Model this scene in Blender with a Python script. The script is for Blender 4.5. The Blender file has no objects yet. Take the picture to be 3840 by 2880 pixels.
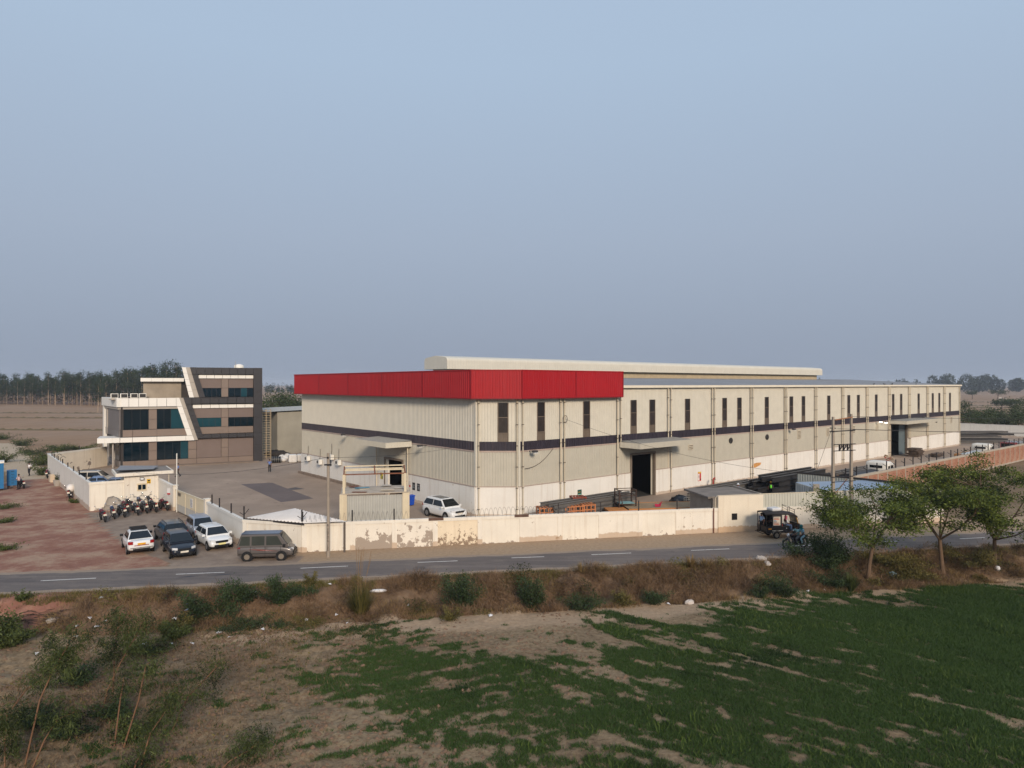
import bpy, bmesh, math, random
import numpy as np
from mathutils import Vector, Matrix
R = math.radians
rng = np.random.default_rng(7)
random.seed(7)
sc = bpy.context.scene
col = sc.collection

# ------------------------------------------------------------------ camera, sky, sun, exposure
CAMZ = 12.0
FPX = 2547.0            # focal length in pixels of the 3840 px wide photograph
cd = bpy.data.cameras.new('camera'); cam = bpy.data.objects.new('camera', cd); col.objects.link(cam)
cam.location = (0, 0, CAMZ); cam.rotation_euler = (R(90), 0, 0)
cd.sensor_width = 36.0; cd.lens = 36.0 * FPX / 3840.0; cd.clip_end = 9000; cd.clip_start = 0.5
sc.camera = cam
SUN_AZ, SUN_EL = 16.0, 23.0     # degrees: to the right of straight behind the camera; height
sd = Vector((math.sin(R(SUN_AZ)) * math.cos(R(SUN_EL)), -math.cos(R(SUN_AZ)) * math.cos(R(SUN_EL)), math.sin(R(SUN_EL))))
ld = bpy.data.lights.new('sun', 'SUN'); sun = bpy.data.objects.new('sun', ld); col.objects.link(sun)
ld.energy = 3.2; ld.angle = R(12); ld.color = (1.0, 0.85, 0.69)
sun.rotation_euler = sd.to_track_quat('Z', 'Y').to_euler(); sun.location = (30, -60, 60)
world = bpy.data.worlds.new('World'); sc.world = world; world.use_nodes = True
wn = world.node_tree.nodes; wl = world.node_tree.links
for n in list(wn): wn.remove(n)
wo = wn.new('ShaderNodeOutputWorld'); bg = wn.new('ShaderNodeBackground'); wl.new(bg.outputs[0], wo.inputs[0])
sky = wn.new('ShaderNodeTexSky'); sky.sky_type = 'NISHITA'; sky.sun_disc = False
sky.sun_elevation = R(SUN_EL); sky.sun_rotation = R(180 - SUN_AZ); sky.dust_density = 6.0; sky.air_density = 1.2; sky.ozone_density = 2.0
# hazy evening air: the clear-sky model is pulled towards the even dusty blue-grey of the place, by height above the horizon only
tcw = wn.new('ShaderNodeTexCoord'); sepw = wn.new('ShaderNodeSeparateXYZ'); wl.new(tcw.outputs['Generated'], sepw.inputs[0])
rampw = wn.new('ShaderNodeValToRGB'); wl.new(sepw.outputs['Z'], rampw.inputs[0])
def lin(r, g, b):
    f = lambda c: c / 12.92 if c <= 0.04045 else ((c + 0.055) / 1.055) ** 2.4
    return (f(r / 255), f(g / 255), f(b / 255))
el = rampw.color_ramp.elements
stops = [(0.0, (149, 160, 178)), (0.06, (153, 165, 184)), (0.2, (165, 179, 199)), (0.42, (174, 194, 217)), (1.0, (180, 202, 230))]
while len(el) < len(stops): el.new(0.5)
for e, (p, c3) in zip(el, stops):
    e.position = p; e.color = (*lin(*c3), 1)
mulw = wn.new('ShaderNodeVectorMath'); mulw.operation = 'SCALE'; mulw.inputs['Scale'].default_value = 10.0
wl.new(rampw.outputs[0], mulw.inputs[0])
mixw = wn.new('ShaderNodeMix'); mixw.data_type = 'RGBA'; mixw.inputs[0].default_value = 0.95
wl.new(sky.outputs[0], mixw.inputs[6]); wl.new(mulw.outputs[0], mixw.inputs[7])
wl.new(mixw.outputs[2], bg.inputs[0]); bg.inputs[1].default_value = 0.1
sc.view_settings.view_transform = 'Standard'; sc.view_settings.look = 'None'
sc.view_settings.exposure = 0.0; sc.view_settings.gamma = 1.0; sc.view_settings.use_curve_mapping = False
sc.cycles.use_denoising = True; sc.cycles.max_bounces = 6; sc.cycles.diffuse_bounces = 3
sc.cycles.transparent_max_bounces = 8; sc.cycles.volume_bounces = 0; sc.cycles.caustics_reflective = False

# ------------------------------------------------------------------ measuring helpers (survey of the photograph -> metres)
def G(px, py, z=0.0):
    Y = (CAMZ - z) * FPX / (py - 1440.0)
    return Vector(((px - 1920.0) / FPX * Y, Y, z))
def at(px, Y, z=0.0):
    return Vector(((px - 1920.0) / FPX * Y, Y, z))
def zat(py, Y):
    return CAMZ - (py - 1440.0) * Y / FPX
def hit(px, p, d):
    """distance along the plan line p + t d that the picture column px meets"""
    k = (px - 1920.0) / FPX
    return (k * p[1] - p[0]) / (d[0] - k * d[1])

# ------------------------------------------------------------------ noise in numpy
def _hash(ix, iy, seed):
    h = (ix.astype(np.int64) * 374761393 + iy.astype(np.int64) * 668265263 + seed * 1274126177) & 0xffffffff
    h = ((h ^ (h >> 13)) * 1274126177) & 0xffffffff
    return ((h ^ (h >> 16)) & 0xffff) / 65535.0
def vnoise(x, y, seed=0):
    x = np.asarray(x, float); y = np.asarray(y, float)
    ix = np.floor(x); iy = np.floor(y); fx = x - ix; fy = y - iy
    fx = fx * fx * (3 - 2 * fx); fy = fy * fy * (3 - 2 * fy)
    a = _hash(ix, iy, seed); b = _hash(ix + 1, iy, seed); c = _hash(ix, iy + 1, seed); d = _hash(ix + 1, iy + 1, seed)
    return (a * (1 - fx) + b * fx) * (1 - fy) + (c * (1 - fx) + d * fx) * fy
def fbm(x, y, seed=0, octv=4):
    s = 0; a = 0.5; t = 0
    for o in range(octv):
        s = s + a * vnoise(x * 2 ** o, y * 2 ** o, seed + o * 17); t += a; a *= 0.5
    return s / t
def sstep(a, b, x):
    t = np.clip((np.asarray(x, float) - a) / (b - a), 0, 1); return t * t * (3 - 2 * t)

# ------------------------------------------------------------------ materials
MATS = {}
def M(name, rgb, rough=0.75, var=0.12, scale=2.0, bump=0.0, metal=0.0, spec=0.35, streak=0.0, streak_rgb=None,
      spots=None, base_dirt=None, coat=0.0, emit=None, trans=0.0, bscale=None, big=0.0):
    """procedural material; rgb is the sRGB look of the paint under neutral light (0-255)"""
    if name in MATS: return MATS[name]
    m = bpy.data.materials.new(name); m.use_nodes = True; nt = m.node_tree; N = nt.nodes; L = nt.links
    b = N['Principled BSDF']; base = lin(*rgb)
    b.inputs['Roughness'].default_value = rough; b.inputs['Metallic'].default_value = metal
    b.inputs['Specular IOR Level'].default_value = spec
    if coat: b.inputs['Coat Weight'].default_value = coat; b.inputs['Coat Roughness'].default_value = 0.06
    tc = N.new('ShaderNodeTexCoord'); co = tc.outputs['Object']
    def noise(sc3, detail=5.0, s=1.0, rough_=0.6):
        mp = N.new('ShaderNodeMapping'); mp.inputs['Scale'].default_value = sc3; L.new(co, mp.inputs[0])
        n = N.new('ShaderNodeTexNoise'); n.inputs['Scale'].default_value = s; n.inputs['Detail'].default_value = detail
        n.inputs['Roughness'].default_value = rough_; L.new(mp.outputs[0], n.inputs['Vector']); return n.outputs['Fac']
    def ramp(fac, p0, p1, c0, c1):
        r = N.new('ShaderNodeValToRGB'); L.new(fac, r.inputs[0]); e = r.color_ramp.elements
        e[0].position = p0; e[1].position = p1; e[0].color = (*c0, 1) if len(c0) == 3 else c0; e[1].color = (*c1, 1) if len(c1) == 3 else c1
        return r.outputs[0]
    def mix(fac, a, c, blend='MIX'):
        x = N.new('ShaderNodeMix'); x.data_type = 'RGBA'; x.blend_type = blend
        if isinstance(fac, (int, float)): x.inputs[0].default_value = fac
        else: L.new(fac, x.inputs[0])
        for k, v in ((6, a), (7, c)):
            if isinstance(v, tuple): x.inputs[k].default_value = (*v, 1) if len(v) == 3 else v
            else: L.new(v, x.inputs[k])
        return x.outputs[2]
    lo = tuple(max(0, c * (1 - var)) for c in base); hi = tuple(min(1, c * (1 + var)) for c in base)
    n1 = noise((scale,) * 3)
    colr = ramp(n1, 0.3, 0.7, lo, hi)
    if big:
        colr = mix(ramp(noise((0.13,) * 3, 3), 0.35, 0.65, (0, 0, 0), (1, 1, 1)), colr, tuple(c * (1 - big) for c in base))
    if streak:
        sr = lin(*streak_rgb) if streak_rgb else tuple(c * 0.6 for c in base)
        ns = noise((3.2, 3.2, 0.12), 6, 1.0, 0.7)
        f = ramp(ns, 0.52, 0.75, (0, 0, 0), (streak,) * 3)
        colr = mix(f, colr, sr)
    if spots:
        rgb2, thr, ssc = spots
        f = ramp(noise((ssc,) * 3, 8, 1.0, 0.62), thr, thr + 0.02, (0, 0, 0), (1, 1, 1))
        colr = mix(f, colr, lin(*rgb2))
    if base_dirt:      # splash and rising-damp stains above the ground, ragged
        rgb3, zh = base_dirt
        sp = N.new('ShaderNodeSeparateXYZ'); L.new(co, sp.inputs[0])
        ma = N.new('ShaderNodeMath'); ma.operation = 'MULTIPLY_ADD'; ma.inputs[1].default_value = -1.0 / zh; ma.inputs[2].default_value = 1.0
        L.new(sp.outputs['Z'], ma.inputs[0])
        nn = noise((1.6, 1.6, 1.3), 9, 1.0, 0.75)
        mb = N.new('ShaderNodeMath'); mb.operation = 'ADD'; L.new(ma.outputs[0], mb.inputs[0]); L.new(nn, mb.inputs[1])
        f = ramp(mb.outputs[0], 0.95, 1.6, (0, 0, 0), (0.6,) * 3)
        colr = mix(f, colr, lin(*rgb3))
    L.new(colr, b.inputs['Base Color'])
    if bump:
        bp = N.new('ShaderNodeBump'); bp.inputs['Strength'].default_value = bump; bp.inputs['Distance'].default_value = 0.03
        L.new(noise((bscale or scale * 6,) * 3, 6), bp.inputs['Height']); L.new(bp.outputs[0], b.inputs['Normal'])
    if emit:
        b.inputs['Emission Color'].default_value = (*lin(*emit[0]), 1); b.inputs['Emission Strength'].default_value = emit[1]
    if trans: b.inputs['Transmission Weight'].default_value = trans
    MATS[name] = m; return m

def leafmat(name, rgb, rgb2, scale=0.8, trans=0.25):
    if name in MATS: return MATS[name]
    m = bpy.data.materials.new(name); m.use_nodes = True; nt = m.node_tree; N = nt.nodes; L = nt.links
    b = N['Principled BSDF']; b.inputs['Roughness'].default_value = 0.6; b.inputs['Specular IOR Level'].default_value = 0.25
    tc = N.new('ShaderNodeTexCoord'); n = N.new('ShaderNodeTexNoise'); n.inputs['Scale'].default_value = scale; n.inputs['Detail'].default_value = 3
    L.new(tc.outputs['Object'], n.inputs['Vector'])
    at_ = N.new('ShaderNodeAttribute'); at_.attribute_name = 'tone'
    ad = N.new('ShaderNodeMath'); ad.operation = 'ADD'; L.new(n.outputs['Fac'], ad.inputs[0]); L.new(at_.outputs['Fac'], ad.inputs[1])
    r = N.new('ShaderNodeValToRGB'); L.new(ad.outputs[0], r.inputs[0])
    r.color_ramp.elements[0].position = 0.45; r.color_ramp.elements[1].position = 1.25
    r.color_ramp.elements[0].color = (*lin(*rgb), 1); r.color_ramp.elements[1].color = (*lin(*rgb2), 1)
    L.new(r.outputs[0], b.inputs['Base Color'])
    tr = N.new('ShaderNodeBsdfTranslucent'); L.new(r.outputs[0], tr.inputs[0])
    ms = N.new('ShaderNodeMixShader'); ms.inputs[0].default_value = trans
    L.new(b.outputs[0], ms.inputs[1]); L.new(tr.outputs[0], ms.inputs[2]); L.new(ms.outputs[0], N['Material Output'].inputs[0])
    MATS[name] = m; return m

# ------------------------------------------------------------------ mesh building
def tag(o, label=None, cat=None, group=None, kind=None):
    if label: o['label'] = label
    if cat: o['category'] = cat
    if group: o['group'] = group
    if kind or cat: o['kind'] = kind or 'thing'
    return o
def empty(name, loc=(0, 0, 0), rz=0.0, label=None, cat=None, group=None):
    o = bpy.data.objects.new(name, None); col.objects.link(o); o.location = loc; o.rotation_euler = (0, 0, rz); o.empty_display_size = 0.3
    return tag(o, label, cat, group, 'thing' if cat else None)
def link(name, me, mat=None, parent=None, loc=None, rz=None):
    o = bpy.data.objects.new(name, me); col.objects.link(o)
    if mat is not None and len(me.materials) == 0: me.materials.append(mat)
    if parent is not None: o.parent = parent
    if loc is not None: o.location = loc
    if rz is not None: o.rotation_euler = (0, 0, rz)
    return o
class MB:
    def __init__(s): s.v = []; s.f = []; s.sm = []
    def add(s, vs, fs, smooth=False):
        n = len(s.v); s.v.extend([tuple(v) for v in vs]); s.f.extend([tuple(i + n for i in f) for f in fs]); s.sm.extend([smooth] * len(fs)); return s
    def box(s, x0, x1, y0, y1, z0, z1):
        return s.add([(x0, y0, z0), (x1, y0, z0), (x1, y1, z0), (x0, y1, z0), (x0, y0, z1), (x1, y0, z1), (x1, y1, z1), (x0, y1, z1)],
              [(0, 3, 2, 1), (4, 5, 6, 7), (0, 1, 5, 4), (1, 2, 6, 5), (2, 3, 7, 6), (3, 0, 4, 7)])
    def bar(s, p, q, w, h=None, up=(0, 0, 1)):
        """square bar from p to q"""
        h = h or w; p = Vector(p); q = Vector(q); d = (q - p).normalized(); u = Vector(up)
        if abs(d.dot(u)) > 0.98: u = Vector((0, 1, 0))
        a = d.cross(u).normalized() * (w / 2); b = a.cross(d).normalized() * (h / 2)
        vs = [p - a - b, p + a - b, p + a + b, p - a + b, q - a - b, q + a - b, q + a + b, q - a + b]
        return s.add(vs, [(0, 1, 2, 3), (7, 6, 5, 4), (0, 4, 5, 1), (1, 5, 6, 2), (2, 6, 7, 3), (3, 7, 4, 0)])
    def tube(s, pts, r, n=6, cap=True, smooth=True):
        pts = [Vector(p) for p in pts]; rs = r if isinstance(r, (list, tuple)) else [r] * len(pts)
        rings = []; d0 = (pts[1] - pts[0]).normalized(); u = Vector((0, 0, 1)) if abs(d0.z) < 0.9 else Vector((1, 0, 0))
        a = d0.cross(u).normalized(); vs = []; fs = []
        for i, p in enumerate(pts):
            d = (pts[min(i + 1, len(pts) - 1)] - pts[max(i - 1, 0)]).normalized()
            a = (a - d * a.dot(d)).normalized(); b = d.cross(a)
            for k in range(n):
                t = 2 * math.pi * k / n; vs.append(p + (a * math.cos(t) + b * math.sin(t)) * rs[i])
        for i in range(len(pts) - 1):
            for k in range(n):
                k2 = (k + 1) % n; fs.append((i * n + k, i * n + k2, (i + 1) * n + k2, (i + 1) * n + k))
        s.add(vs, fs, smooth)
        if cap:
            m = len(pts) - 1; s.add(vs[:n], [tuple(range(n - 1, -1, -1))]); s.add(vs[m * n:], [tuple(range(n))])
        return s
    def cyl(s, p, q, r, n=10, r2=None):
        return s.tube([p, q], [r, r if r2 is None else r2], n)
    def prism(s, poly, h0, h1, axis='z'):
        """polygon in the two other axes swept along axis"""
        n = len(poly)
        def pt(a, b, h):
            return (a, b, h) if axis == 'z' else ((a, h, b) if axis == 'y' else (h, a, b))
        vs = [pt(a, b, h0) for a, b in poly] + [pt(a, b, h1) for a, b in poly]
        fs = [tuple(range(n))[::-1], tuple(range(n, 2 * n))] + [(i, (i + 1) % n, n + (i + 1) % n, n + i) for i in range(n)]
        return s.add(vs, fs)
    def quad(s, a, b, c, d): return s.add([a, b, c, d], [(0, 1, 2, 3)])
    def blob(s, c, rx, ry, rz, n=8, m=5, jit=0.0, rnd=None):
        vs = []; fs = []; rnd = rnd or random
        for i in range(m + 1):
            ph = -math.pi / 2 + math.pi * i / m
            for k in range(n):
                t = 2 * math.pi * k / n; j = 1 + (rnd.random() - 0.5) * jit
                vs.append((c[0] + rx * math.cos(ph) * math.cos(t) * j, c[1] + ry * math.cos(ph) * math.sin(t) * j, c[2] + rz * math.sin(ph) * j))
        for i in range(m):
            for k in range(n):
                k2 = (k + 1) % n; fs.append((i * n + k, i * n + k2, (i + 1) * n + k2, (i + 1) * n + k))
        return s.add(vs, fs, True)
    def mesh(s, name):
        me = bpy.data.meshes.new(name); me.from_pydata(s.v, [], s.f); me.polygons.foreach_set('use_smooth', s.sm); me.update()
        bm = bmesh.new(); bm.from_mesh(me); bmesh.ops.recalc_face_normals(bm, faces=bm.faces); bm.to_mesh(me); bm.free(); return me
    def build(s, name, mat, parent=None, loc=None, rz=None):
        return link(name, s.mesh(name), mat, parent, loc, rz)
def box(name, mat, parent, x0, x1, y0, y1, z0, z1):
    return MB().box(x0, x1, y0, y1, z0, z1).build(name, mat, parent)
def cprofile(length, pitch=0.25, depth=0.035, crest=0.35):
    """trapezoid corrugation: list of (along, out)"""
    n = max(1, round(length / pitch)); p = length / n; pts = []
    for i in range(n):
        a = i * p; pts += [(a, 0), (a + p * (0.5 - crest / 2 - 0.1), 0), (a + p * (0.5 - crest / 2), depth), (a + p * (0.5 + crest / 2), depth), (a + p * (0.5 + crest / 2 + 0.1), 0)]
    pts.append((length, 0)); return pts
def csheet(p, q, z0, z1, out, pitch=0.25, depth=0.035, z0b=None, z1b=None):
    """corrugated vertical sheet from plan point p to q, ribs towards plan direction out; heights may slope"""
    p = Vector((p[0], p[1])); q = Vector((q[0], q[1])); L = (q - p).length; d = (q - p) / L; o = Vector((out[0], out[1])).normalized()
    mb = MB(); vs = []; fs = []; pr = cprofile(L, pitch, depth)
    for a, k in pr:
        x = p + d * a + o * k; t = a / L
        vs.append((x.x, x.y, z0 + (0 if z0b is None else (z0b - z0) * t))); vs.append((x.x, x.y, z1 + (0 if z1b is None else (z1b - z1) * t)))
    for i in range(len(pr) - 1): fs.append((2 * i, 2 * i + 2, 2 * i + 3, 2 * i + 1))
    return mb.add(vs, fs)
def croof(a, b, c, d, pitch=0.25, depth=0.03):
    """corrugated roof sheet on corners a-b (one eave) and d-c (other eave); ribs run a->d"""
    a, b, c, d = map(Vector, (a, b, c, d)); n = ((b - a).cross(d - a)).normalized(); L = (b - a).length; mb = MB(); vs = []; fs = []
    if n.z < 0: n = -n
    pr = cprofile(L, pitch, depth)
    for t, k in pr:
        f = t / L; vs.append(a.lerp(b, f) + n * k); vs.append(d.lerp(c, f) + n * k)
    for i in range(len(pr) - 1): fs.append((2 * i, 2 * i + 2, 2 * i + 3, 2 * i + 1))
    return mb.add(vs, fs)
def npmesh(name, verts, tris, tone=None):
    """large triangle or quad soup from numpy arrays"""
    me = bpy.data.meshes.new(name); nv = len(verts); nf = len(tris); k = tris.shape[1]
    me.vertices.add(nv); me.vertices.foreach_set('co', np.asarray(verts, np.float32).ravel())
    me.loops.add(nf * k); me.loops.foreach_set('vertex_index', np.asarray(tris, np.int32).ravel())
    me.polygons.add(nf); me.polygons.foreach_set('loop_start', np.arange(0, nf * k, k, dtype=np.int32))
    try: me.polygons.foreach_set('loop_total', np.full(nf, k, np.int32))
    except Exception: pass
    if tone is not None:
        a = me.attributes.new('tone', 'FLOAT', 'POINT'); a.data.foreach_set('value', np.asarray(tone, np.float32))
    me.update(calc_edges=True); me.validate(); return me
def dup(root, loc, rz=0.0, label=None, group=None):
    """copy of a thing with its parts and sub-parts"""
    r = root.copy(); col.objects.link(r); r.location = loc; r.rotation_euler = (root.rotation_euler[0], root.rotation_euler[1], rz)
    if label: r['label'] = label
    if group: r['group'] = group
    for ch in root.children:
        c = ch.copy(); col.objects.link(c); c.parent = r
        for g in ch.children:
            d = g.copy(); col.objects.link(d); d.parent = c
    return r
# ------------------------------------------------------------------ plan of the place
TH = R(39.555)                                   # bearing of the warehouse's long side
D1 = Vector((math.cos(TH), math.sin(TH))); D2 = Vector((-math.sin(TH), math.cos(TH)))
V0 = Vector((-1.70, 59.28))                      # where its two wall lines would meet
C1 = Vector((-3.29, 61.21)); C2 = Vector((0.64, 61.21))
def B(u, w, z=0.0):
    p = V0 + D1 * u + D2 * w; return Vector((p.x, p.y, z))
def Yu(x): return 48.0 + 0.167 * x + 0.0005 * x * x          # far edge of the road
def Yl(x): return 43.45 + 0.175 * x + 0.0004 * x * x         # near edge of the road
def Yw(x): return 51.55 + 0.205 * x                          # front compound wall
FIELD_Z = -1.2
def toe(x): return Yl(x) - 4.1 - 0.5 * np.sin(x * 0.21)
def bank_z(x, y):
    d = Yl(x) - y + (fbm(x * 0.5, y * 0.5, 5, 3) - 0.5) * 1.6
    t = sstep(0.9, 3.9, d)
    z = FIELD_Z * t
    rough = sstep(0.6, 1.4, d) * (1 - sstep(3.6, 4.6, d))
    z = z + rough * (fbm(x * 0.9, y * 0.9, 11, 4) - 0.5) * 0.9
    f = sstep(3.6, 5.0, d)
    left = 1 - sstep(-9, 2, x)
    z = z + f * ((fbm(x * 0.35, y * 0.35, 21, 3) - 0.5) * 0.28 + (fbm(x * 2.1, y * 2.6, 31, 3) - 0.5) * (0.06 + 0.26 * left))
    return np.where(d < 0.55, 0.0, z)
def ground_z(x, y):
    x = np.asarray(x, float); y = np.asarray(y, float)
    zn = np.where(y > Yl(np.clip(x, -400, 400)) - 0.5, 0.0, bank_z(np.clip(x, -400, 400), y))
    return zn
def gz(x, y): return float(ground_z(np.array([x]), np.array([y]))[0])
def GF(px, py):
    """ground point in the low field or on the bank"""
    z = FIELD_Z
    for _ in range(25):
        p = G(px, py, z); z = 0.5 * z + 0.5 * gz(p.x, p.y)
    p = G(px, py, z); return Vector((p.x, p.y, gz(p.x, p.y)))
def segdist(x, y, pts):
    best = np.full(np.shape(x), 1e9)
    for (ax, ay, ar), (bx, by, br) in zip(pts[:-1], pts[1:]):
        dx, dy = bx - ax, by - ay; t = np.clip(((x - ax) * dx + (y - ay) * dy) / (dx * dx + dy * dy), 0, 1)
        best = np.minimum(best, np.hypot(x - ax - t * dx, y - ay - t * dy) / (ar + t * (br - ar)))
    return best
def inpoly(x, y, poly):
    c = np.zeros(np.shape(x), bool); n = len(poly)
    for i in range(n):
        x0, y0 = poly[i]; x1, y1 = poly[(i + 1) % n]
        if y0 == y1: continue
        c ^= ((y0 > y) != (y1 > y)) & (x < (x1 - x0) * (y - y0) / (y1 - y0) + x0)
    return c
def xy(p): return (p.x, p.y)
TRACK = [(*xy(G(60, 2150)), 8.5), (*xy(G(330, 2080)), 9.0), (*xy(G(270, 1960)), 8.0), (*xy(G(210, 1870)), 6.5), (*xy(G(130, 1810)), 5.0)]
PATH = [(*xy(G(120, 1800)), 2.4), (*xy(G(75, 1740)), 2.2), (*xy(G(40, 1700)), 2.3), (*xy(G(5, 1668)), 2.8), (-140, 150, 4.0)]
APRON = [xy(G(*p)) for p in ((325, 1925), (660, 1915), (776, 1965), (915, 2058), (1140, 2085), (1120, 2112), (620, 2136), (640, 2110), (470, 2050), (400, 1985))]
DENS = [(0,2500,0),(0,2880,.05),(400,2600,0),(800,2500,.02),(700,2850,.15),(1000,2450,.1),(1000,2700,.12),(1100,2850,.3),(1250,2430,.5),(1300,2600,.55),(1250,2750,.35),
 (1400,2380,.5),(1500,2500,.85),(1600,2650,.6),(1500,2800,.45),(1700,2870,.42),(1600,2340,.05),(1800,2330,0),(2000,2340,0),(1950,2420,.1),(2150,2400,.05),(2200,2430,.1),
 (2350,2350,.7),(2050,2480,.7),(1900,2560,.85),(2100,2700,.65),(2000,2850,.5),(2400,2480,.72),(2400,2700,.78),(2700,2400,.8),(2700,2600,.76),(2600,2850,.7),(3000,2350,.9),
 (3000,2600,.7),(3000,2850,.7),(3400,2400,1),(3800,2400,1),(3400,2700,.82),(3800,2800,.75),(3700,2250,1),(2900,2270,.5),(2500,2290,.1),(3300,2225,.25),(3800,2185,.2),(3840,2300,1.05)]
_dp = np.array([[*xy(G(a, b, FIELD_Z)), d] for a, b, d in DENS])
def green(x, y):
    """how much grass grows at a point of the low field: 0 to 1"""
    x = np.asarray(x, float); y = np.asarray(y, float); s = 0; w = 0
    for ax, ay, d in _dp:
        k = 1.0 / (((x - ax) ** 2 + (y - ay) ** 2) + 0.6) ** 1.6; s = s + k * d; w = w + k
    den = s / w
    side = sstep(-4, 8, x)
    a1 = fbm((x * 0.94 + y * 0.34) * 0.55, (-x * 0.34 + y * 0.94) * 2.3, 41, 4)     # drill lines one way
    a2 = fbm((x * 0.80 - y * 0.60) * 0.55, (x * 0.60 + y * 0.80) * 2.4, 51, 4)      # and the other
    a3 = fbm((x * 0.80 - y * 0.60) * 0.16, (x * 0.60 + y * 0.80) * 0.9, 55, 3)
    n = a1 * (1 - side) + a2 * side
    f = fbm(x * 2.6, y * 2.6, 61, 3)
    v = den * .9 + .04 + (n - 0.5) * 1.25 + (f - 0.5) * 0.75 + (a3 - .5) * .55
    ok = sstep(0.0, 0.9, toe(x) - y)
    return sstep(0.34, 0.70, v) * ok

# ------------------------------------------------------------------ the ground sheet, one grid cut into named pieces
def axis(fine0, fine1, step, lo, hi, growth=1.22, first=None):
    a = list(np.arange(fine0, fine1 + 1e-6, step)); s = first or step
    v = fine1; out = []
    while v < hi: s *= growth; v += s; out.append(min(v, hi))
    s = first or step; v = fine0; pre = []
    while v > lo: s *= growth; v -= s; pre.append(max(v, lo))
    return np.array(pre[::-1] + a + out)
gx = np.unique(np.round(np.concatenate([axis(-46, 52, 0.22, -46.1, 6000), np.arange(-110, -46.2, 0.55), np.clip(-110 - np.cumsum(0.6 * 1.25 ** np.arange(1, 36)), -6000, 0)]), 4))
gy = np.concatenate([axis(20, 52, 0.2, -300, 52.1)[:-1], np.arange(52.2, 100, 0.9), axis(100, 200, 3.0, 99.9, 6000)[1:]])
gy = np.unique(np.round(gy, 4))
XX, YY = np.meshgrid(gx, gy); ZZ = ground_z(XX, YY)
track = 1 - sstep(0.7, 1.15, segdist(XX, YY, TRACK) + (fbm(XX * .25, YY * .25, 3, 3) - .5) * .7)
path = 1 - sstep(0.6, 1.2, segdist(XX, YY, PATH) + (fbm(XX * .4, YY * .4, 4, 3) - .5) * .5)
apron = inpoly(XX, YY, APRON).astype(float)
dn = Yl(np.clip(XX, -300, 300)) - YY
verge = ((dn < -3.5) & (YY < Yw(np.clip(XX, -300, 300)) + 1.0) & (XX > -20)).astype(float)
bank = sstep(0.5, 1.2, dn) * (1 - sstep(3.4, 4.4, dn))
pale = sstep(3.3, 4.2, dn) * (1 - sstep(5.2, 8.2 - 2.5 * sstep(6, 16, XX), dn)) * sstep(-20, -12, XX) + path + verge * 0.9
shoulder = ((dn > -0.4) & (dn < 0.8)).astype(float) * 0.5
GR = np.where((dn > 3.2) & (YY > 18) & (YY < 60), green(XX, YY), 0.0)
far = sstep(95, 130, YY)
attrs = {'path': path, 'red': track * (1 - apron), 'pale': np.clip(pale + shoulder, 0, 1), 'bank': bank, 'pave': apron, 'green': GR, 'far': far}
gm = bpy.data.materials.new('earth'); gm.use_nodes = True; MATS['earth'] = gm
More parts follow.
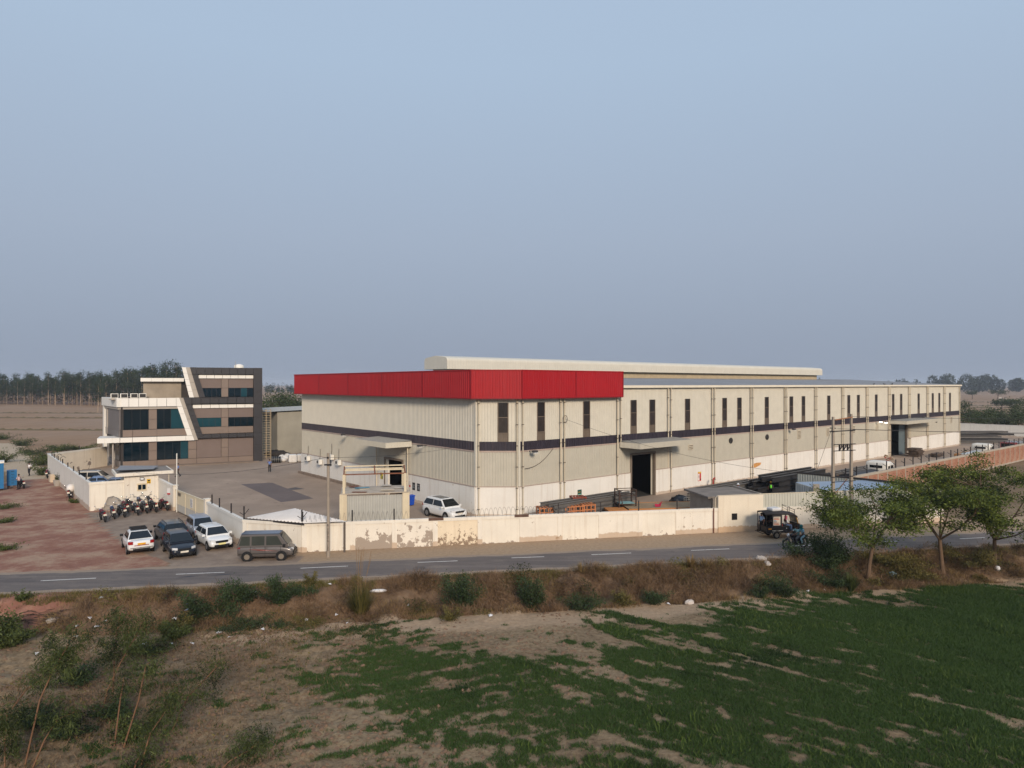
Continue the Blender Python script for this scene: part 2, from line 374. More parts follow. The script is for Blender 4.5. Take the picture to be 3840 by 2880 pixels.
def ground_material(m):
    nt = m.node_tree; N = nt.nodes; L = nt.links; b = N['Principled BSDF']; b.inputs['Roughness'].default_value = 0.95; b.inputs['Specular IOR Level'].default_value = 0.1
    tc = N.new('ShaderNodeTexCoord')
    def noise(s, d=6, r=0.6, sc3=None):
        n = N.new('ShaderNodeTexNoise'); n.inputs['Scale'].default_value = s; n.inputs['Detail'].default_value = d; n.inputs['Roughness'].default_value = r
        if sc3:
            mp = N.new('ShaderNodeMapping'); mp.inputs['Scale'].default_value = sc3; L.new(tc.outputs['Object'], mp.inputs[0]); L.new(mp.outputs[0], n.inputs['Vector'])
        else: L.new(tc.outputs['Object'], n.inputs['Vector'])
        return n.outputs['Fac']
    def ramp(fac, *st):
        r = N.new('ShaderNodeValToRGB'); L.new(fac, r.inputs[0]); e = r.color_ramp.elements
        while len(e) < len(st): e.new(0.5)
        for q, (p, c) in zip(e, st): q.position = p; q.color = (*lin(*c), 1) if max(c) > 1.01 else (*c, 1)
        return r.outputs[0]
    def mix(f, a, c):
        x = N.new('ShaderNodeMix'); x.data_type = 'RGBA'; L.new(f, x.inputs[0]); L.new(a, x.inputs[6]); L.new(c, x.inputs[7]); return x.outputs[2]
    def edge(name, nz, amt=0.6):
        a = N.new('ShaderNodeAttribute'); a.attribute_name = name
        s = N.new('ShaderNodeMath'); s.operation = 'MULTIPLY_ADD'; L.new(nz, s.inputs[0]); s.inputs[1].default_value = amt; s.inputs[2].default_value = -amt / 2
        t = N.new('ShaderNodeMath'); t.operation = 'ADD'; L.new(a.outputs['Fac'], t.inputs[0]); L.new(s.outputs[0], t.inputs[1])
        return ramp(t.outputs[0], (0.3, (0, 0, 0)), (0.72, (1, 1, 1)))
    nA = noise(0.9, 8, 0.65); nB = noise(4.0, 9, 0.72); nC = noise(0.12, 4)
    base = ramp(nB, (0.28, (78, 64, 47)), (0.46, (133, 114, 90)), (0.8, (166, 147, 119)))
    base = mix(ramp(nC, (0.4, (0, 0, 0)), (0.62, (1, 1, 1))), base, ramp(nB, (0.3, (76, 60, 45)), (0.72, (146, 124, 98))))
    farc = ramp(noise(0.25, 6, 0.7, (1, 0.25, 1)), (0.3, (134, 107, 84)), (0.75, (164, 137, 112)))
    farc = mix(ramp(noise(0.012, 3), (0.45, (0, 0, 0)), (0.6, (1, 1, 1))), farc, ramp(nB, (0.3, (140, 117, 99)), (0.8, (168, 145, 125))))
    c = mix(edge('far', nA, 0.3), base, farc)
    bankc = ramp(nA, (0.3, (78, 60, 46)), (0.55, (116, 94, 74)), (0.8, (146, 124, 101)))
    c = mix(edge('bank', nB), c, bankc)
    palec = ramp(nB, (0.25, (144, 122, 98)), (0.75, (180, 156, 130)))
    c = mix(edge('pale', nA), c, palec)
    pathc = ramp(nB, (0.25, (162, 142, 120)), (0.75, (196, 178, 154)))
    c = mix(edge('path', nA, .5), c, pathc)
    redc = ramp(noise(0.33, 9, 0.72), (0.3, (126, 86, 74)), (0.46, (146, 106, 90)), (0.6, (170, 142, 120)), (0.75, (136, 110, 95)))
    c = mix(edge('red', nA, 0.9), c, redc)
    pavec = ramp(nA, (0.3, (128, 112, 100)), (0.7, (158, 141, 125)))
    c = mix(edge('pave', nB, 0.3), c, pavec)
    grc = ramp(nB, (0.3, (40, 54, 30)), (0.7, (92, 92, 62)))
    g = N.new('ShaderNodeAttribute'); g.attribute_name = 'green'
    gf = N.new('ShaderNodeMath'); gf.operation = 'MULTIPLY'; L.new(g.outputs['Fac'], gf.inputs[0]); gf.inputs[1].default_value = 0.65
    c = mix(gf.outputs[0], c, grc)
    L.new(c, b.inputs['Base Color'])
    bp = N.new('ShaderNodeBump'); bp.inputs['Strength'].default_value = 0.8; bp.inputs['Distance'].default_value = 0.14
    L.new(nB, bp.inputs['Height']); L.new(bp.outputs[0], b.inputs['Normal'])
ground_material(gm)
ny, nx = XX.shape
fc = lambda a: (a[:-1, :-1] + a[1:, :-1] + a[:-1, 1:] + a[1:, 1:]) / 4
fdn = fc(dn); ftr = fc(attrs['red']); fy = fc(YY); fap = fc(apron); fpa = fc(path); fx = fc(XX)
zone = np.zeros(fdn.shape, int)                                   # 0 far fields and yard subsoil
zone[fdn > 3.9] = 1                                               # low field
zone[(fdn <= 3.9) & (fdn > 0.0)] = 2                              # embankment
zone[(fdn <= 0.0) & (ftr > 0.5)] = 3
zone[(fdn <= 0.0) & (fpa > 0.5) & (fy < 160)] = 4
zone[(fdn <= 0.0) & (fy < Yw(fx) + 1) & (fx > -20) & (zone == 0)] = 5
zone[fap > 0.5] = 6
znames = ['ground', 'field', 'embankment', 'dirt_track', 'footpath', 'verge', 'parking_apron']
idx = np.arange(ny * nx).reshape(ny, nx)
allv = np.stack([XX.ravel(), YY.ravel(), ZZ.ravel()], 1)
for zi, nm in enumerate(znames):
    jj, ii = np.nonzero(zone == zi)
    q = np.stack([idx[jj, ii], idx[jj, ii + 1], idx[jj + 1, ii + 1], idx[jj + 1, ii]], 1)
    used, inv = np.unique(q, return_inverse=True); inv = inv.reshape(q.shape)
    me = npmesh(nm, allv[used], inv); me.polygons.foreach_set('use_smooth', np.ones(len(q), bool)); me.materials.append(gm)
    for an, av in attrs.items():
        at_ = me.attributes.new(an, 'FLOAT', 'POINT'); at_.data.foreach_set('value', av.ravel()[used].astype(np.float32))
    tag(link(nm, me), kind='structure')

# ------------------------------------------------------------------ road
def sheet(name, left, right, z, mat, parent=None):
    mb = MB(); n = len(left); vs = [(p[0], p[1], z) for p in left] + [(p[0], p[1], z) for p in right]
    mb.add(vs, [(i, i + 1, n + i + 1, n + i) for i in range(n - 1)]); return mb.build(name, mat, parent)
asph = bpy.data.materials.new('asphalt'); asph.use_nodes = True
def asphalt(m):
    N = m.node_tree.nodes; L = m.node_tree.links; b = N['Principled BSDF']; b.inputs['Roughness'].default_value = 0.85; b.inputs['Specular IOR Level'].default_value = 0.25
    tc = N.new('ShaderNodeTexCoord')
    def nz(s3, d=6, r=0.6):
        mp = N.new('ShaderNodeMapping'); mp.inputs['Scale'].default_value = s3; mp.inputs['Rotation'].default_value = (0, 0, -R(9.8))
        L.new(tc.outputs['Object'], mp.inputs[0]); n = N.new('ShaderNodeTexNoise'); n.inputs['Scale'].default_value = 1; n.inputs['Detail'].default_value = d; n.inputs['Roughness'].default_value = r
        L.new(mp.outputs[0], n.inputs['Vector']); return n.outputs['Fac']
    def ramp(f, p0, p1, c0, c1):
        r = N.new('ShaderNodeValToRGB'); L.new(f, r.inputs[0]); e = r.color_ramp.elements; e[0].position = p0; e[1].position = p1; e[0].color = (*c0, 1); e[1].color = (*c1, 1); return r.outputs[0]
    def mix(f, a, c):
        x = N.new('ShaderNodeMix'); x.data_type = 'RGBA'; L.new(f, x.inputs[0])
        for k, v in ((6, a), (7, c)):
            if isinstance(v, tuple): x.inputs[k].default_value = (*v, 1)
            else: L.new(v, x.inputs[k])
        return x.outputs[2]
    c = ramp(nz((0.12, 1.6, 1)), 0.3, 0.7, lin(96, 88, 84), lin(120, 110, 103))              # wheel tracks along the road
    c = mix(ramp(nz((0.35, 1.1, 1), 9, 0.75), 0.5, 0.7, (0, 0, 0), (.7, .7, .7)), c, lin(140, 126, 113)); c = mix(ramp(nz((0.18, 0.5, 1), 3), 0.58, 0.6, (0, 0, 0), (.35, .35, .35)), c, lin(80, 74, 73)); c = mix(ramp(nz((0.05, 3.2, 1), 5), 0.6, 0.7, (0, 0, 0), (.4, .4, .4)), c, lin(78, 72, 70))   # dust
    c = mix(ramp(nz((9, 9, 1), 4), 0.35, 0.65, (0, 0, 0), (.3, .3, .3)), c, lin(72, 68, 70))
    e = N.new('ShaderNodeAttribute'); e.attribute_name = 'edge'
    s = N.new('ShaderNodeMath'); s.operation = 'ADD'; L.new(e.outputs['Fac'], s.inputs[0]); L.new(nz((0.5, 0.8, 1), 7, 0.65), s.inputs[1])
    c = mix(ramp(s.outputs[0], 0.85, 1.2, (0, 0, 0), (.9, .9, .9)), c, lin(150, 132, 114))    # sand drifted on to the edges
    L.new(c, b.inputs['Base Color'])
    bp = N.new('ShaderNodeBump'); bp.inputs['Strength'].default_value = 0.25; bp.inputs['Distance'].default_value = 0.02; L.new(nz((14, 14, 1), 4), bp.inputs['Height']); L.new(bp.outputs[0], b.inputs['Normal'])
asphalt(asph)
xs = np.concatenate([np.arange(-400, -60, 20), np.arange(-60, 80, 0.4), np.arange(80, 420, 20)]).astype(float)
xc = np.clip(xs, -90, 130)
eu = Yu(xc) + (xs - xc) * 0.2 + (fbm(xs * .6, xs * 0, 91, 3) - .5) * .5; elw = Yl(xc) + (xs - xc) * 0.2 + (fbm(xs * .7, xs * 0 + 5, 92, 3) - .5) * .4
rows = 7; rv = []; rt = []
for k in range(rows):
    f = k / (rows - 1)
    for i in range(len(xs)): rv.append((xs[i], elw[i] + (eu[i] - elw[i]) * f, 0.014)); rt.append(1.0 if k in (0, rows - 1) else (0.12 if k in (1, rows - 2) else 0.0))
nxs = len(xs); rq = np.array([(k * nxs + i, k * nxs + i + 1, (k + 1) * nxs + i + 1, (k + 1) * nxs + i) for k in range(rows - 1) for i in range(nxs - 1)])
rme = npmesh('road', np.array(rv), rq); a_ = rme.attributes.new('edge', 'FLOAT', 'POINT'); a_.data.foreach_set('value', np.array(rt, np.float32)); rme.materials.append(asph)
road = tag(link('road', rme), kind='structure')
paint = M('road_paint', (208, 203, 196), 0.7, 0.15, 4, spots=((120, 114, 112), 0.60, 6))
for (ax, ay), (bx, by) in (((153, 2179), (360, 2169)), ((660, 2154.5), (842, 2147)), ((1125, 2132), (1305, 2123.5)), ((1566, 2110), (1716, 2104)), ((1918, 2093), (2041, 2088.5)),
        ((2218, 2081), (2367, 2074.5)), ((2592, 2065), (2735, 2059)), ((2960, 2049), (3075, 2044)), ((3285, 2034), (3365, 2030)), ((3600, 2021), (3693, 2016.5))):
    p, q = G(ax, ay), G(bx, by); d = (q - p).normalized(); n = Vector((-d.y, d.x, 0)) * 0.06
    MB().add([(*xy(p - n), 0.02), (*xy(q - n), 0.02), (*xy(q + n), 0.02), (*xy(p + n), 0.02)], [(0, 1, 2, 3)]).build('lane_marking', paint, road)
tar = M('tar_patch', (66, 62, 64), 0.7)
for ax, ay, w, h, sk in ((705, 2163, 1.3, .25, .5), (830, 2156, 1.5, .22, .6), (1175, 2146, .5, .08, .2)):
    p = G(ax, ay); MB().add([(p.x - w * .5, p.y - h, .019), (p.x + w * .1, p.y - h * .6, .019), (p.x + w * .5 + sk * .3, p.y + h, .019), (p.x - w * .1 + sk * .4, p.y + h * .7, .019)], [(0, 1, 2, 3)]).build('tar_patch', tar, road)
mh = G(1572, 2131); MB().cyl((mh.x, mh.y, .005), (mh.x, mh.y, .022), .42, 20).build('manhole_cover', M('iron_cover', (82, 76, 74), .6), road)

# ------------------------------------------------------------------ concrete yard inside the walls
W0 = G(181, 1783); W1 = G(338, 1916.6); W2 = Vector((-35.1, 67.4, 0)); GP1 = G(656, 1914); GP2 = G(776, 1970); W3 = G(915, 2053); W4 = Vector((-15.0, Yw(-15.0), 0))
WR = Vector((37.6, Yw(37.6), 0))
yardm = M('yard_concrete', (158, 139, 122), 0.9, 0.13, 0.5, bump=0.15, big=0.22, spots=((132, 114, 100), 0.62, 0.9))
ymb = MB(); ypoly = [xy(p) for p in (W0, W1, W2, GP1, GP2, W3, W4, WR, B(33, -15.5), B(150, -15.5), B(150, 52))] + [(-40, 128), (-72, 112)]
ymb.add([(a, b, 0.012) for a, b in ypoly], [tuple(range(len(ypoly)))])
yard = tag(ymb.build('yard', yardm), kind='structure')
dk = [xy(G(a * 1.736, b * 1.736)) for a, b in ((520, 1046), (607, 1085), (677, 1077), (588, 1043))]
MB().add([(a, b, 0.017) for a, b in dk], [(0, 1, 2, 3)]).build('dark_paving_patch', M('dark_patch', (108, 97, 94), .9, .12, 1.5, big=.2), yard)
g2 = [xy(G(950 + a * .4069, 1600 + b * .4069)) for a, b in ((315, 572), (390, 560), (475, 575), (350, 585))]
MB().add([(a, b, 0.02) for a, b in g2], [(0, 1, 2, 3)]).build('drain_cover', M('iron_cover', (82, 76, 74), .6), yard)

# ------------------------------------------------------------------ evening haze in the air
hz = MB().box(-6100, 6100, -320, 6100, -3.2, 40).build('haze', None)
hm = bpy.data.materials.new('haze'); hm.use_nodes = True; hn = hm.node_tree.nodes
hn.remove(hn['Principled BSDF']); pv = hn.new('ShaderNodeVolumePrincipled'); hm.node_tree.links.new(pv.outputs[0], hn['Material Output'].inputs['Volume'])
pv.inputs['Color'].default_value = (0.80, 0.88, 1.0, 1); pv.inputs['Density'].default_value = 0.00020; pv.inputs['Anisotropy'].default_value = 0.0
hz.data.materials.append(hm); tag(hz, kind='stuff')
# ------------------------------------------------------------------ warehouse
WH = empty('warehouse', (V0.x, V0.y, 0), TH, 'long cream sheet-metal warehouse with a bright red corner parapet', 'warehouse')
m_up = M('sheet_cream', (203, 197, 182), 0.5, 0.05, 1.0, spec=0.4, streak=0.10, streak_rgb=(170, 152, 130))
m_low = M('sheet_grey', (183, 177, 162), 0.5, 0.05, 1.0, spec=0.4, streak=0.12, streak_rgb=(150, 136, 118))
m_stripe = M('sheet_navy', (50, 45, 54), 0.5, 0.12, 1.0, spec=0.35, streak=0.35, streak_rgb=(98, 82, 84))
m_pink = M('flashing_faded', (172, 152, 140), 0.6, 0.1, 2)
m_plinth = M('plinth_white', (222, 217, 208), 0.85, 0.05, 0.6, bump=0.05, streak=0.5, streak_rgb=(180, 162, 142), spots=((178, 160, 140), .70, 1.1), base_dirt=((158, 128, 98), .55))
m_red = M('sheet_red', (160, 18, 27), 0.5, 0.07, 1.0, spec=0.35, streak=.16, streak_rgb=(150, 70, 66), big=.1)
m_redshade = M('red_shade_joint', (128, 18, 28), 0.5)  # darker red for lap joints and for shade painted under the parapet
m_roof = M('roof_metal', (146, 146, 148), 0.55, 0.1, 0.3, metal=0.3, spec=0.4, big=0.12)
m_gutter = M('gutter', (222, 212, 192), 0.5, 0.06, 1)
m_pipe = M('pipe_cream', (196, 184, 162), 0.5, 0.08, 1)
m_clip = M('pipe_clip', (92, 82, 74), 0.6)
m_win = M('window_brown', (52, 44, 40), 0.35, 0.25, 1.2, spec=0.5, streak=0.25, streak_rgb=(86, 74, 64))
m_winl = M('window_milky', (104, 92, 80), .5, .2, 1.2, streak=.3, streak_rgb=(70, 60, 54)); m_wind = M('window_dark', (38, 33, 31), .3, .25, 1.2, spec=.5, streak=.2, streak_rgb=(70, 60, 54))
m_rail = M('window_rail', (120, 106, 92), 0.5)
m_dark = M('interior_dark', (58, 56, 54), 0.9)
m_lamp = M('lamp_housing', (70, 68, 68), 0.5)
m_glassy = M('lamp_glass', (214, 214, 212), 0.3)
m_lit = M('lamp_lit', (255, 250, 235), 0.3, emit=((255, 246, 226), 14.0))
m_galv = M('galvanised', (150, 149, 145), 0.45, 0.1, 2, metal=0.3)
m_white = M('white_enamel', (222, 218, 208), 0.5, 0.05)
ZP, ZS0, ZS1, ZE = 2.72, 5.98, 6.80, 11.66
UL, WLn = 115.8, 41.8
bays = [0.0, 5.2, 13.2] + [13.2 + 8.29 * k for k in range(1, 13)]
bays = [3.03 + b for b in bays]
p2 = lambda u, w: (u, w)
def holes_sheet(mb, axis_pts, z0, z1, out, holes):
    """corrugated wall with rectangular openings; axis_pts: f(a)->plan point, range a0..a1; holes [(a0,a1,zb,zt)]"""
    f, a0, a1 = axis_pts; cuts = sorted([h for h in holes if h[1] > a0 and h[0] < a1])
    def piece(x0, x1, zb, zt):
        if x1 - x0 > 0.02 and zt - zb > 0.02:
            s = csheet(f(x0), f(x1), zb, zt, out, 0.25, 0.04); mb.add(s.v, s.f)
    x = a0
    for h0, h1, zb, zt in cuts:
        piece(x, h0, z0, z1); piece(h0, h1, z0, max(z0, min(zb, z1))); piece(h0, h1, min(max(zt, z0), z1), z1); x = h1
    piece(x, a1, z0, z1)
def window(f, a, w, out, zb=ZS1, zt=10.32):
    o = Vector((out[0], out[1])); mb = MB()
    s = csheet(f(a - w / 2), f(a + w / 2), zb, zt, out, 0.15, 0.025); mb.add(s.v, s.f)
    wn_ = MB().add(s.v[:4], [(0, 2, 3, 1)]).build('window', m_win, WH)
    for z_a, z_b, mt in ((zb, zb + (zt - zb) * .22, m_winl), (zb + (zt - zb) * .22, zb + (zt - zb) * .62, m_win), (zb + (zt - zb) * .62, zt, m_wind)): csheet(f(a - w / 2), f(a + w / 2), z_a, z_b, out, 0.15, 0.025).build('pane', mt, wn_)
    for z in (zb + (zt - zb) * 0.22, zb + (zt - zb) * 0.62):
        r = MB(); p = Vector(f(a - w / 2)) + o * 0.04; q = Vector(f(a + w / 2)) + o * 0.04
        r.bar((p.x, p.y, z), (q.x, q.y, z), 0.05, 0.05).build('rail', m_rail, wn_)
    fr = MB()
    for aa in (a - w / 2, a + w / 2):
        p = Vector(f(aa)) + o * 0.03; fr.box(p.x - .03, p.x + .03, p.y - .03, p.y + .03, zb, zt)
    fr.build('frame', m_rail, wn_)
def plinth(f, a0, a1, out, door=None):
    o = Vector((out[0], out[1])); th = 0.12
    for x0, x1 in ([(a0, a1)] if not door else [(a0, door[0]), (door[1], a1)]):
        if x1 - x0 < 0.05: continue
        p, q = Vector(f(x0)), Vector(f(x1)); i = o * 0.10
        pts = [p + i, q + i, q - o * th, p - o * th]
        MB().prism([(v.x, v.y) for v in pts], 0, ZP).build('plinth', m_plinth, WH)
        t = MB(); t.bar((*(p + o * 0.07), ZP + .03), (*(q + o * 0.07), ZP + .03), .16, .05).build('drip_flashing', m_pink, WH)
fr_ = lambda u: (u, 0.0); fl_ = lambda w: (0.0, w)
OUTR, OUTL, OUTC = (0, -1), (-1, 0), (-0.636, -0.771)
wpx = {2: [(2364.5, 2386), (2435, 2456)], 3: [(2568, 2587)], 4: [(2708, 2725), (2764, 2780)], 5: [(2867, 2882)], 6: [(2960, 2973), (3006, 3018)], 7: [(3101, 3113)],
       8: [(3177, 3187), (3213, 3223)], 9: [(3280, 3290)], 10: [(3345, 3352), (3375, 3382)], 11: [(3440, 3448)], 12: [(3494, 3500), (3518, 3525)], 13: [(3558, 3565)], 0: [(2014, 2042)], 1: [(2187, 2211)]}
doorR = {2: (3.03 + 15.2, 3.03 + 19.1, 4.55), 10: (3.03 + 80.3, 3.03 + 87.0, 5.25)}
for k in range(len(bays) - 1):
    a0, a1 = bays[k], bays[k + 1]
    wins = [(3.03 + (hit(x0, C2, D1) + hit(x1, C2, D1)) / 2) for x0, x1 in wpx.get(k, [])]
    d = doorR.get(k)
    plinth(fr_, a0, a1, OUTR, d)
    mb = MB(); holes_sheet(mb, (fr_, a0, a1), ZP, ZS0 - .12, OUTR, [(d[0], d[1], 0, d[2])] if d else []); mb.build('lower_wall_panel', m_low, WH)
    csheet(fr_(a0), fr_(a1), ZS0, ZS1, OUTR, .25, .05).build('stripe_panel', m_stripe, WH)
    MB().bar((a0, -.04, ZS0 - .06), (a1, -.04, ZS0 - .06), .06, .12).build('stripe_flashing', m_pink, WH)
    mb = MB(); holes_sheet(mb, (fr_, a0, a1), ZS1, ZE, OUTR, [(c - .45, c + .45, ZS1, 10.32) for c in wins]); mb.build('upper_wall_panel', m_up, WH)
    for c in wins: window(fr_, c, 0.9, OUTR)
# chamfered corner
chd = (Vector((3.03, 0)) - Vector((0, 2.5))).normalized(); LCH = 3.93
fc_ = lambda a: (0 + chd.x * a, 2.5 + chd.y * a)
plinth(fc_, 0, LCH, OUTC)
csheet(fc_(0), fc_(LCH), ZP, ZS0 - .12, OUTC).build('lower_wall_panel', m_low, WH)
csheet(fc_(.25), fc_(LCH - .1), ZS0, ZS1, OUTC, .25, .05).build('stripe_panel', m_stripe, WH)
mb = MB(); a0 = hit(1867.6, C1, (1, 0)); a1 = hit(1905, C1, (1, 0)); holes_sheet(mb, (fc_, 0, LCH), ZS1, ZE, OUTC, [(a0, a1, ZS1, 10.32)]); mb.build('upper_wall_panel', m_up, WH)
MB().bar((*fc_(0.2), ZS0 - .06), (*fc_(LCH), ZS0 - .06), .14, .12).build('stripe_flashing', m_pink, WH)
window(fc_, (a0 + a1) / 2, a1 - a0, OUTC)
for a in (0.04, LCH - .04):       # corner trims
    x, y = fc_(a); MB().box(x - .14, x + .08, y - .14, y + .08, ZP + .06, ZE).build('corner_trim', m_up, WH)
# left wall
doorL = (2.5 + 12.63, 2.5 + 16.4, 3.9)
for k in range(5):
    a0 = 2.5 + 39.3 * k / 5; a1 = 2.5 + 39.3 * (k + 1) / 5; d = doorL if a0 < doorL[0] < a1 else None
    plinth(fl_, a0, a1, OUTL, d)
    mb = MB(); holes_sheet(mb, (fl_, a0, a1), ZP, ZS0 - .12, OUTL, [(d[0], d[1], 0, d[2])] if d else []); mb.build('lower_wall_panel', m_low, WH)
    csheet(fl_(a0), fl_(a1), ZS0, ZS1, OUTL, .25, .05).build('stripe_panel', m_stripe, WH)
    MB().bar((-.04, a0, ZS0 - .06), (-.04, a1, ZS0 - .06), .06, .12).build('stripe_flashing', m_pink, WH)
    csheet(fl_(a0), fl_(a1), ZS1, ZE, OUTL).build('upper_wall_panel', m_up, WH)
# far gables
csheet((UL, 0), (UL, WLn), 0, ZE, (1, 0)).build('end_wall', m_up, WH); csheet((0, WLn), (UL, WLn), 0, ZE, (0, 1)).build('rear_wall', m_up, WH)
for u in (0.0, UL):
    MB().prism([(0.0 if u > 1 else 2.5, ZE), (WLn, ZE), (WLn / 2, 12.95)], u, u + .05, 'x').build('gable', m_up, WH)
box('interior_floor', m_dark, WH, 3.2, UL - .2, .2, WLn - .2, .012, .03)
# door frames, half-open leaves
for (d0, d1, zt, ax) in ((*doorR[2], 'r'), (*doorR[10], 'r'), (*doorL, 'l')):
    mb = MB()
    for a in (d0, d1):
        if ax == 'r': mb.box(a - .09, a + .09, -.16, .14, 0, zt)
        else: mb.box(-.16, .14, a - .09, a + .09, 0, zt)
    if ax == 'r': mb.box(d0 - .09, d1 + .09, -.165, .145, zt, zt + .2)
    else: mb.box(-.165, .145, d0 - .09, d1 + .09, zt, zt + .2)
    mb.build('door_frame', M('door_frame', (118, 106, 94), .6), WH)
box('sliding_door', M('door_bluegrey', (96, 108, 112), .5, .1), WH, doorR[10][0] + 4.2, doorR[10][1], .25, .33, .05, 5.1)
box('sliding_door', m_low, WH, doorR[2][1] - .25, doorR[2][1] + 2.8, .22, .30, .05, 4.5)
# roof, gutter, ridge monitor
RZ = 12.95
croof((3.0, -.3, ZE + .12), (UL + .2, -.3, ZE + .12), (UL + .2, WLn / 2, RZ), (3.0, WLn / 2, RZ), 0.5, .04).build('roof_slope', m_roof, WH)
croof((-.1, 2.9, ZE + .3), (3.0, 2.9, ZE + .3), (3.0, WLn / 2, RZ), (-.1, WLn / 2, RZ), 0.5, .04).build('roof_slope', m_roof, WH)
croof((-.1, WLn + .3, ZE + .12), (UL + .2, WLn + .3, ZE + .12), (UL + .2, WLn / 2, RZ), (-.1, WLn / 2, RZ), 0.5, .04).build('roof_slope', m_roof, WH)
box('gutter', m_gutter, WH, 16.5, UL + .25, -.42, -.1, ZE - .06, ZE + .20)
mu0, mu1, mwc, mhw = 7.75, 98.0, 20.9, 2.45
prof = [(-mhw, 14.1), (-mhw, 14.72), (-2.4, 14.9), (-2.26, 15.03), (-2.05, 15.12), (-1.4, 15.2), (0, 15.34), (1.4, 15.2), (2.05, 15.12), (2.26, 15.03), (2.4, 14.9), (mhw, 14.72), (mhw, 14.1)]
n_m = 226; vs = []; fs = []; npf = len(prof) + 2
for i in range(n_m * 2 + 1):
    u = mu0 + (mu1 - mu0) * i / (n_m * 2); k = 1.0 + (0.012 if i % 2 else 0.0)
    ring = [(-mhw, 13.75)] + prof + [(mhw, 13.75)]
    for x, z in ring: vs.append((u, mwc + x * k, 13.75 + (z - 13.75) * k))
for i in range(n_m * 2):
    for j in range(npf - 1): fs.append((i * npf + j, (i + 1) * npf + j, (i + 1) * npf + j + 1, i * npf + j + 1))
mon = MB().add(vs, fs).build('ridge_monitor', m_up, WH)
ring = [(mwc - mhw, 13.75)] + [(mwc + x, z) for x, z in prof] + [(mwc + mhw, 13.75)]
for u in (mu0, mu1): MB().prism([(a * .998 + mwc * .002, b) for a, b in ring], u - .02, u + .02, 'x').build('end_cap', m_up, mon)
for s_ in (-1, 1): csheet((mu0 + .8, mwc + s_ * 1.75), (mu1 - .9, mwc + s_ * 1.75), 12.6, 13.9, (0, s_)).build('monitor_wall', M('monitor_wall', (176, 160, 132), .6), mon)
for u in (mu0 + .8, mu1 - .9): MB().box(u - .03, u + .03, mwc - 1.74, mwc + 1.74, 12.6, 13.9).build('monitor_end_wall', m_up, mon)
box('soffit', m_low, mon, mu0 + .05, mu1 - .05, mwc - mhw + .02, mwc + mhw - .02, 13.74, 13.78)
# red parapet round the corner
PZ0, PZ1 = 10.75, 13.2
runs = [((-.72, WLn + .85), (-.72, 2.17), (-1, 0)), ((-.72, 2.17), (2.78, -.72), OUTC), ((2.78, -.72), (16.25, -.72), (0, -1))]
for a, b, o in runs:
    L = (Vector(b) - Vector(a)).length; n = max(1, round(L / 8.2))
    for i in range(n):
        p = Vector(a).lerp(Vector(b), i / n); q = Vector(a).lerp(Vector(b), (i + 1) / n)
        csheet(p, q, PZ0, PZ1, o, .3, .035).build('parapet_panel', m_red, WH)
        x_ = q + Vector(o) * .03; MB().box(x_.x - .03, x_.x + .03, x_.y - .03, x_.y + .03, PZ0, PZ1).build('lap_joint', m_redshade, WH)
    i_ = Vector(o) * .03
    MB().bar((*(Vector(a) - i_), PZ1 + .04), (*(Vector(b) - i_), PZ1 + .04), .2, .09).build('parapet_cap', m_red, WH)
    MB().bar((*(Vector(a) - i_), PZ0 - .05), (*(Vector(b) - i_), PZ0 - .05), .2, .1).build('parapet_shade_strip', m_redshade, WH)  # dark red strip: shadow line below the parapet put into the colour
MB().prism([(-.7, WLn + .85), (-.7, 2.2), (2.8, -.7), (16.2, -.7), (16.2, 0), (3.0, 0), (0, 2.5), (0, WLn + .85)], PZ0 + .02, PZ0 + .06).build('parapet_soffit', m_redshade, WH)
MB().box(16.2, 16.25, -.7, .5, PZ0, PZ1).build('parapet_return', m_red, WH)
MB().box(-.7, .4, WLn + .8, WLn + .85, PZ0, PZ1).build('parapet_return', m_red, WH)
# downpipes in pairs at the bay lines
def pipe(x, y, z0, z1, o):
    p = MB().cyl((x, y, z0), (x, y, z1), .06, 7).build('downpipe', m_pipe, WH)
    c = MB(); z = z0 + .6
    while z < z1: c.box(x - .08, x + .08, y - .08, y + .08, z - .03, z + .03); z += 1.9
    tag(c.build('pipe_clip', m_clip, p), kind='stuff')
for k, a in enumerate(bays):
    for j, off in enumerate((-.26, .26)):
        if k == 0 and j == 0: continue
        if k == len(bays) - 1 and j == 1: continue
        zb = .15
        if (k == 2 and j == 1) or (k == 3): zb = 5.95 if k == 2 else (6.1 if j == 0 else .15)
        pipe(a + off, -.24, zb, (PZ0 if k < 3 else ZE) - .02, OUTR)
    MB().box(a - .07, a + .07, -.075, .02, ZP + .06, ZE).build('bay_trim', m_pipe, WH)
x, y = fc_(.3); pipe(x - .16, y - .2, .15, PZ0, OUTC); x, y = fc_(LCH - .25); pipe(x - .1, y - .22, .15, PZ0, OUTC)
# canopies
def canopy(ax, a0, a1, p, zt=6.02, zb=5.5):
    def q(a, o, z): return (a, -o, z) if ax == 'r' else (-o, a, z)
    c = croof(q(a0, .1, zt + .12), q(a1, .1, zt + .12), q(a1, p, zt), q(a0, p, zt), .25, .03).build('canopy', m_galv, WH)
    s = MB(); s.add([q(a0 + .05, .1, zb + .25), q(a1 - .05, .1, zb + .25), q(a1 - .05, p - .05, zb + .05), q(a0 + .05, p - .05, zb + .05)], [(0, 1, 2, 3)]).build('soffit', m_low, c)
    out = (0, -1) if ax == 'r' else (-1, 0)
    csheet(q(a0, p, 0)[:2], q(a1, p, 0)[:2], zb, zt + .04, out, .18, .03).build('fascia', m_low, c)
    for a in (a0, a1): csheet(q(a, .12, 0)[:2], q(a, p, 0)[:2], zb, zt + .04, (1, 0) if ax == 'r' else (0, 1), .18, .03).build('fascia', m_up, c)
    return c
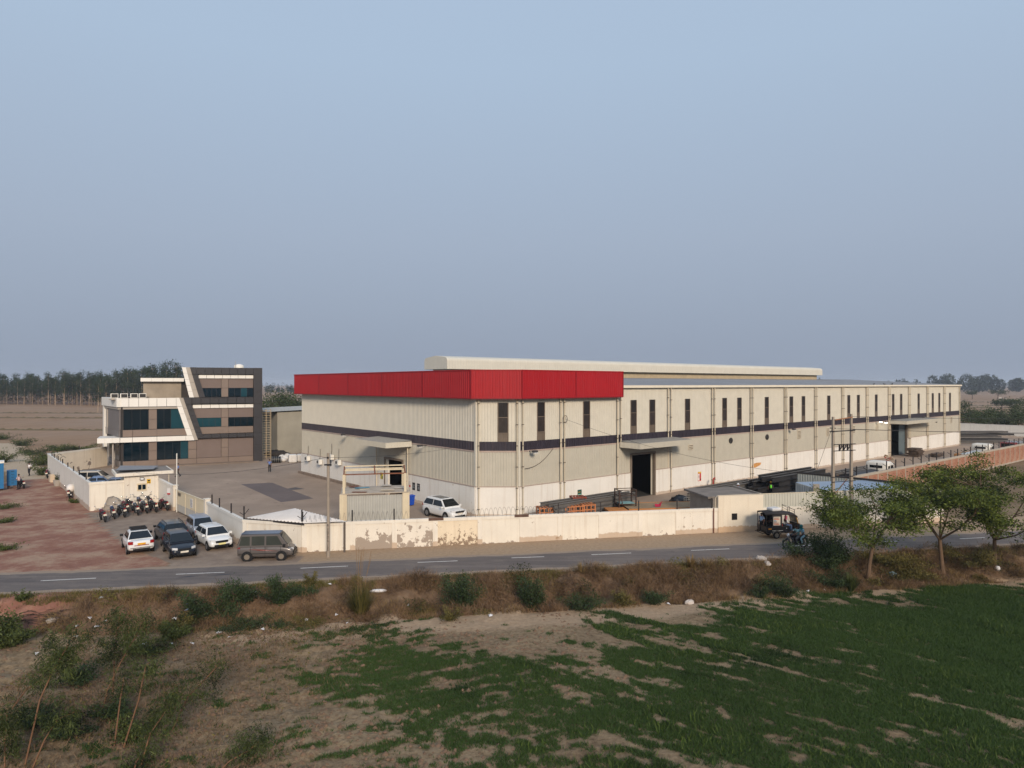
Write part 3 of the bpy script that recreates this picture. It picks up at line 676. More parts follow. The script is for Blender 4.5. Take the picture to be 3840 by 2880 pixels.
canopy('r', 3.03 + 13.4, 3.03 + 22.2, 2.8); canopy('r', 3.03 + 79.6, 3.03 + 95.0, 2.8, 5.95, 5.45)
canopy('l', 2.5 + 10.8, 2.5 + 17.9, 3.1, 6.1, 5.6)
for s_ in (11.3, 17.9): MB().cyl((-.3, 2.5 + s_, 0), (-.3, 2.5 + s_, 5.6), .08, 8).build('downpipe', m_pipe, WH)
# fans, louvres, lamps, signs on the long wall
def onR(px, py, off=.1):
    t = hit(px, C2, D1); Y = C2.y + D1.y * t; return 3.03 + t, zat(py, Y)
def onL(px, py):
    t = hit(px, C1, D2); Y = C1.y + D2.y * t; return 2.5 + t, zat(py, Y)
for px, py in ((2739, 1652), (2875, 1639), (3510, 1578)):
    u, z = onR(px, py); f = MB().tube([(u, -.12, z), (u, -.02, z)], .36, 14).build('exhaust_fan', m_dark, WH); b_ = MB()
    for k in range(5):
        t = k * 2 * math.pi / 5; b_.bar((u, -.14, z), (u + .3 * math.cos(t), -.14, z + .3 * math.sin(t)), .03, .12, up=(0, 1, 0))
    b_.build('fan_blades', m_lamp, f)
for px, py in ((2995, 1629), (3102.5, 1619), (3199, 1610), (3288, 1601), (3566, 1574), (2588, 1667)):
    u, z = onR(px, py); L_ = MB().box(u - .42, u + .42, -.1, -.02, z - .6, z + .6).build('louvre_vent', m_pipe, WH); s = MB()
    for i in range(6): s.add([(u - .36, -.105, z - .52 + i * .18), (u + .36, -.105, z - .52 + i * .18), (u + .36, -.14, z - .44 + i * .18), (u - .36, -.14, z - .44 + i * .18)], [(0, 1, 2, 3)])
    s.build('louvre_slats', m_clip, L_)
def flood(ax, a, z, lit=False):
    def q(x, o, zz): return (x, -o, zz) if ax == 'r' else (-o, x, zz)
    f = MB(); f.bar(q(a, .05, z + .05), q(a, .75, z + .1), .05); p = q(a, .85, z)
    f.box(p[0] - .22, p[0] + .22, p[1] - .18, p[1] + .18, p[2] - .02, p[2] + .16); o = f.build('floodlight', m_lamp, WH)
    MB().box(p[0] - .2, p[0] + .2, p[1] - .17, p[1] + .17, p[2] - .08, p[2] - .021).build('lens', m_lit if lit else m_glassy, o)
for px, py, ax, lit in ((1312, 1631, 'l', 0), (1602, 1672, 'l', 0), (1983, 1693, 'r', 0), (3282, 1581, 'r', 1), (3302, 1583, 'r', 1), (3443, 1567, 'r', 1), (3459, 1569, 'r', 1), (2955, 1610, 'r', 0)):
    a, z = onR(px, py) if ax == 'r' else onL(px, py); flood(ax, a, z, lit)
def poster(ax, px, py, w, h, rgb, bands):
    a, z = onR(px, py) if ax == 'r' else onL(px, py)
    def bx(x0, x1, o0, o1, z0, z1):
        return MB().box(x0, x1, -o1, -o0, z0, z1) if ax == 'r' else MB().box(-o1, -o0, x0, x1, z0, z1)
    po = bx(a - w / 2, a + w / 2, .105, .125, z - h / 2, z + h / 2).build('wall_notice', M('notice_%d_%d_%d' % rgb, rgb, .5, .03), WH)
    for (x0, x1, z0, z1, c3) in bands:
        bx(a + (x0 - .5) * w, a + (x1 - .5) * w, .127, .131, z + (z0 - .5) * h, z + (z1 - .5) * h).build('print', M('print_%d_%d_%d' % c3, c3, .5, .03), po)
poster('r', 2170.5, 1855, .55, 1.0, (36, 78, 70), [(.1, .9, .08, .42, (200, 204, 196)), (.2, .45, .12, .38, (70, 96, 110)), (.55, .8, .12, .38, (70, 96, 110)), (.1, .9, .5, .56, (150, 196, 176)), (.1, .7, .75, .8, (190, 150, 70))])
poster('r', 2620, 1786, .6, 1.05, (196, 66, 62), [(0, 1, .85, 1, (214, 176, 70)), (.0, .5, .05, .8, (224, 214, 206)), (.1, .4, .35, .6, (90, 60, 60)), (.55, .95, .1, .25, (110, 30, 34))])
poster('l', 1555, 1823, .5, .75, (34, 36, 40), [(.12, .88, .62, .7, (150, 152, 150)), (.15, .85, .25, .5, (110, 116, 118))])
poster('l', 1573, 1827, .5, .75, (38, 40, 44), [(.12, .88, .72, .8, (150, 152, 150)), (.15, .6, .2, .6, (120, 124, 126))])
poster('l', 1527, 1820, .55, 1.0, (168, 70, 60), [(.15, .85, .15, .9, (220, 216, 206)), (.3, .6, .3, .6, (60, 60, 62))])
poster('l', 1541, 1822, .3, 1.0, (205, 198, 190), [(0, 1, .4, .6, (180, 60, 54))])
poster('l', 1435, 1784, .55, .7, (200, 178, 60), [(.05, .48, .05, .48, (40, 84, 66)), (.52, .95, .52, .95, (60, 90, 80))])
# split air conditioners under the left wall's stripe
for px, py in ((1163.6, 1718), (1209, 1731), (1253, 1713), (1280, 1733)):
    w, z = onL(px, py); o = MB().box(-.62, -.2, w - .42, w + .42, z - .3, z + .3).build('air_conditioner', m_white, WH)
    MB().cyl((-.64, w + .1, z), (-.6, w + .1, z), .22, 12).build('fan_grille', m_lamp, o)
    MB().tube([(-.25, w + .3, z + .3), (-.14, w + .35, z + .7), (-.14, w + .35, z + 1.6)], .03, 5).build('pipe_run', m_clip, o)
# hose hook and cable loop
uu, zz = onR(2112, 1571); MB().tube([(uu + .25 * math.cos(t * .4), -.3, zz + .35 * math.sin(t * .4)) for t in range(17)], .03, 5).build('cable_coil', m_clip, WH)
uu, zz = onR(1965, 1757); u2, z2 = onR(2073, 1677)
MB().tube([(uu + (u2 - uu) * t / 8, -.15, zz + (z2 - zz) * (t / 8) ** 2.2) for t in range(9)], .025, 5).build('hanging_cable', m_clip, WH)
# concrete kerb of the plinth foot on the left wall
box('plinth_footing', M('footing', (128, 112, 98), .95, .2, 2, bump=.3), WH, -.42, -.1, 20, WLn + .3, 0, .3)
uu, zz = onR(2833, 1744); MB().add([(uu - 1.1, -.104, zz - .2), (uu - .2, -.104, zz - .3), (uu + 1.0, -.104, zz - .05), (uu + 1.2, -.104, zz + .25), (uu + .1, -.104, zz + .3), (uu - .8, -.104, zz + .2)], [tuple(range(6))]).build('rust_stain', M('rust_stain', (196, 142, 84), .9, .2), WH)
# ------------------------------------------------------------------ office block
OA = Vector((-56.2, 97.4)); OTH = R(27.0); OX = Vector((math.cos(OTH), math.sin(OTH))); OYv = Vector((-math.sin(OTH), math.cos(OTH)))
OF = empty('office_building', (OA.x, OA.y, 0), OTH, 'three-storey office block with slanted white and charcoal cladding frames', 'building')
def Q(xr, yr, dep=0.0):
    """point of the front (or a plane dep metres behind it) from the survey crop: local x, height"""
    o = OA + OYv * dep; px = 300 + .3436 * xr; t = hit(px, o, OX); Y = o.y + OX.y * t
    return t, zat(1340 + .3436 * yr, Y)
def ox(xr): return Q(xr, 291)[0]
m_ow = M('cladding_white', (226, 222, 214), .4, .03, .7, spec=.45); m_od = M('cladding_charcoal', (44, 42, 45), .4, .08, .7, spec=.45)
m_ob = M('cladding_taupe', (122, 106, 95), .4, .08, .5, spec=.45); m_obr = M('cladding_brown', (112, 97, 90), .6, .05, .7)
m_olg = M('cladding_grey', (168, 160, 150), .45, .04, .7); m_osd = M('cladding_side_shade', (112, 106, 104), .45, .05, .6)  # second grey: shade on the office flank put into the cladding colour
m_glass = M('glass_teal', (5, 24, 33), .08, .2, .5, spec=.45); m_glt = M('glass_blind', (14, 60, 70), .12, .1, .8, spec=.6)
m_core = M('core_dark', (60, 56, 54), .9); m_beige = M('plaster_beige', (150, 138, 122), .9, .15, .6, streak=.3)
LX = ox(1985)
def rect(name, mat, x0, x1, z0, z1, out, back=-.12, parent=OF, gap=.022):
    return box(name, mat, parent, x0 + gap, x1 - gap, -out, -back, z0 + gap, z1 - gap)
def poly(name, mat, pts, out, back=.12, parent=OF):
    return MB().prism(pts, -out, back, 'y').build(name, mat, parent)
xl = [ox(v) for v in (465, 748, 840, 1180, 1272, 1541, 1618, 1890)]; x_l, xa, xb, xc_, xd, xe, xf, xg = xl
def slx(kind, z):
    """left edge of the slanted frame at a height: 'w' white outer, 'g' grey return, 'd' charcoal, 'e' charcoal inner"""
    tab = {'wl': ((1112, 112), (1192, 437)), 'gl': ((1155, 112), (1243, 437)), 'dl': ((1200, 112), (1300, 437)), 'el': ((1285, 190), (1365, 435)),
           'w': ((1060, 535), (1168, 850)), 'g': ((1085, 447), (1243, 890)), 'd': ((1130, 450), (1283, 888)), 'e': ((1215, 500), (1335, 840))}[kind]
    (x0, z0), (x1, z1) = Q(*tab[0]), Q(*tab[1]); return x0 + (x1 - x0) * (z - z0) / (z1 - z0)
# solid core behind the cladding
MB().prism([(.12, .12), (LX - .5, .12), (LX - .5, 11), (-2.4, 11.2)], 0, 9.7).build('core', m_core, OF)
x3 = ox(1200); MB().prism([(x3, .14), (LX - .5, .14), (LX - .5, 10.5), (x3 - .5, 10.5)], 9.7, 14.0).build('core', m_core, OF)
box('roof_slab', m_olg, OF, x3 - .4, LX - .3, .1, 10.6, 14.0, 14.1)
# ground floor
zb, zt = .88, 3.58
for a, b in ((x_l, (x_l + xa) / 2.1), ((x_l + xa) / 2.1, xb), (xb, xd), (xd, xf), (xf, xg)): rect('cladding_panel', m_ob, a, b, .05, zb, .1)
def glazing(x0, x1, z0, z1, n, blind=(), out=.02, sx0=None, sx1=None):
    w = rect('window', m_core, x0, x1, z0, z1, out - .03)
    for i in range(n):
        a = x0 + (x1 - x0) * i / n; b = x0 + (x1 - x0) * (i + 1) / n
        box('pane', m_glt if i in blind else m_glass, w, a + .02, b - .02, -out, -out + .03, z0 + .03, z1 - .03)
    return w
glazing(x_l + .1, xa, zb, zt, 3); glazing(xb, xc_, zb, zt, 4, (3,))
for a, b in ((xa, xb), (xc_, xd), (xe, xf)):
    z1_ = 3.58 if a < xd else 3.84
    rect('cladding_panel', m_ob, a, b, zb, (zb + z1_) / 2, .12); rect('cladding_panel', m_ob, a, b, (zb + z1_) / 2, z1_, .12)
rect('cladding_panel', m_obr, xd, xe, zb, 3.84, .06); rect('cladding_panel', m_obr, xf, xg, zb, 3.84, .06)
# white band over the ground floor
for a, b in ((x_l - .3, ox(575)), (ox(575), xb), (xb, ox(1155))): rect('cladding_panel', m_ow, a, b, 3.6, 4.32, .5)
poly('cladding_panel', m_ow, [(ox(1155) + .012, 3.61), (slx('g', 3.61), 3.61), (slx('g', 4.31), 4.31), (ox(1155) + .012, 4.31)], .5)
# first floor, left of the slant
for a, b in ((x_l, ox(575)), (ox(575), xb)): rect('cladding_panel', m_ob, a, b, 4.36, 5.38, .12)
poly('cladding_panel', m_ob, [(xb + .01, 4.37), (slx('w', 4.37), 4.37), (slx('w', 5.37), 5.37), (xb + .01, 5.37)], .12)
glazing(x_l + .1, xa, 5.4, 8.32, 3)
w_ = poly('window', m_core, [(xb, 5.4), (slx('w', 5.4), 5.4), (slx('w', 8.32), 8.32), (xb, 8.32)], -.01)
for i, (a, b) in enumerate(((1.0, .5), (.5, 0.0))): pass
xm = [xb, xb + (slx('w', 8.3) - xb) * .33, xb + (slx('w', 8.3) - xb) * .66]
for i in range(3):
    a = xm[i] + .02; top = xm[i + 1] - .02 if i < 2 else slx('w', 8.29); bot = xm[i + 1] - .02 if i < 2 else slx('w', 5.43)
    MB().prism([(a, 5.43), (bot, 5.43), (top, 8.29), (a, 8.29)], -.02, .008, 'y').build('pane', m_glt if i == 2 else m_glass, w_)
rect('cladding_panel', m_ob, xa, xb, 5.4, 6.85, .14); rect('cladding_panel', m_ob, xa, xb, 6.85, 8.32, .14)
rect('soffit_strip', m_olg, x_l, slx('w', 8.4), 8.34, 8.68, .3)
px_ = [450, 535, 642, 752, 840, 945, 1050]
for a, b in zip(px_[:-1], px_[1:]): rect('cladding_panel', m_ow, ox(a), ox(b), 8.7, 9.97, .55)
poly('cladding_panel', m_ow, [(ox(1050) + .012, 8.71), (slx('g', 8.71), 8.71), (slx('g', 9.96), 9.96), (ox(1050) + .012, 9.96)], .55)
def leg(mat, ka, kb, z0, z1, out, n):
    for i in range(n):
        a = z0 + (z1 - z0) * i / n + .012; b = z0 + (z1 - z0) * (i + 1) / n - .012
        poly('cladding_panel', mat, [(slx(ka, a), a), (slx(kb, a) - .01, a), (slx(kb, b) - .01, b), (slx(ka, b), b)], out)
leg(m_ow, 'w', 'g', 4.34, 8.68, .54, 4); leg(m_olg, 'g', 'd', 3.62, 9.96, .36, 4); leg(m_od, 'd', 'e', 3.88, 9.0, .6, 6)
leg(m_ow, 'wl', 'gl', 10.0, 14.5, .54, 5); leg(m_olg, 'gl', 'dl', 10.0, 14.5, .36, 4); leg(m_od, 'dl', 'el', 10.0, 13.42, .6, 4)
# charcoal bands and end fin
def band(z0, z1, xs_, first):
    for i, (a, b) in enumerate(zip(xs_[:-1], xs_[1:])): rect('cladding_panel', m_od, a, b, z0, z1, .6)
n7 = lambda a, b, n: [a + (b - a) * i / n for i in range(n + 1)]
band(3.86, 4.46, n7(slx('e', 4.2), xg, 6), 0); band(9.02, 9.98, n7(slx('e', 9.0) + .02, xg, 7), 0); band(13.45, 14.5, n7(ox(1270), xg, 7), 0)
poly('cladding_panel', m_od, [(slx('d', 3.87), 3.87), (slx('e', 4.2) - .02, 3.87), (slx('e', 4.2) - .02, 4.45), (slx('d', 4.45), 4.45)], .615)
poly('cladding_panel', m_od, [(slx('d', 9.03), 9.03), (slx('e', 9.0), 9.03), (slx('e', 9.0), 9.97), (slx('d', 9.97), 9.97)], .615)
poly('cladding_panel', m_od, [(slx('dl', 13.46), 13.46), (ox(1270) - .01, 13.46), (ox(1270) - .01, 14.49), (slx('dl', 14.49), 14.49)], .6)
for z0, z1 in ((0, 2.4), (2.4, 4.46), (4.46, 6.8), (6.8, 9.0), (9.0, 10.9), (10.9, 13.4), (13.4, 14.5)): box('cladding_panel', m_od, OF, xg + .012, LX - .012, -.6, .6, z0 + .01, z1 - .01)
box('cladding_panel', m_od, OF, LX - .45, LX - .02, .62, 11, .05, 14.4)
# right of the slant: first and second floor
poly('cladding_panel', m_ob, [(slx('e', 4.5), 4.49), (xf, 4.49), (xf, 5.5), (slx('e', 5.5), 5.5)], .12); rect('cladding_panel', m_ob, xf, xg, 4.48, 5.5, .12)
for lo, hi, kk in ((5.52, 8.32, 'e'), (10.03, 12.8, 'el')):
    zm = lo + (hi - lo) * .49
    xs0 = slx(kk, lo)
    w1 = poly('window', m_core, [(slx(kk, lo), lo), (xe, lo), (xe, zm), (slx(kk, zm), zm)], -.01); xq = n7(slx(kk, zm), xe, 4)
    for i in range(4):
        a0 = slx(kk, lo) if i == 0 else xq[i] + .02; MB().prism([(a0, lo + .03), (xq[i + 1] - .02, lo + .03), (xq[i + 1] - .02, zm - .03), (xq[i] + .02 if i else slx(kk, zm), zm - .03)] if i else [(a0 - .3 if False else slx(kk, zm - .03), zm - .03), (slx(kk, lo + .03) if slx(kk, lo) < xq[1] else xq[1] - .1, lo + .03), (xq[1] - .02, lo + .03), (xq[1] - .02, zm - .03)], -.02, .008, 'y').build('pane', m_glt if kk == 'e' else m_glass, w1)
    glazing(xf, xg, lo, zm, 4, (2,) if kk == 'el' else ())
    poly('cladding_panel', m_obr, [(slx(kk, zm) - 0, zm + .01), (xe - .01, zm + .01), (xe - .01, hi), (slx(kk, hi), hi)], .07); rect('cladding_panel', m_obr, xf, xg, zm, hi, .07)
    rect('cladding_panel', m_ob, xe, xf, lo, zm, .14); rect('cladding_panel', m_ob, xe, xf, zm, hi, .14)
    xs_ = n7(slx(kk, hi + .3), xg, 7)
    for a, b in zip(xs_[:-1], xs_[1:]): rect('cladding_panel', m_ow, a, b, hi + .03, hi + .58, .3)
# left flank (seen obliquely): the side runs back from the corner
SD = Vector((-.225, .974))
def side(name, mat, s0, s1, z0, z1, out, parent=OF):
    n = Vector((-.974, -.225)); p = SD * s0; q = SD * s1
    return MB().prism([tuple(p + n * out), tuple(q + n * out), tuple(q - n * .1), tuple(p - n * .1)], z0, z1).build(name, mat, parent)
side('cladding_panel', m_osd, .3, 5.5, 4.36, 5.38, .12); side('cladding_panel', m_osd, 5.52, 11, 4.36, 5.38, .12)
side('cladding_panel', m_ow, -.3, 4.9, 8.7, 9.97, .5); side('cladding_panel', m_ow, 4.92, 11.6, 8.7, 9.97, .5); side('soffit_strip', m_olg, 0, 11, 8.34, 8.68, .3)
side('cladding_panel', m_osd, 0.15, 8.6, 5.4, 8.32, .1); side('column', m_ow, 10.6, 11.5, 0, 8.7, .35); side('column', m_olg, 9.0, 9.7, 4.4, 8.34, .2)
w2 = side('window', m_core, .3, 8.0, .9, 3.5, .05)
for i in range(4): side('pane', m_glass, .4 + i * 1.9, 2.2 + i * 1.9, .95, 3.45, .07, w2)
side('cladding_panel', m_osd, .2, 8.2, .05, .88, .12); side('column', m_olg, 8.2, 8.9, 0, 3.6, .15)
# entrance canopy
xk0 = ox(190); box('entrance_canopy', m_ow, OF, xk0, x_l - .32, -.5, 4.3, 3.62, 4.32); cnp = OF.children[-1]
xs_ = n7(xk0, x_l - .32, 3)
for a, b in zip(xs_[:-1], xs_[1:]): rect('cladding_panel', m_ow, a, b, 3.6, 4.34, .56, -.0)
for y in (.2, 3.6): MB().cyl((-.9, y, 0), (-.9, y, 3.6), .11, 10).build('canopy_column', m_olg, OF)
# set-back room on the terrace
d_ = 2.6; xr0, zr0 = Q(690, 440, d_); xr1, _ = Q(1105, 440, d_); zr1 = Q(900, 264, d_)[1]
box('roof_room', m_beige, OF, xr0, xr1, d_, 8.5, 9.6, zr1); xs0, _ = Q(660, 300, d_ - .8); xs1, _ = Q(1135, 300, d_ - .8)
for a, b in zip(n7(xs0, xs1, 4)[:-1], n7(xs0, xs1, 4)[1:]): box('cladding_panel', m_ow, OF, a + .01, b - .01, d_ - .8, 9, zr1, zr1 + .52)
box('terrace_floor', m_beige, OF, -1.5, x3, .3, 10.8, 9.72, 9.76)
box('dark_gap_panel', m_core, OF, xr1, x3 + .2, d_ + .2, d_ + .3, 9.7, 12.3)  # dark panel across the gap beside the roof room
box('roof_parapet', m_ow, OF, x3 - .5, x3 - .42, .2, 10.4, 13.2, 14.35)
for i, xr in enumerate((375, 480, 590, 682)):
    x, z = Q(xr, 415, 1.0); a = box('air_conditioner', m_white, OF, x - .48, x + .48, 1.0, 1.4, 9.98, 10.62); box('fan_grille', m_dark, a, x - .36, x + .42, .97, 1.0, 10.04, 10.55)
    box('stand', m_olg, a, x - .4, x + .4, 1.02, 1.38, 9.74, 9.98)
x, z = Q(1735, 112, 4.0); t = MB(); t.tube([(x, 4, 14.1), (x, 4, 14.9), (x, 4, 15.05), (x, 4, 15.18)], [.75, .75, .6, .25], 14).build('water_tank', m_white, OF)
x, z = Q(1697, 80, 3); MB().cyl((x, 3, 14.1), (x, 3, 15.6), .03, 5).build('mast', m_olg, OF)
box('plinth_step', M('footing', (128, 112, 98), .95), OF, 1, LX - .5, -1.6, -.1, 0.01, .12)
# ------------------------------------------------------------------ compound walls
m_wall = M('wall_plaster', (222, 214, 200), .9, .07, .7, bump=.15, streak=.45, streak_rgb=(178, 156, 130), base_dirt=((168, 134, 100), .7), spots=((160, 144, 126), .655, 2.6))
m_wallb = M('wall_plaster_pale', (214, 209, 200), .9, .05, .7, bump=.1, streak=.35, streak_rgb=(172, 156, 138), base_dirt=((150, 118, 90), .9))
m_post = M('angle_iron', (44, 40, 40), .6); m_wire = M('razor_wire', (140, 134, 126), .4, metal=.6)
m_cem = M('bare_cement', (150, 141, 130), .95, .15, 1.2, bump=.2)
def peel(name, rgb, under, thr, zh, zk, scale=1.3, fine=.0):
    """plaster flaking off in patches, more of it low on the wall"""
    if name in MATS: return MATS[name]
    m = M(name, rgb, .9, .06, .7, bump=.1, streak=.45, streak_rgb=(180, 156, 128)); nt = m.node_tree; N = nt.nodes; L = nt.links; b = N['Principled BSDF']
    old = b.inputs['Base Color'].links[0].from_socket
    tc = N.new('ShaderNodeTexCoord'); n = N.new('ShaderNodeTexNoise'); n.inputs['Scale'].default_value = scale; n.inputs['Detail'].default_value = 9; n.inputs['Roughness'].default_value = .62 + fine
    L.new(tc.outputs['Object'], n.inputs['Vector']); sp = N.new('ShaderNodeSeparateXYZ'); L.new(tc.outputs['Object'], sp.inputs[0])
    ma = N.new('ShaderNodeMath'); ma.operation = 'MULTIPLY_ADD'; ma.inputs[1].default_value = -zk / zh; ma.inputs[2].default_value = zk; L.new(sp.outputs['Z'], ma.inputs[0])
    ad = N.new('ShaderNodeMath'); ad.operation = 'ADD'; L.new(ma.outputs[0], ad.inputs[0]); L.new(n.outputs['Fac'], ad.inputs[1])
    r = N.new('ShaderNodeValToRGB'); L.new(ad.outputs[0], r.inputs[0]); r.color_ramp.elements[0].position = thr; r.color_ramp.elements[1].position = thr + .012
    mx = N.new('ShaderNodeMix'); mx.data_type = 'RGBA'; L.new(r.outputs[0], mx.inputs[0]); L.new(old, mx.inputs[6]); mx.inputs[7].default_value = (*lin(*under), 1)
    L.new(mx.outputs[2], b.inputs['Base Color']); return m
m_peel = peel('plaster_flaking', (222, 213, 198), (158, 144, 130), .655, 1.9, .30, 1.3, .04)
m_peel2 = peel('plaster_flaking_high', (222, 213, 198), (158, 144, 130), .60, 1.9, .14, 1.5, .05)
m_peel3 = peel('plaster_pocked', (222, 206, 180), (140, 120, 100), .70, 1.9, .25, 3.2, .1)
m_peelb = peel('plaster_foot_flaking', (222, 214, 199), (150, 134, 120), .80, .7, .30, 1.7, .06)
def wall_run(root, p, q, h, mat, pil=(), th=.24, cop=True, pmats=None, coph=.22, posts=(), posth=.65, h2=None, pw=.36, name='wall_panel', mcop=None):
    """plastered wall from p to q: recessed panels between pillars under a beam; pillars and posts at distances along"""
    p = Vector((p.x, p.y)); q = Vector((q.x, q.y)); L = (q - p).length; d = (q - p) / L; n = Vector((d.y, -d.x))     # n points to the outer (right-hand) side
    h2 = h2 or h; hz_ = lambda a: h + (h2 - h) * a / L
    def slab(nm, a0, a1, z0, z1, o0, o1, mt, par=root):
        ps = [p + d * a0 + n * o1, p + d * a1 + n * o1, p + d * a1 + n * o0, p + d * a0 + n * o0]
        z1a, z1b = (z1(a0), z1(a1)) if callable(z1) else (z1, z1); z0a, z0b = (z0(a0), z0(a1)) if callable(z0) else (z0, z0)
        vs = [(ps[0].x, ps[0].y, z0a), (ps[1].x, ps[1].y, z0b), (ps[2].x, ps[2].y, z0b), (ps[3].x, ps[3].y, z0a), (ps[0].x, ps[0].y, z1a), (ps[1].x, ps[1].y, z1b), (ps[2].x, ps[2].y, z1b), (ps[3].x, ps[3].y, z1a)]
        return MB().add(vs, [(0, 3, 2, 1), (4, 5, 6, 7), (0, 1, 5, 4), (1, 2, 6, 5), (2, 3, 7, 6), (3, 0, 4, 7)]).build(nm, mt, par)
    cuts = [0.0] + sorted(pil) + [L]
    for i, (a, b) in enumerate(zip(cuts[:-1], cuts[1:])):
        a_ = a + (pw / 2 if i > 0 else 0); b_ = b - (pw / 2 if i < len(cuts) - 2 else 0)
        if b_ - a_ > .05: slab(name, a_, b_, 0, (lambda x: hz_(x) - coph) if cop else hz_, -th / 2, th / 2 - .05, (pmats or {}).get(i, mat))
    for a in pil: slab('pillar', a - pw / 2, a + pw / 2, 0, (lambda x: hz_(x) - coph) if cop else hz_, -th / 2 - .02, th / 2, mat)
    if cop: slab('coping', 0, L, lambda x: hz_(x) - coph, hz_, -th / 2 - .02, th / 2 + .003, mcop or mat)
    for a in posts:
        c = p + d * a; z = hz_(a); MB().box(c.x - .04, c.x + .04, c.y - .04, c.y + .04, z - .02, z + posth).build('fence_post', m_post, root)
    return d, n, L
def along(p, q, px):
    d = (Vector((q.x, q.y)) - Vector((p.x, p.y))).normalized(); return hit(px, Vector((p.x, p.y)), d)
def razor(root, p, q, z, a0, a1, r=.32, pitch=.34):
    p = Vector((p.x, p.y)); q = Vector((q.x, q.y)); d = (q - p).normalized(); n = Vector((-d.y, d.x)); pts = []
    k = int((a1 - a0) / pitch * 10)
    for i in range(k + 1):
        a = a0 + (a1 - a0) * i / k; t = i / 10 * 2 * math.pi; w = .8 + .25 * math.sin(i * .013) ; c = p + d * a + n * (math.cos(t) * r * w)
        pts.append((c.x, c.y, z + r * w + math.sin(t) * r * w))
    MB().tube(pts, .011, 3, cap=False).build('razor_wire', m_wire, root)
# front wall along the road
FW = empty('front_boundary_wall', (0, 0, 0), 0, 'long cream plastered roadside wall with flaking panels and razor wire', 'wall')
FE = Vector((17.0, Yw(17.0), 0))
ppx = [1323, 1479, 1632, 1799, 1956, 2099, 2252, 2399, 2540]
pil = [.18] + [along(W4, FE, x) for x in ppx]
wall_run(FW, W4, FE, 2.08, m_wall, pil, .26, pmats={0: m_peelb, 1: m_peelb, 2: m_peel, 3: m_peel2, 4: m_peel3, 5: m_peelb, 7: m_peelb, 9: m_peelb}, h2=1.98,
         posts=[along(W4, FE, x) for x in (1135, 1321, 1478, 2094, 2252, 2395, 2539, 2669)], posth=.8)
razor(FW, W4, FE, 2.05, along(W4, FE, 1140), along(W4, FE, 1530)); razor(FW, W4, FE, 2.02, along(W4, FE, 1720), along(W4, FE, 2150))
# broken notches of the coping
for px in (1636, 1956):
    a = along(W4, FE, px); d = (FE - W4).normalized(); c = W4 + d * a; MB().bar((*xy(c - d * .55 - Vector((0, .14, 0))), 2.0), (*xy(c + d * .55 - Vector((0, .14, 0))), 2.0), .05, .2).build('broken_coping', M('old_brick', (98, 76, 66), .95, .3, 4), FW)
# wall from the gate to the corner by the van, and its return to the road wall
GW = empty('gateside_wall', (0, 0, 0), 0, 'pale plastered wall behind the parked white hatchback, beside the gate', 'wall')
wall_run(GW, GP2, W3, 2.06, m_wallb, [.2], .24, posts=[along(GP2, W3, x) for x in (795, 823, 867)], posth=.75)
CW = empty('corner_wall', (0, 0, 0), 0, 'short cream wall behind the grey van under the low sheet roof', 'wall')
wall_run(CW, W3, W4, 2.06, m_wall, [.15], .24, h2=2.08)
# left compound wall and rear wall
LW = empty('side_boundary_wall', (0, 0, 0), 0, 'tall whitewashed wall running beside the red dirt track', 'wall')
LLen = (Vector(W1) - Vector(W0)).length
wall_run(LW, W0, W1, 2.9, m_wallb, [], .24, posts=[LLen * f for f in (.12, .2, .3, .42, .55, .68, .8, .93)], posth=.5, h2=2.7)
# hooked posts
for f in (.16, .26, .36):
    c = W0.lerp(W1, f); MB().tube([(c.x, c.y, 2.75), (c.x, c.y, 3.25), (c.x + .25, c.y + .1, 3.5), (c.x + .5, c.y + .2, 3.3)], .03, 5).build('bent_post', m_post, LW)
RWl = empty('rear_boundary_wall', (0, 0, 0), 0, 'cream wall with a bare grey patch left of the office', 'wall')
RB = at(400, 99.5); wall_run(RWl, RB, W0, 2.85, m_peelb, [], .24, posts=[5.2], posth=.6, pmats={0: peel('plaster_rear', (222, 208, 186), (138, 124, 112), .66, 3.0, .1, .55)})
NW = empty('gatehouse_wall', (0, 0, 0), 0, 'cream wall facing the parked motorcycles at the track corner', 'wall')
wall_run(NW, W1, W2, 2.7, m_wall, [], .24, pmats={0: m_peelb})
EW = empty('gate_flank_wall', (0, 0, 0), 0, 'short pale wall between the gatehouse and the sliding gate', 'wall')
wall_run(EW, W2, GP1, 2.7, m_wallb, [], .24, h2=2.3)
nt_ = W2.lerp(GP1, .72); MB().box(nt_.x - .2, nt_.x + .2, nt_.y - .18, nt_.y - .16, 1.4, 2.0).build('wall_notice', M('notice_white', (200, 198, 196), .5), EW)
MB().box(nt_.x - .2, nt_.x + .2, nt_.y - .19, nt_.y - .181, 1.4, 1.55).build('wall_notice', M('notice_red', (170, 60, 60), .5), EW)
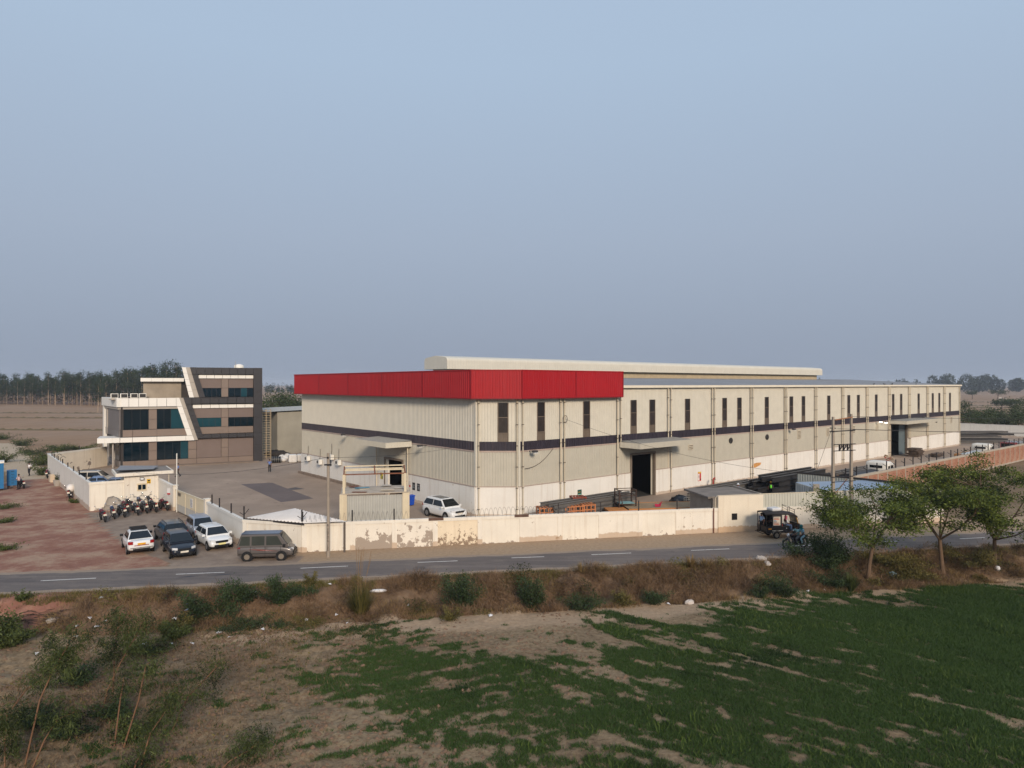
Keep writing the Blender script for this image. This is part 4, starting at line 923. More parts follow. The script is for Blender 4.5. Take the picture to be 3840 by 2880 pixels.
# gatehouse
d1v = Vector((D1.x, D1.y, 0)); d2v = Vector((D2.x, D2.y, 0)); nd = (W2 - W1).normalized(); gth = math.atan2(nd.y, nd.x)
t0 = hit(464.7, W1, nd); t1 = (W2 - W1).length - .02; GHW = t1 - t0; o = W1 + nd * t0
GH = empty('gatehouse', (o.x, o.y, 0), gth, 'small cream gatehouse with a solar panel on its flat roof', 'building')
box('wall', m_wall, GH, 0, GHW, -.2, 3.2, 0, 3.12)
box('roof_slab', m_wall, GH, -.75, GHW + 1.3, -.65, 3.9, 3.12, 3.42); box('roof_deck', M('roof_cement', (124, 116, 108), .95, .2, 1), GH, -.6, GHW + 1.15, -.5, 3.75, 3.42, 3.44)
MB().add([(-.7, -.1, 3.7), (2.5, -.3, 3.62), (3.2, 1.9, 3.7), (-.1, 2.2, 3.9)], [(0, 1, 2, 3)]).add([(-.7, -.1, 3.65), (2.5, -.3, 3.57), (3.2, 1.9, 3.65), (-.1, 2.2, 3.85)], [(3, 2, 1, 0)]).build('solar_panel', M('solar_cells', (124, 122, 122), .5, .1, .7, spec=.6), GH)
MB().box(0, 2.4, 1.7, 1.9, 3.44, 3.64).build('panel_stand', m_dark, GH)
xw = hit(531, W1, nd) - t0; zw0, zw1 = 1.95, 2.55; zc_ = zat(1831, 65.6)
wn2 = box('window', M('window_cream', (206, 190, 160), .6), GH, xw - .42, xw + .42, -.27, -.2, zc_ - .36, zc_ + .36)
for s_ in (-1, 1): box('pane', m_glass, wn2, xw + s_ * .18 - .15, xw + s_ * .18 + .15, -.28, -.271, zc_ - .24, zc_ + .24)
xs_ = hit(557, W1, nd) - t0; zs_ = zat(1811, 65.6); sg = box('warning_sign', M('sign_yellow', (224, 178, 36), .5), GH, xs_ - .17, xs_ + .17, -.215, -.2, zs_ - .22, zs_ + .22)
box('print', M('print_20_20_20', (30, 26, 20), .5), sg, xs_ - .1, xs_ + .1, -.22, -.216, zs_ - .02, zs_ + .14); box('print', M('print_20_20_20', (30, 26, 20), .5), sg, xs_ - .13, xs_ + .13, -.22, -.216, zs_ - .16, zs_ - .1)
xf_ = hit(531, W1, nd) - t0; zf_ = zat(1799, 65.6); fl = box('floodlight', m_lamp, GH, xf_ - .18, xf_ + .18, -.4, -.2, zf_ - .12, zf_ + .12); box('lens', m_glassy, fl, xf_ - .14, xf_ + .14, -.41, -.4, zf_ - .09, zf_ + .09)
for xx in (GHW + .9,): MB().cyl((xx, -.45, .0), (xx, -.45, 3.12), .05, 6).build('roof_prop', m_pipe, GH)
# cement heap by the wall
hp = W1 + nd * 1.9; MB().blob((hp.x + .3, hp.y - .45, .0), 1.0, .45, 1.25, 9, 6, .25).build('rubble_heap', m_cem, None); tag(col.objects[-1], 'pale heap of broken cement against the wall behind motorcycles', 'rubble')
# sliding gate
gd = (GP2 - GP1).normalized(); gth2 = math.atan2(gd.y, gd.x); gL = (GP2 - GP1).length
GT = empty('sliding_gate', (GP1.x, GP1.y, 0), gth2, 'cream sheet-steel sliding gate with a white notice and hanging chain', 'gate')
m_gate = M('gate_cream', (208, 195, 168), .5, .05, .8, streak=.2, streak_rgb=(170, 140, 100)); m_gatel = M('gate_grey', (176, 172, 164), .6, .06)
n_ = 3
for i in range(n_):
    a = .35 + (gL - .35) * i / n_; b = .35 + (gL - .35) * (i + 1) / n_
    box('gate_panel', m_gate, GT, a + .02, b - .02, -.02, .02, .75, 1.95); box('kick_panel', m_gatel, GT, a + .02, b - .02, -.021, .021, .08, .73)
    box('stile', m_gate, GT, a - .03, a + .03, -.05, .05, .05, 2.0)
box('top_rail', m_gate, GT, .3, gL, -.055, .055, 1.96, 2.06); box('bottom_rail', m_clip, GT, .3, gL, -.055, .055, .02, .08)
xn = hit(720, GP1, gd); nb = box('gate_notice', M('notice_white', (200, 198, 196), .5), GT, xn - .32, xn + .32, -.06, -.03, .95, 1.75)
for k in range(5): box('print', M('print_90', (110, 116, 128), .5), nb, xn - .26, xn + .26 - .1 * (k % 2), -.064, -.061, 1.08 + k * .12, 1.12 + k * .12)
MB().tube([(1.2 + .28 * k + (.0 if j != 1 else .12), -.08, 1.9 - (.35 if j == 1 else 0)) for k in range(3) for j in range(2)] + [(2.1, -.08, 1.9)], .02, 5).build('chain', m_clip, GT)
for nm, p_, h_ in (('gate_pillar', GP1, 2.35), ('gate_pillar', GP2, 2.2)):
    tag(MB().box(-.2, .2, -.2, .2, 0, h_).box(-.25, .25, -.25, .25, h_, h_ + .08).build(nm, m_wall, None, (p_.x, p_.y, 0), gth2), 'cream square pillar at the %s end of the sliding gate' % ('motorcycle' if h_ > 2.3 else 'white car'), 'pillar', 'gate pillars')
pw_ = G(651, 1925); tag(MB().cyl((0, 0, 0), (0, 0, 5.5), .05, 6).build('slim_mast', m_white, None, (pw_.x, pw_.y + .6, 0)), 'slim white mast standing beside the gate pillar', 'pole')
# low sheet roof over the corner
SH = empty('corner_lean_to', (W3.x, W3.y, 0), 0, 'low lean-to with a pale corrugated sheet roof at the wall corner', 'shed')
def rel(p, o): return (p.x - o.x, p.y - o.y, p.z)
ra, rb, rc, rd = G(919, 1943, 2.14), G(1140, 1962, 2.14), G(1292, 1955, 2.2), G(1104, 1907, 2.4)
croof(rel(ra, W3), rel(rb, W3), rel(rc, W3), rel(rd, W3), .3, .05).build('roof_sheet', M('sheet_pale', (198, 194, 190), .5, .08, 1, spec=.4, metal=.2), SH)
MB().bar(rel(ra - Vector((0, 0, .07)), W3), rel(rb - Vector((0, 0, .07)), W3), .06, .1).build('eave_bar', m_post, SH)
for p_ in (rc, rd): MB().box(p_.x - W3.x - .06, p_.x - W3.x + .06, p_.y - W3.y - .06, p_.y - W3.y + .06, 0, p_.z - .05).build('prop', m_clip, SH)
# forked post at the corner
for p_, nm in ((W4, 0), (W3, 1)):
    f_ = empty('forked_post', (p_.x, p_.y, 2.08), 0, 'forked black iron post on the wall corner %s' % ('by the utility pole' if nm == 0 else 'behind the grey van'), 'post', 'forked iron posts')
    MB().box(-.04, .04, -.04, .04, 0, .95).build('stem', m_post, f_); MB().bar((0, 0, .3), (.35, .05, .75), .05).build('arm', m_post, f_); MB().bar((0, 0, .3), (-.3, -.05, .5), .04).build('arm', m_post, f_)
# cabin with an open steel frame on its roof
CO = at(1287, 54.2); cth = R(12.5); cw = 4.95; cdp = 3.4
CB = empty('sheet_cabin', (CO.x, CO.y, 0), cth, 'sheet-clad cabin behind the road wall with a rusty frame on top', 'cabin')
m_cabp = M('cabin_post', (206, 192, 164), .7, .06, 1, streak=.4, streak_rgb=(140, 96, 60))
for x in (.0, cw):
    for y in (0, cdp): MB().box(x - .28 if y == 0 else x - .16, x + .28 if y == 0 else x + .16, y - .16, y + .16, 0, 3.2).build('pillar', m_cabp, CB)
csheet((.28, -.05), (cw - .28, -.05), 0, 3.05, (0, -1), .28, .05).build('front_sheet', M('sheet_cabin', (170, 168, 160), .5, .08, 1, streak=.2), CB)
csheet((cw + .05, .16), (cw + .05, cdp), 0, 3.05, (1, 0), .28, .05).build('side_sheet', M('sheet_cabin', (170, 168, 160), .5), CB)
csheet((-.05, .16), (-.05, cdp), 0, 3.05, (-1, 0), .28, .05).build('side_sheet', M('sheet_cabin', (170, 168, 160), .5), CB)
box('roof_deck', M('deck_dusty', (178, 166, 150), .9, .15, 1.5), CB, -.2, cw + .2, -.2, cdp + .2, 3.2, 3.26)
rr = random.Random(3)
for k in range(7):
    x, y = rr.uniform(.4, cw - .8), rr.uniform(.2, cdp - .5); w, h, a = rr.uniform(.5, 1.3), rr.uniform(.25, .6), rr.uniform(-.5, .5)
    c_, s_ = math.cos(a), math.sin(a); z = 3.27 + k * .02
    MB().prism([(x, y), (x + w * c_, y + w * s_), (x + w * c_ - h * s_, y + w * s_ + h * c_), (x - h * s_, y + h * c_)], z, z + .018).build('loose_board', M('board_%d' % (k % 4), [(206, 190, 164), (120, 70, 46), (196, 186, 172), (92, 140, 160)][k % 4], .8), CB)
m_rust = M('rusty_steel', (122, 76, 54), .8, .25, 2)
for x in (.05, cw - .05):
    for y in (.05, cdp - .05): MB().box(x - .1, x + .1, y - .1, y + .1, 3.26, 4.75).build('upright', m_cabp, CB)
    MB().bar((x, .05, 4.75), (x, cdp / 2, 5.2), .1).build('rafter', m_rust, CB); MB().bar((x, cdp - .05, 4.75), (x, cdp / 2, 5.2), .1).build('rafter', m_cabp, CB)
MB().bar((cw / 2, .05, 4.75), (cw / 2, cdp / 2, 5.2), .1).build('rafter', m_rust, CB)
for y, z, mt in ((.05, 4.75, m_rust), (cdp - .05, 4.78, m_cabp), (cdp / 2, 5.22, m_cabp), (.9, 4.97, m_cabp)): MB().bar((0, y, z), (cw, y, z), .09).build('purlin', mt, CB)
# utility block with a barred window by the road, its cement flank
TX0 = along(W4, FE, 2690); base = W4 + (FE - W4).normalized() * 0
tdx = (FE - W4).normalized(); tth = math.atan2(tdx.y, tdx.x); TO = Vector((at(2690, 1).x, 1, 0)); ty = hit(2690, W4, tdx); TO = W4 + tdx * ty; tW = hit(2858, W4, tdx) - ty
TB = empty('roadside_utility_block', (TO.x, TO.y, 0), tth, 'flat-roofed block with a white front and small barred window', 'building')
m_front = M('plaster_block', (222, 210, 190), .9, .05, .6, bump=.1, streak=.25, streak_rgb=(180, 150, 110), base_dirt=((176, 130, 80), .9))
box('front_wall', m_front, TB, 0, tW, -.17, .12, 0, 2.95); box('side_wall', m_cem, TB, -.3, tW - .1, .13, 4.2, 0, 2.72)
box('roof_slab', M('roof_cement', (124, 116, 108), .95), TB, -.75, tW + .1, .122, 4.5, 2.72, 2.88); box('roof_kerb', m_cem, TB, tW - .12, tW + .02, .13, 4.4, 2.88, 3.02)
xw = hit(2750, W4, tdx) - ty; zw = zat(1938.5, TO.y); wv = box('window', M('window_void', (24, 22, 22), .9), TB, xw - .24, xw + .24, -.185, -.168, zw - .26, zw + .26)
for k in range(4): MB().cyl((xw - .15 + .1 * k, -.2, zw - .25), (xw - .15 + .1 * k, -.2, zw + .25), .012, 4).build('bar', m_post, wv)
for k in range(3): MB().bar((xw - .24, -.2, zw - .13 + .13 * k), (xw + .24, -.2, zw - .13 + .13 * k), .02).build('bar', m_post, wv)
MB().cyl((-.42, -.2, 0), (-.42, -.2, 2.0), .04, 6).build('rusty_pipe', m_rust, TB)
MB().tube([(-.25, -.05, 0), (-.2, -.05, 2.8), (0, -.1, 2.98), (tW, -.12, 3.0)], .03, 5).build('conduit', m_pipe, TB)
# right-hand road wall with sheets on top
RR = empty('roadside_sheet_wall', (0, 0, 0), 0, 'cream road wall topped with grey corrugated sheets behind the auto rickshaw', 'wall')
ps = W4 + tdx * (ty + tW)
dR = (WR - ps); LR = dR.length; npil = [LR * (k + 1) / 7 for k in range(6)]
wall_run(RR, ps, WR, 1.86, m_wall, [.2] + npil, .24, pmats={1: m_peelb, 2: m_wall, 3: m_peelb}, coph=.2)
for k in range(7):
    a = ps.lerp(WR, k / 7); b = ps.lerp(WR, (k + 1) / 7); nn = Vector((dR.y, -dR.x)).normalized()
    csheet((a.x, a.y), (b.x, b.y), 1.86, 2.95, (nn.x, nn.y), .26, .04).build('top_sheet', M('sheet_top', (186, 184, 172), .5, .06, 1, streak=.15), RR)
MB().bar((ps.x, ps.y, 2.98), (WR.x, WR.y, 2.98), .06, .06).build('top_rail', m_pipe, RR)
# sheet fence between yard and roadside plot, blue lean-to
SF = empty('sheet_fence', (0, 0, 0), 0, 'grey corrugated fence with a black top rail beside the blue shed roof', 'fence')
fa, fb = B(32.6, -10.6), B(32.9, -22.6); z_ = 2.6
for k in range(3):
    a = fa.lerp(fb, k / 3); b = fa.lerp(fb, (k + 1) / 3); csheet((a.x, a.y), (b.x, b.y), 0, z_, (-D1.x, -D1.y), .26, .04).build('fence_sheet', M('sheet_fence', (150, 154, 150), .5, .06, 1), SF)
MB().bar((fa.x, fa.y, z_ + .06), (fb.x, fb.y, z_ + .06), .16, .16).build('top_rail', m_post, SF)
BS = empty('blue_roof_shed', (0, 0, 0), 0, 'low shed with a pale blue corrugated roof behind the twin poles', 'shed')
m_blue = M('sheet_blue', (148, 164, 182), .45, .05, .8, spec=.45)
qa, qb, qc, qd = G(2983, 1809, 2.55), G(3300, 1800, 2.5), G(3520, 1850, 2.25), G(3115, 1848, 2.15)
croof(qa, qb, qc, qd, .28, .04).build('roof_sheet', m_blue, BS)
csheet((qa.x, qa.y), (qd.x, qd.y), 0, 2.5, (-1, 0), .28, .04, z1b=2.1).build('side_sheet', M('sheet_bluegrey', (140, 148, 152), .5), BS)
for p_, s_ in ((G(3060, 1850, 2.5), .26),): MB().box(p_.x - s_, p_.x + s_, p_.y - .1, p_.y + .1, 0, 3.3).build('stub_column', m_cem, BS)
# red brick boundary wall with concrete posts
m_brick = bpy.data.materials.new('brickwork'); m_brick.use_nodes = True
def brickmat(m):
    N = m.node_tree.nodes; L = m.node_tree.links; b = N['Principled BSDF']; b.inputs['Roughness'].default_value = .95; b.inputs['Specular IOR Level'].default_value = .1
    tc = N.new('ShaderNodeTexCoord'); mp = N.new('ShaderNodeMapping'); sx = N.new('ShaderNodeSeparateXYZ'); cb = N.new('ShaderNodeCombineXYZ')
    L.new(tc.outputs['Object'], sx.inputs[0]); L.new(sx.outputs['X'], cb.inputs['X']); L.new(sx.outputs['Z'], cb.inputs['Y'])
    t = N.new('ShaderNodeTexBrick'); t.inputs['Scale'].default_value = 1; t.inputs['Brick Width'].default_value = .25; t.inputs['Row Height'].default_value = .085; t.inputs['Mortar Size'].default_value = .009
    t.inputs['Color1'].default_value = (*lin(172, 110, 84), 1); t.inputs['Color2'].default_value = (*lin(148, 88, 66), 1); t.inputs['Mortar'].default_value = (*lin(182, 158, 138), 1)
    L.new(cb.outputs[0], t.inputs['Vector'])
    n = N.new('ShaderNodeTexNoise'); n.inputs['Scale'].default_value = .9; n.inputs['Detail'].default_value = 7; L.new(tc.outputs['Object'], n.inputs['Vector'])
    r = N.new('ShaderNodeValToRGB'); L.new(n.outputs['Fac'], r.inputs[0]); r.color_ramp.elements[0].position = .42; r.color_ramp.elements[1].position = .72; r.color_ramp.elements[1].color = (.75, .75, .75, 1)
    mx = N.new('ShaderNodeMix'); mx.data_type = 'RGBA'; L.new(r.outputs[0], mx.inputs[0]); L.new(t.outputs[0], mx.inputs[6]); mx.inputs[7].default_value = (*lin(196, 158, 134), 1); L.new(mx.outputs[2], b.inputs['Base Color'])
    bp = N.new('ShaderNodeBump'); bp.inputs['Distance'].default_value = .03; bp.inputs['Strength'].default_value = .8; L.new(t.outputs['Fac'], bp.inputs['Height']); bp.invert = True; L.new(bp.outputs[0], b.inputs['Normal'])
brickmat(m_brick)
bo = B(32.7, -15.55); BW = empty('brick_boundary_wall', (bo.x, bo.y, 0), TH, 'red brick wall with concrete posts running along the lorry yard', 'wall')
m_conc = M('concrete_post', (170, 158, 142), .9, .1, 1)
nb_ = 46; pit = 2.45
for k in range(nb_):
    link('brick_panel', None or MB().box(0, pit - .16, -.09, .09, 0, 2.38).mesh('brick_panel') if k == 0 else bp_me, m_brick, BW, (k * pit + .16, 0, 0)) if k else None
    if k == 0:
        bp_me = MB().box(0, pit - .16, -.09, .09, 0, 2.38).mesh('brick_panel'); bp_me.materials.append(m_brick); link('brick_panel', bp_me, None, BW, (.16, 0, 0))
        cp_me = MB().box(0, .16, -.13, .13, 0, 2.38).mesh('concrete_post'); cp_me.materials.append(m_conc)
        fp_me = MB().box(-.045, .045, -.045, .045, 0, .95).bar((0, 0, .35), (.0, .4, .62), .045).mesh('fence_post'); fp_me.materials.append(m_post)
    link('concrete_post', cp_me, None, BW, (k * pit, 0, 0))
    if k % 1 == 0: link('fence_post', fp_me, None, BW, (k * pit + .08, 0, 2.6))
box('coping', m_conc, BW, 0, nb_ * pit, -.15, .15, 2.38, 2.62); box('ground_beam', m_conc, BW, 0, nb_ * pit, -.145, -.1, 0, .2)
# far boundary wall of the lorry yard
fo_ = B(34 + 112, -15.5); FBW = empty('far_boundary_wall', (fo_.x, fo_.y, 0), TH + R(90), 'long pale wall closing the far end of the lorry yard', 'wall')
box('wall_panel', m_wallb, FBW, 0, 75, -.12, .12, 0, 2.7); box('coping', m_wallb, FBW, 0, 75, -.16, .16, 2.7, 2.82)
# storage shed beyond the scaffold
so = at(1040, 116); SS = empty('storage_shed', (so.x, so.y, 0), TH, 'plain olive-grey storage shed behind the warehouse with overhanging roof', 'shed')
m_ol = M('plaster_olive', (150, 144, 130), .9, .1, .5)
box('wall', m_ol, SS, 0, 26, 0, 14, 0, 7.2)
croof((-1.9, -.5, 7.3), (-1.9, 14.5, 7.3), (26, 14.5, 8.1), (26, -.5, 8.1), .4, .05).build('roof_sheet', M('sheet_roof_grey', (150, 152, 150), .5), SS)
for k in range(6): MB().bar((-1.8, k * 2.6 + .3, 7.22), (1, k * 2.6 + .3, 7.25), .08, .12).build('purlin', m_clip, SS)
# ------------------------------------------------------------------ vehicles
m_tyre = M('tyre', (30, 29, 29), .85); m_rim = M('rim', (150, 150, 150), .35, .1, 3, metal=.6); m_rimd = M('rim_steel', (118, 108, 96), .5, .1, 3)
m_cglass = M('car_glass', (14, 20, 24), .08, .1, 1, spec=.6); m_black = M('black_plastic', (24, 24, 26), .5); m_head = M('headlamp', (206, 208, 210), .15, spec=.7)
m_tail = M('taillamp', (150, 22, 24), .25); m_plate = M('plate_white', (214, 206, 190), .5); m_platey = M('plate_yellow', (226, 164, 30), .5); m_chrome = M('chrome', (92, 92, 94), .3, metal=.6)
m_seatd = M('seat_vinyl', (34, 32, 34), .6)
def loft(st, ring, closed=True, smooth=True):
    mb = MB(); vs = []; fs = []; n = len(ring(st[0]))
    for s in st: vs += ring(s)
    for i in range(len(st) - 1):
        for k in range(n if closed else n - 1):
            k2 = (k + 1) % n; fs.append((i * n + k, i * n + k2, (i + 1) * n + k2, (i + 1) * n + k))
    fs.append(tuple(range(n))[::-1]); fs.append(tuple(range((len(st) - 1) * n, len(st) * n))); return mb.add(vs, fs, smooth)
def wheel_mesh(r, w):
    t = MB().tube([(0, -w / 2, 0), (0, -w / 2 + .02, 0), (0, w / 2 - .02, 0), (0, w / 2, 0)], [r * .9, r, r, r * .9], 18).mesh('wheel'); t.materials.append(m_tyre)
    h = MB().tube([(0, -w / 2 - .012, 0), (0, w / 2 + .012, 0)], r * .62, 14); return t, h
def wheels(root, xs, ytrack, r, w, rim=None):
    t, h = wheel_mesh(r, w); rm = h.mesh('rim'); rm.materials.append(rim or m_rim)
    hub = MB()
    for k in range(5):
        a = k * 2 * math.pi / 5; hub.bar((.1 * r * math.cos(a), 0, .1 * r * math.sin(a)), (r * .55 * math.cos(a), 0, r * .55 * math.sin(a)), w + .034, r * .1, up=(0, 1, 0)) if False else None
    for x in xs:
        for s in (-1, 1):
            o = link('wheel', t, None, root, (x, s * ytrack, r)); link('rim', rm, None, o)
def car(name, loc, rz, label, paint, st, gh, W, wheel_x, r=.31, tw=.2, group=None, rims=None, plate=None, lampz=.72, tail_z=.85, rails=False, belt_dark=True, front_lamp_w=.36, sunroof=False, cat='car', bumper=None, two_split=True, gl=None):
    """st: lower body stations (x, top, bottom, half width factor); gh: (cowl, roof front, roof rear, tail base, belt, roof, roof half width)"""
    c = empty(name, loc, rz, label, cat, group); hw = W / 2
    def ring(s):
        x, zt, zb, f = s; h = hw * f; H = zt - zb
        half = [(h * .78, zb), (h * .965, zb + .08), (h, zb + .38 * H), (h * .985, zt - .2 * H), (h * .9, zt - .03), (h * .5, zt)]
        return [(x, y, z) for y, z in half] + [(x, -y, z) for y, z in half[::-1]]
    body = loft(st, ring).build('body', paint, c); ss = body.modifiers.new('s', 'SUBSURF'); ss.levels = 1; ss.render_levels = 1
    xc, xrf, xrr, xt, zb_, zr, hr = gh; hb = hw * .93
    def gring(s):
        x, zt, k = s; ht = hb + (hr - hb) * k
        return [(x, hb, zb_ - .1), (x, hb, zb_), (x, ht, max(zt - .05, zb_ + .01)), (x, ht * .86, zt), (x, 0, zt + .012 * k), (x, -ht * .86, zt), (x, -ht, max(zt - .05, zb_ + .01)), (x, -hb, zb_), (x, -hb, zb_ - .1)]
    cab = loft([(xt - .02, zb_ + .015, 0.02), (xrr, zr - .02, 1), ((xrf + xrr) / 2, zr, 1), (xrf, zr - .02, 1), (xc + .02, zb_ + .015, .02)], gring, smooth=False).build('cabin', paint, c); bv_ = cab.modifiers.new('b', 'BEVEL'); bv_.width = .05; bv_.segments = 2; bv_.limit_method = 'ANGLE'; bv_.angle_limit = R(25)
    # glass laid on the cabin faces
    def side(x, z):
        t = (z - zb_) / (zr - .05 - zb_); return hb + (hr - hb) * t + .012
    gm_ = gl or m_cglass
    def pane(nm, pts):
        n = (Vector(pts[1]) - Vector(pts[0])).cross(Vector(pts[2]) - Vector(pts[0])).normalized(); k = len(pts)
        MB().add([Vector(p) for p in pts], [tuple(range(k))]).build(nm, gm_, c)
    def lerp(a, b, t): return a + (b - a) * t
    z0, z1 = zb_ + .06, zr - .14
    def fx(z): return lerp(xc, xrf, (z - zb_) / (zr - zb_)) - .06
    def rx(z): return lerp(xt, xrr, (z - zb_) / (zr - zb_)) + .08
    for s in (-1, 1):
        cuts = [(rx, None), (None, fx)]; mid = (xrf + xrr) / 2 + .06
        pieces = [(rx(z0), rx(z1), mid - .04, mid - .04), (mid + .04, mid + .04, fx(z0) - .12, fx(z1) - .03)] if two_split is True else two_split
        for a0, a1, b0, b1 in pieces: pane('side_window', [(a0, s * side(a0, z0), z0), (b0, s * side(b0, z0), z0), (b1, s * side(b1, z1), z1), (a1, s * side(a1, z1), z1)])
        for hx in ((rx(z0) + mid) / 2 + .3, mid + .35): MB().box(hx - .1, hx + .1, s * hw * .985 - .012, s * hw * .985 + .022, zb_ - .14, zb_ - .1).build('door_handle', paint, c)
        mx = fx(z0) - .1; MB().box(mx - .09, mx + .06, min(s * (hw - .02), s * (hw + .18)), max(s * (hw - .02), s * (hw + .18)), zb_ - .02, zb_ + .13).build('mirror', paint if belt_dark else m_black, c)
    def slope(xa, za, xb, zb2, t, out):
        return (lerp(xa, xb, t) + out, lerp(za, zb2, t))
    for nm, xa, xb, o in (('windscreen', xc + .02, xrf, .02), ('rear_window', xt - .02, xrr, -.02)):
        t0_, t1_ = .08, .93; (ax, az), (bx, bz) = slope(xa, zb_ + .02, xb, zr - .02, t0_, o), slope(xa, zb_ + .02, xb, zr - .02, t1_, o)
        wa, wb = lerp(hb, hr, t0_) * .93, lerp(hb, hr, t1_) * .86
        pane(nm, [(ax, -wa, az + .012), (ax, wa, az + .012), (bx, wb, bz + .012), (bx, -wb, bz + .012)])
    wheels(c, wheel_x, hw - tw / 2 + .015, r, tw, rims)
    arch = MB().tube([(0, -.008, 0), (0, .008, 0)], r + .075, 18).mesh('wheel_arch'); arch.materials.append(m_black)
    for x in wheel_x:
        for s in (-1, 1): link('wheel_arch', arch, None, c, (x, s * (hw - .012), r + .01))
    nose, tail = st[-1][0], st[0][0]; fz = lampz
    for s in (-1, 1):
        l0, l1 = hw * .52, hw * .86
        MB().prism([(nose - .05, s * l0), (nose + .004, s * l0), (nose - .17, s * l1), (nose - .32, s * l1 * 1.03)], fz - .07, fz + .08).build('headlight', m_head, c)
        MB().prism([(tail + .1, s * hw * .62), (tail - .012, s * hw * .62), (tail + .03, s * hw * .9), (tail + .2, s * hw * .955)], tail_z - .1, tail_z + .1).build('taillight', m_tail, c)
    MB().box(nose - .12, nose + .012, -hw * .48, hw * .48, fz - .14, fz + .0).build('grille', m_black, c)
    MB().box(nose - .2, nose + .008, -hw * .6, hw * .6, st[-1][2] - .06, st[-1][2] + .1).build('bumper_intake', m_black, c)
    MB().box(tail - .012, tail + .15, -hw * .62, hw * .62, st[0][2] - .1, st[0][2] + .02).build('rear_valance', bumper or m_black, c)
    MB().box(nose, nose + .025, -.25, .25, fz - .27, fz - .15).build('number_plate', plate or m_plate, c)
    MB().box(tail - .03, tail, -.25, .25, tail_z - .14, tail_z - .02).build('number_plate', plate or m_plate, c)
    if rails:
        for s in (-1, 1): MB().tube([(xrr + .1, s * hr * .88, zr), (xrr + .2, s * hr * .88, zr + .07), (xrf - .2, s * hr * .88, zr + .07), (xrf - .05, s * hr * .88, zr)], .025, 5).build('roof_rail', m_black, c)
    if sunroof: MB().box(xrr + .5, xrf - .25, -hr * .6, hr * .6, zr + .006, zr + .02).build('sunroof', m_cglass, c)
    return c
P_white = M('paint_white', (222, 222, 220), .3, .02, 1, spec=.5, coat=.6); P_navy = M('paint_navy', (16, 22, 34), .3, .05, 1, spec=.4, coat=.4); P_blk = M('paint_black', (10, 11, 13), .3, .05, 1, spec=.4, coat=.4)
P_sil = M('paint_silverblue', (150, 160, 174), .3, .04, 1, spec=.5, coat=.6, metal=.3); P_grey = M('paint_grey', (94, 88, 85), .35, .05, 1, spec=.5, coat=.5, metal=.2); P_blue = M('paint_blue', (86, 110, 146), .3, .04, 1, spec=.5, coat=.6, metal=.3); P_bei = M('paint_champagne', (186, 178, 164), .3, .04, 1, coat=.6)
hatch = [(-1.97, .72, .46, .80), (-1.93, .88, .34, .92), (-1.72, .97, .25, .99), (-.8, .98, .2, 1), (.3, .97, .2, 1), (.85, .96, .2, 1), (1.35, .89, .22, .98), (1.72, .80, .24, .93), (1.92, .68, .28, .84), (1.97, .54, .36, .76)]
sedan = [(-1.98, .80, .44, .82), (-1.93, .95, .34, .92), (-1.72, 1.0, .25, .99), (-1.2, 1.0, .2, 1), (.3, .97, .2, 1), (.85, .95, .2, 1), (1.35, .89, .22, .98), (1.72, .80, .24, .93), (1.92, .68, .28, .84), (1.97, .54, .36, .76)]
suv = [(-2.1, .85, .5, .82), (-2.06, 1.02, .38, .93), (-1.85, 1.08, .3, .99), (-.8, 1.09, .26, 1), (.3, 1.08, .26, 1), (.95, 1.07, .26, 1), (1.5, 1.02, .28, .99), (1.92, .95, .3, .94), (2.08, .82, .34, .86), (2.12, .62, .42, .78)]
mpv = [(-2.34, .9, .48, .82), (-2.3, 1.05, .36, .93), (-2.08, 1.1, .28, .99), (-.9, 1.1, .24, 1), (.4, 1.08, .24, 1), (1.1, 1.06, .24, 1), (1.7, 1.0, .26, .99), (2.14, .93, .3, .94), (2.32, .8, .34, .86), (2.37, .6, .42, .78)]
vanb = [(-1.82, .9, .42, .9), (-1.79, .98, .3, .97), (-1.6, 1.02, .24, 1), (-.5, 1.02, .22, 1), (.6, 1.02, .22, 1), (1.15, 1.02, .24, 1), (1.5, .93, .27, .98), (1.74, .84, .3, .95), (1.83, .74, .34, .9), (1.86, .58, .38, .86)]
hd = lambda a: R(a)
ws = car('sedan_car', (-27.2, 49.35, 0), hd(126), 'white sedan with a roof carrier and yellow plate, tail to the road', P_white, sedan, (.98, .22, -.75, -1.38, .97, 1.50, .60), 1.73, (-1.22, 1.24), plate=m_platey, tail_z=.86, belt_dark=False)
cr = MB()
for s in (-1, 1): cr.bar((-.75, s * .5, 1.6), (.25, s * .5, 1.6), .04, .1)
for x in (-.75, -.4, -.05, .25): cr.bar((x, -.5, 1.6), (x, .5, 1.6), .04, .1)
cr.build('roof_carrier', m_black, ws); MB().box(-2.0, -1.985, -.45, .45, .66, .7).build('red_tape', m_tail, ws); MB().box(-2.0, -1.96, -.7, .7, .5, .53).build('rear_trim', m_black, ws)
car('hatchback_car', (-23.6, 48.15, 0), hd(-54), 'dark navy hatchback parked nose towards the road', P_navy, hatch, (1.0, .3, -1.45, -1.88, .96, 1.52, .6), 1.68, (-1.2, 1.23), rims=m_rimd)
car('suv_car', (-26.1, 51.95, 0), hd(127), 'black compact crossover with roof rails, tail towards navy hatchback', P_blk, suv, (1.05, .35, -1.55, -2.0, 1.07, 1.60, .64), 1.78, (-1.3, 1.3), r=.34, rails=True, tail_z=.98)
car('hatchback_car', (-24.5, 53.5, 0), hd(-54), 'silver blue hatchback parked behind the white hatchback', P_sil, hatch, (1.0, .38, -1.55, -1.9, .96, 1.58, .62), 1.6, (-1.18, 1.2), rims=m_rimd)
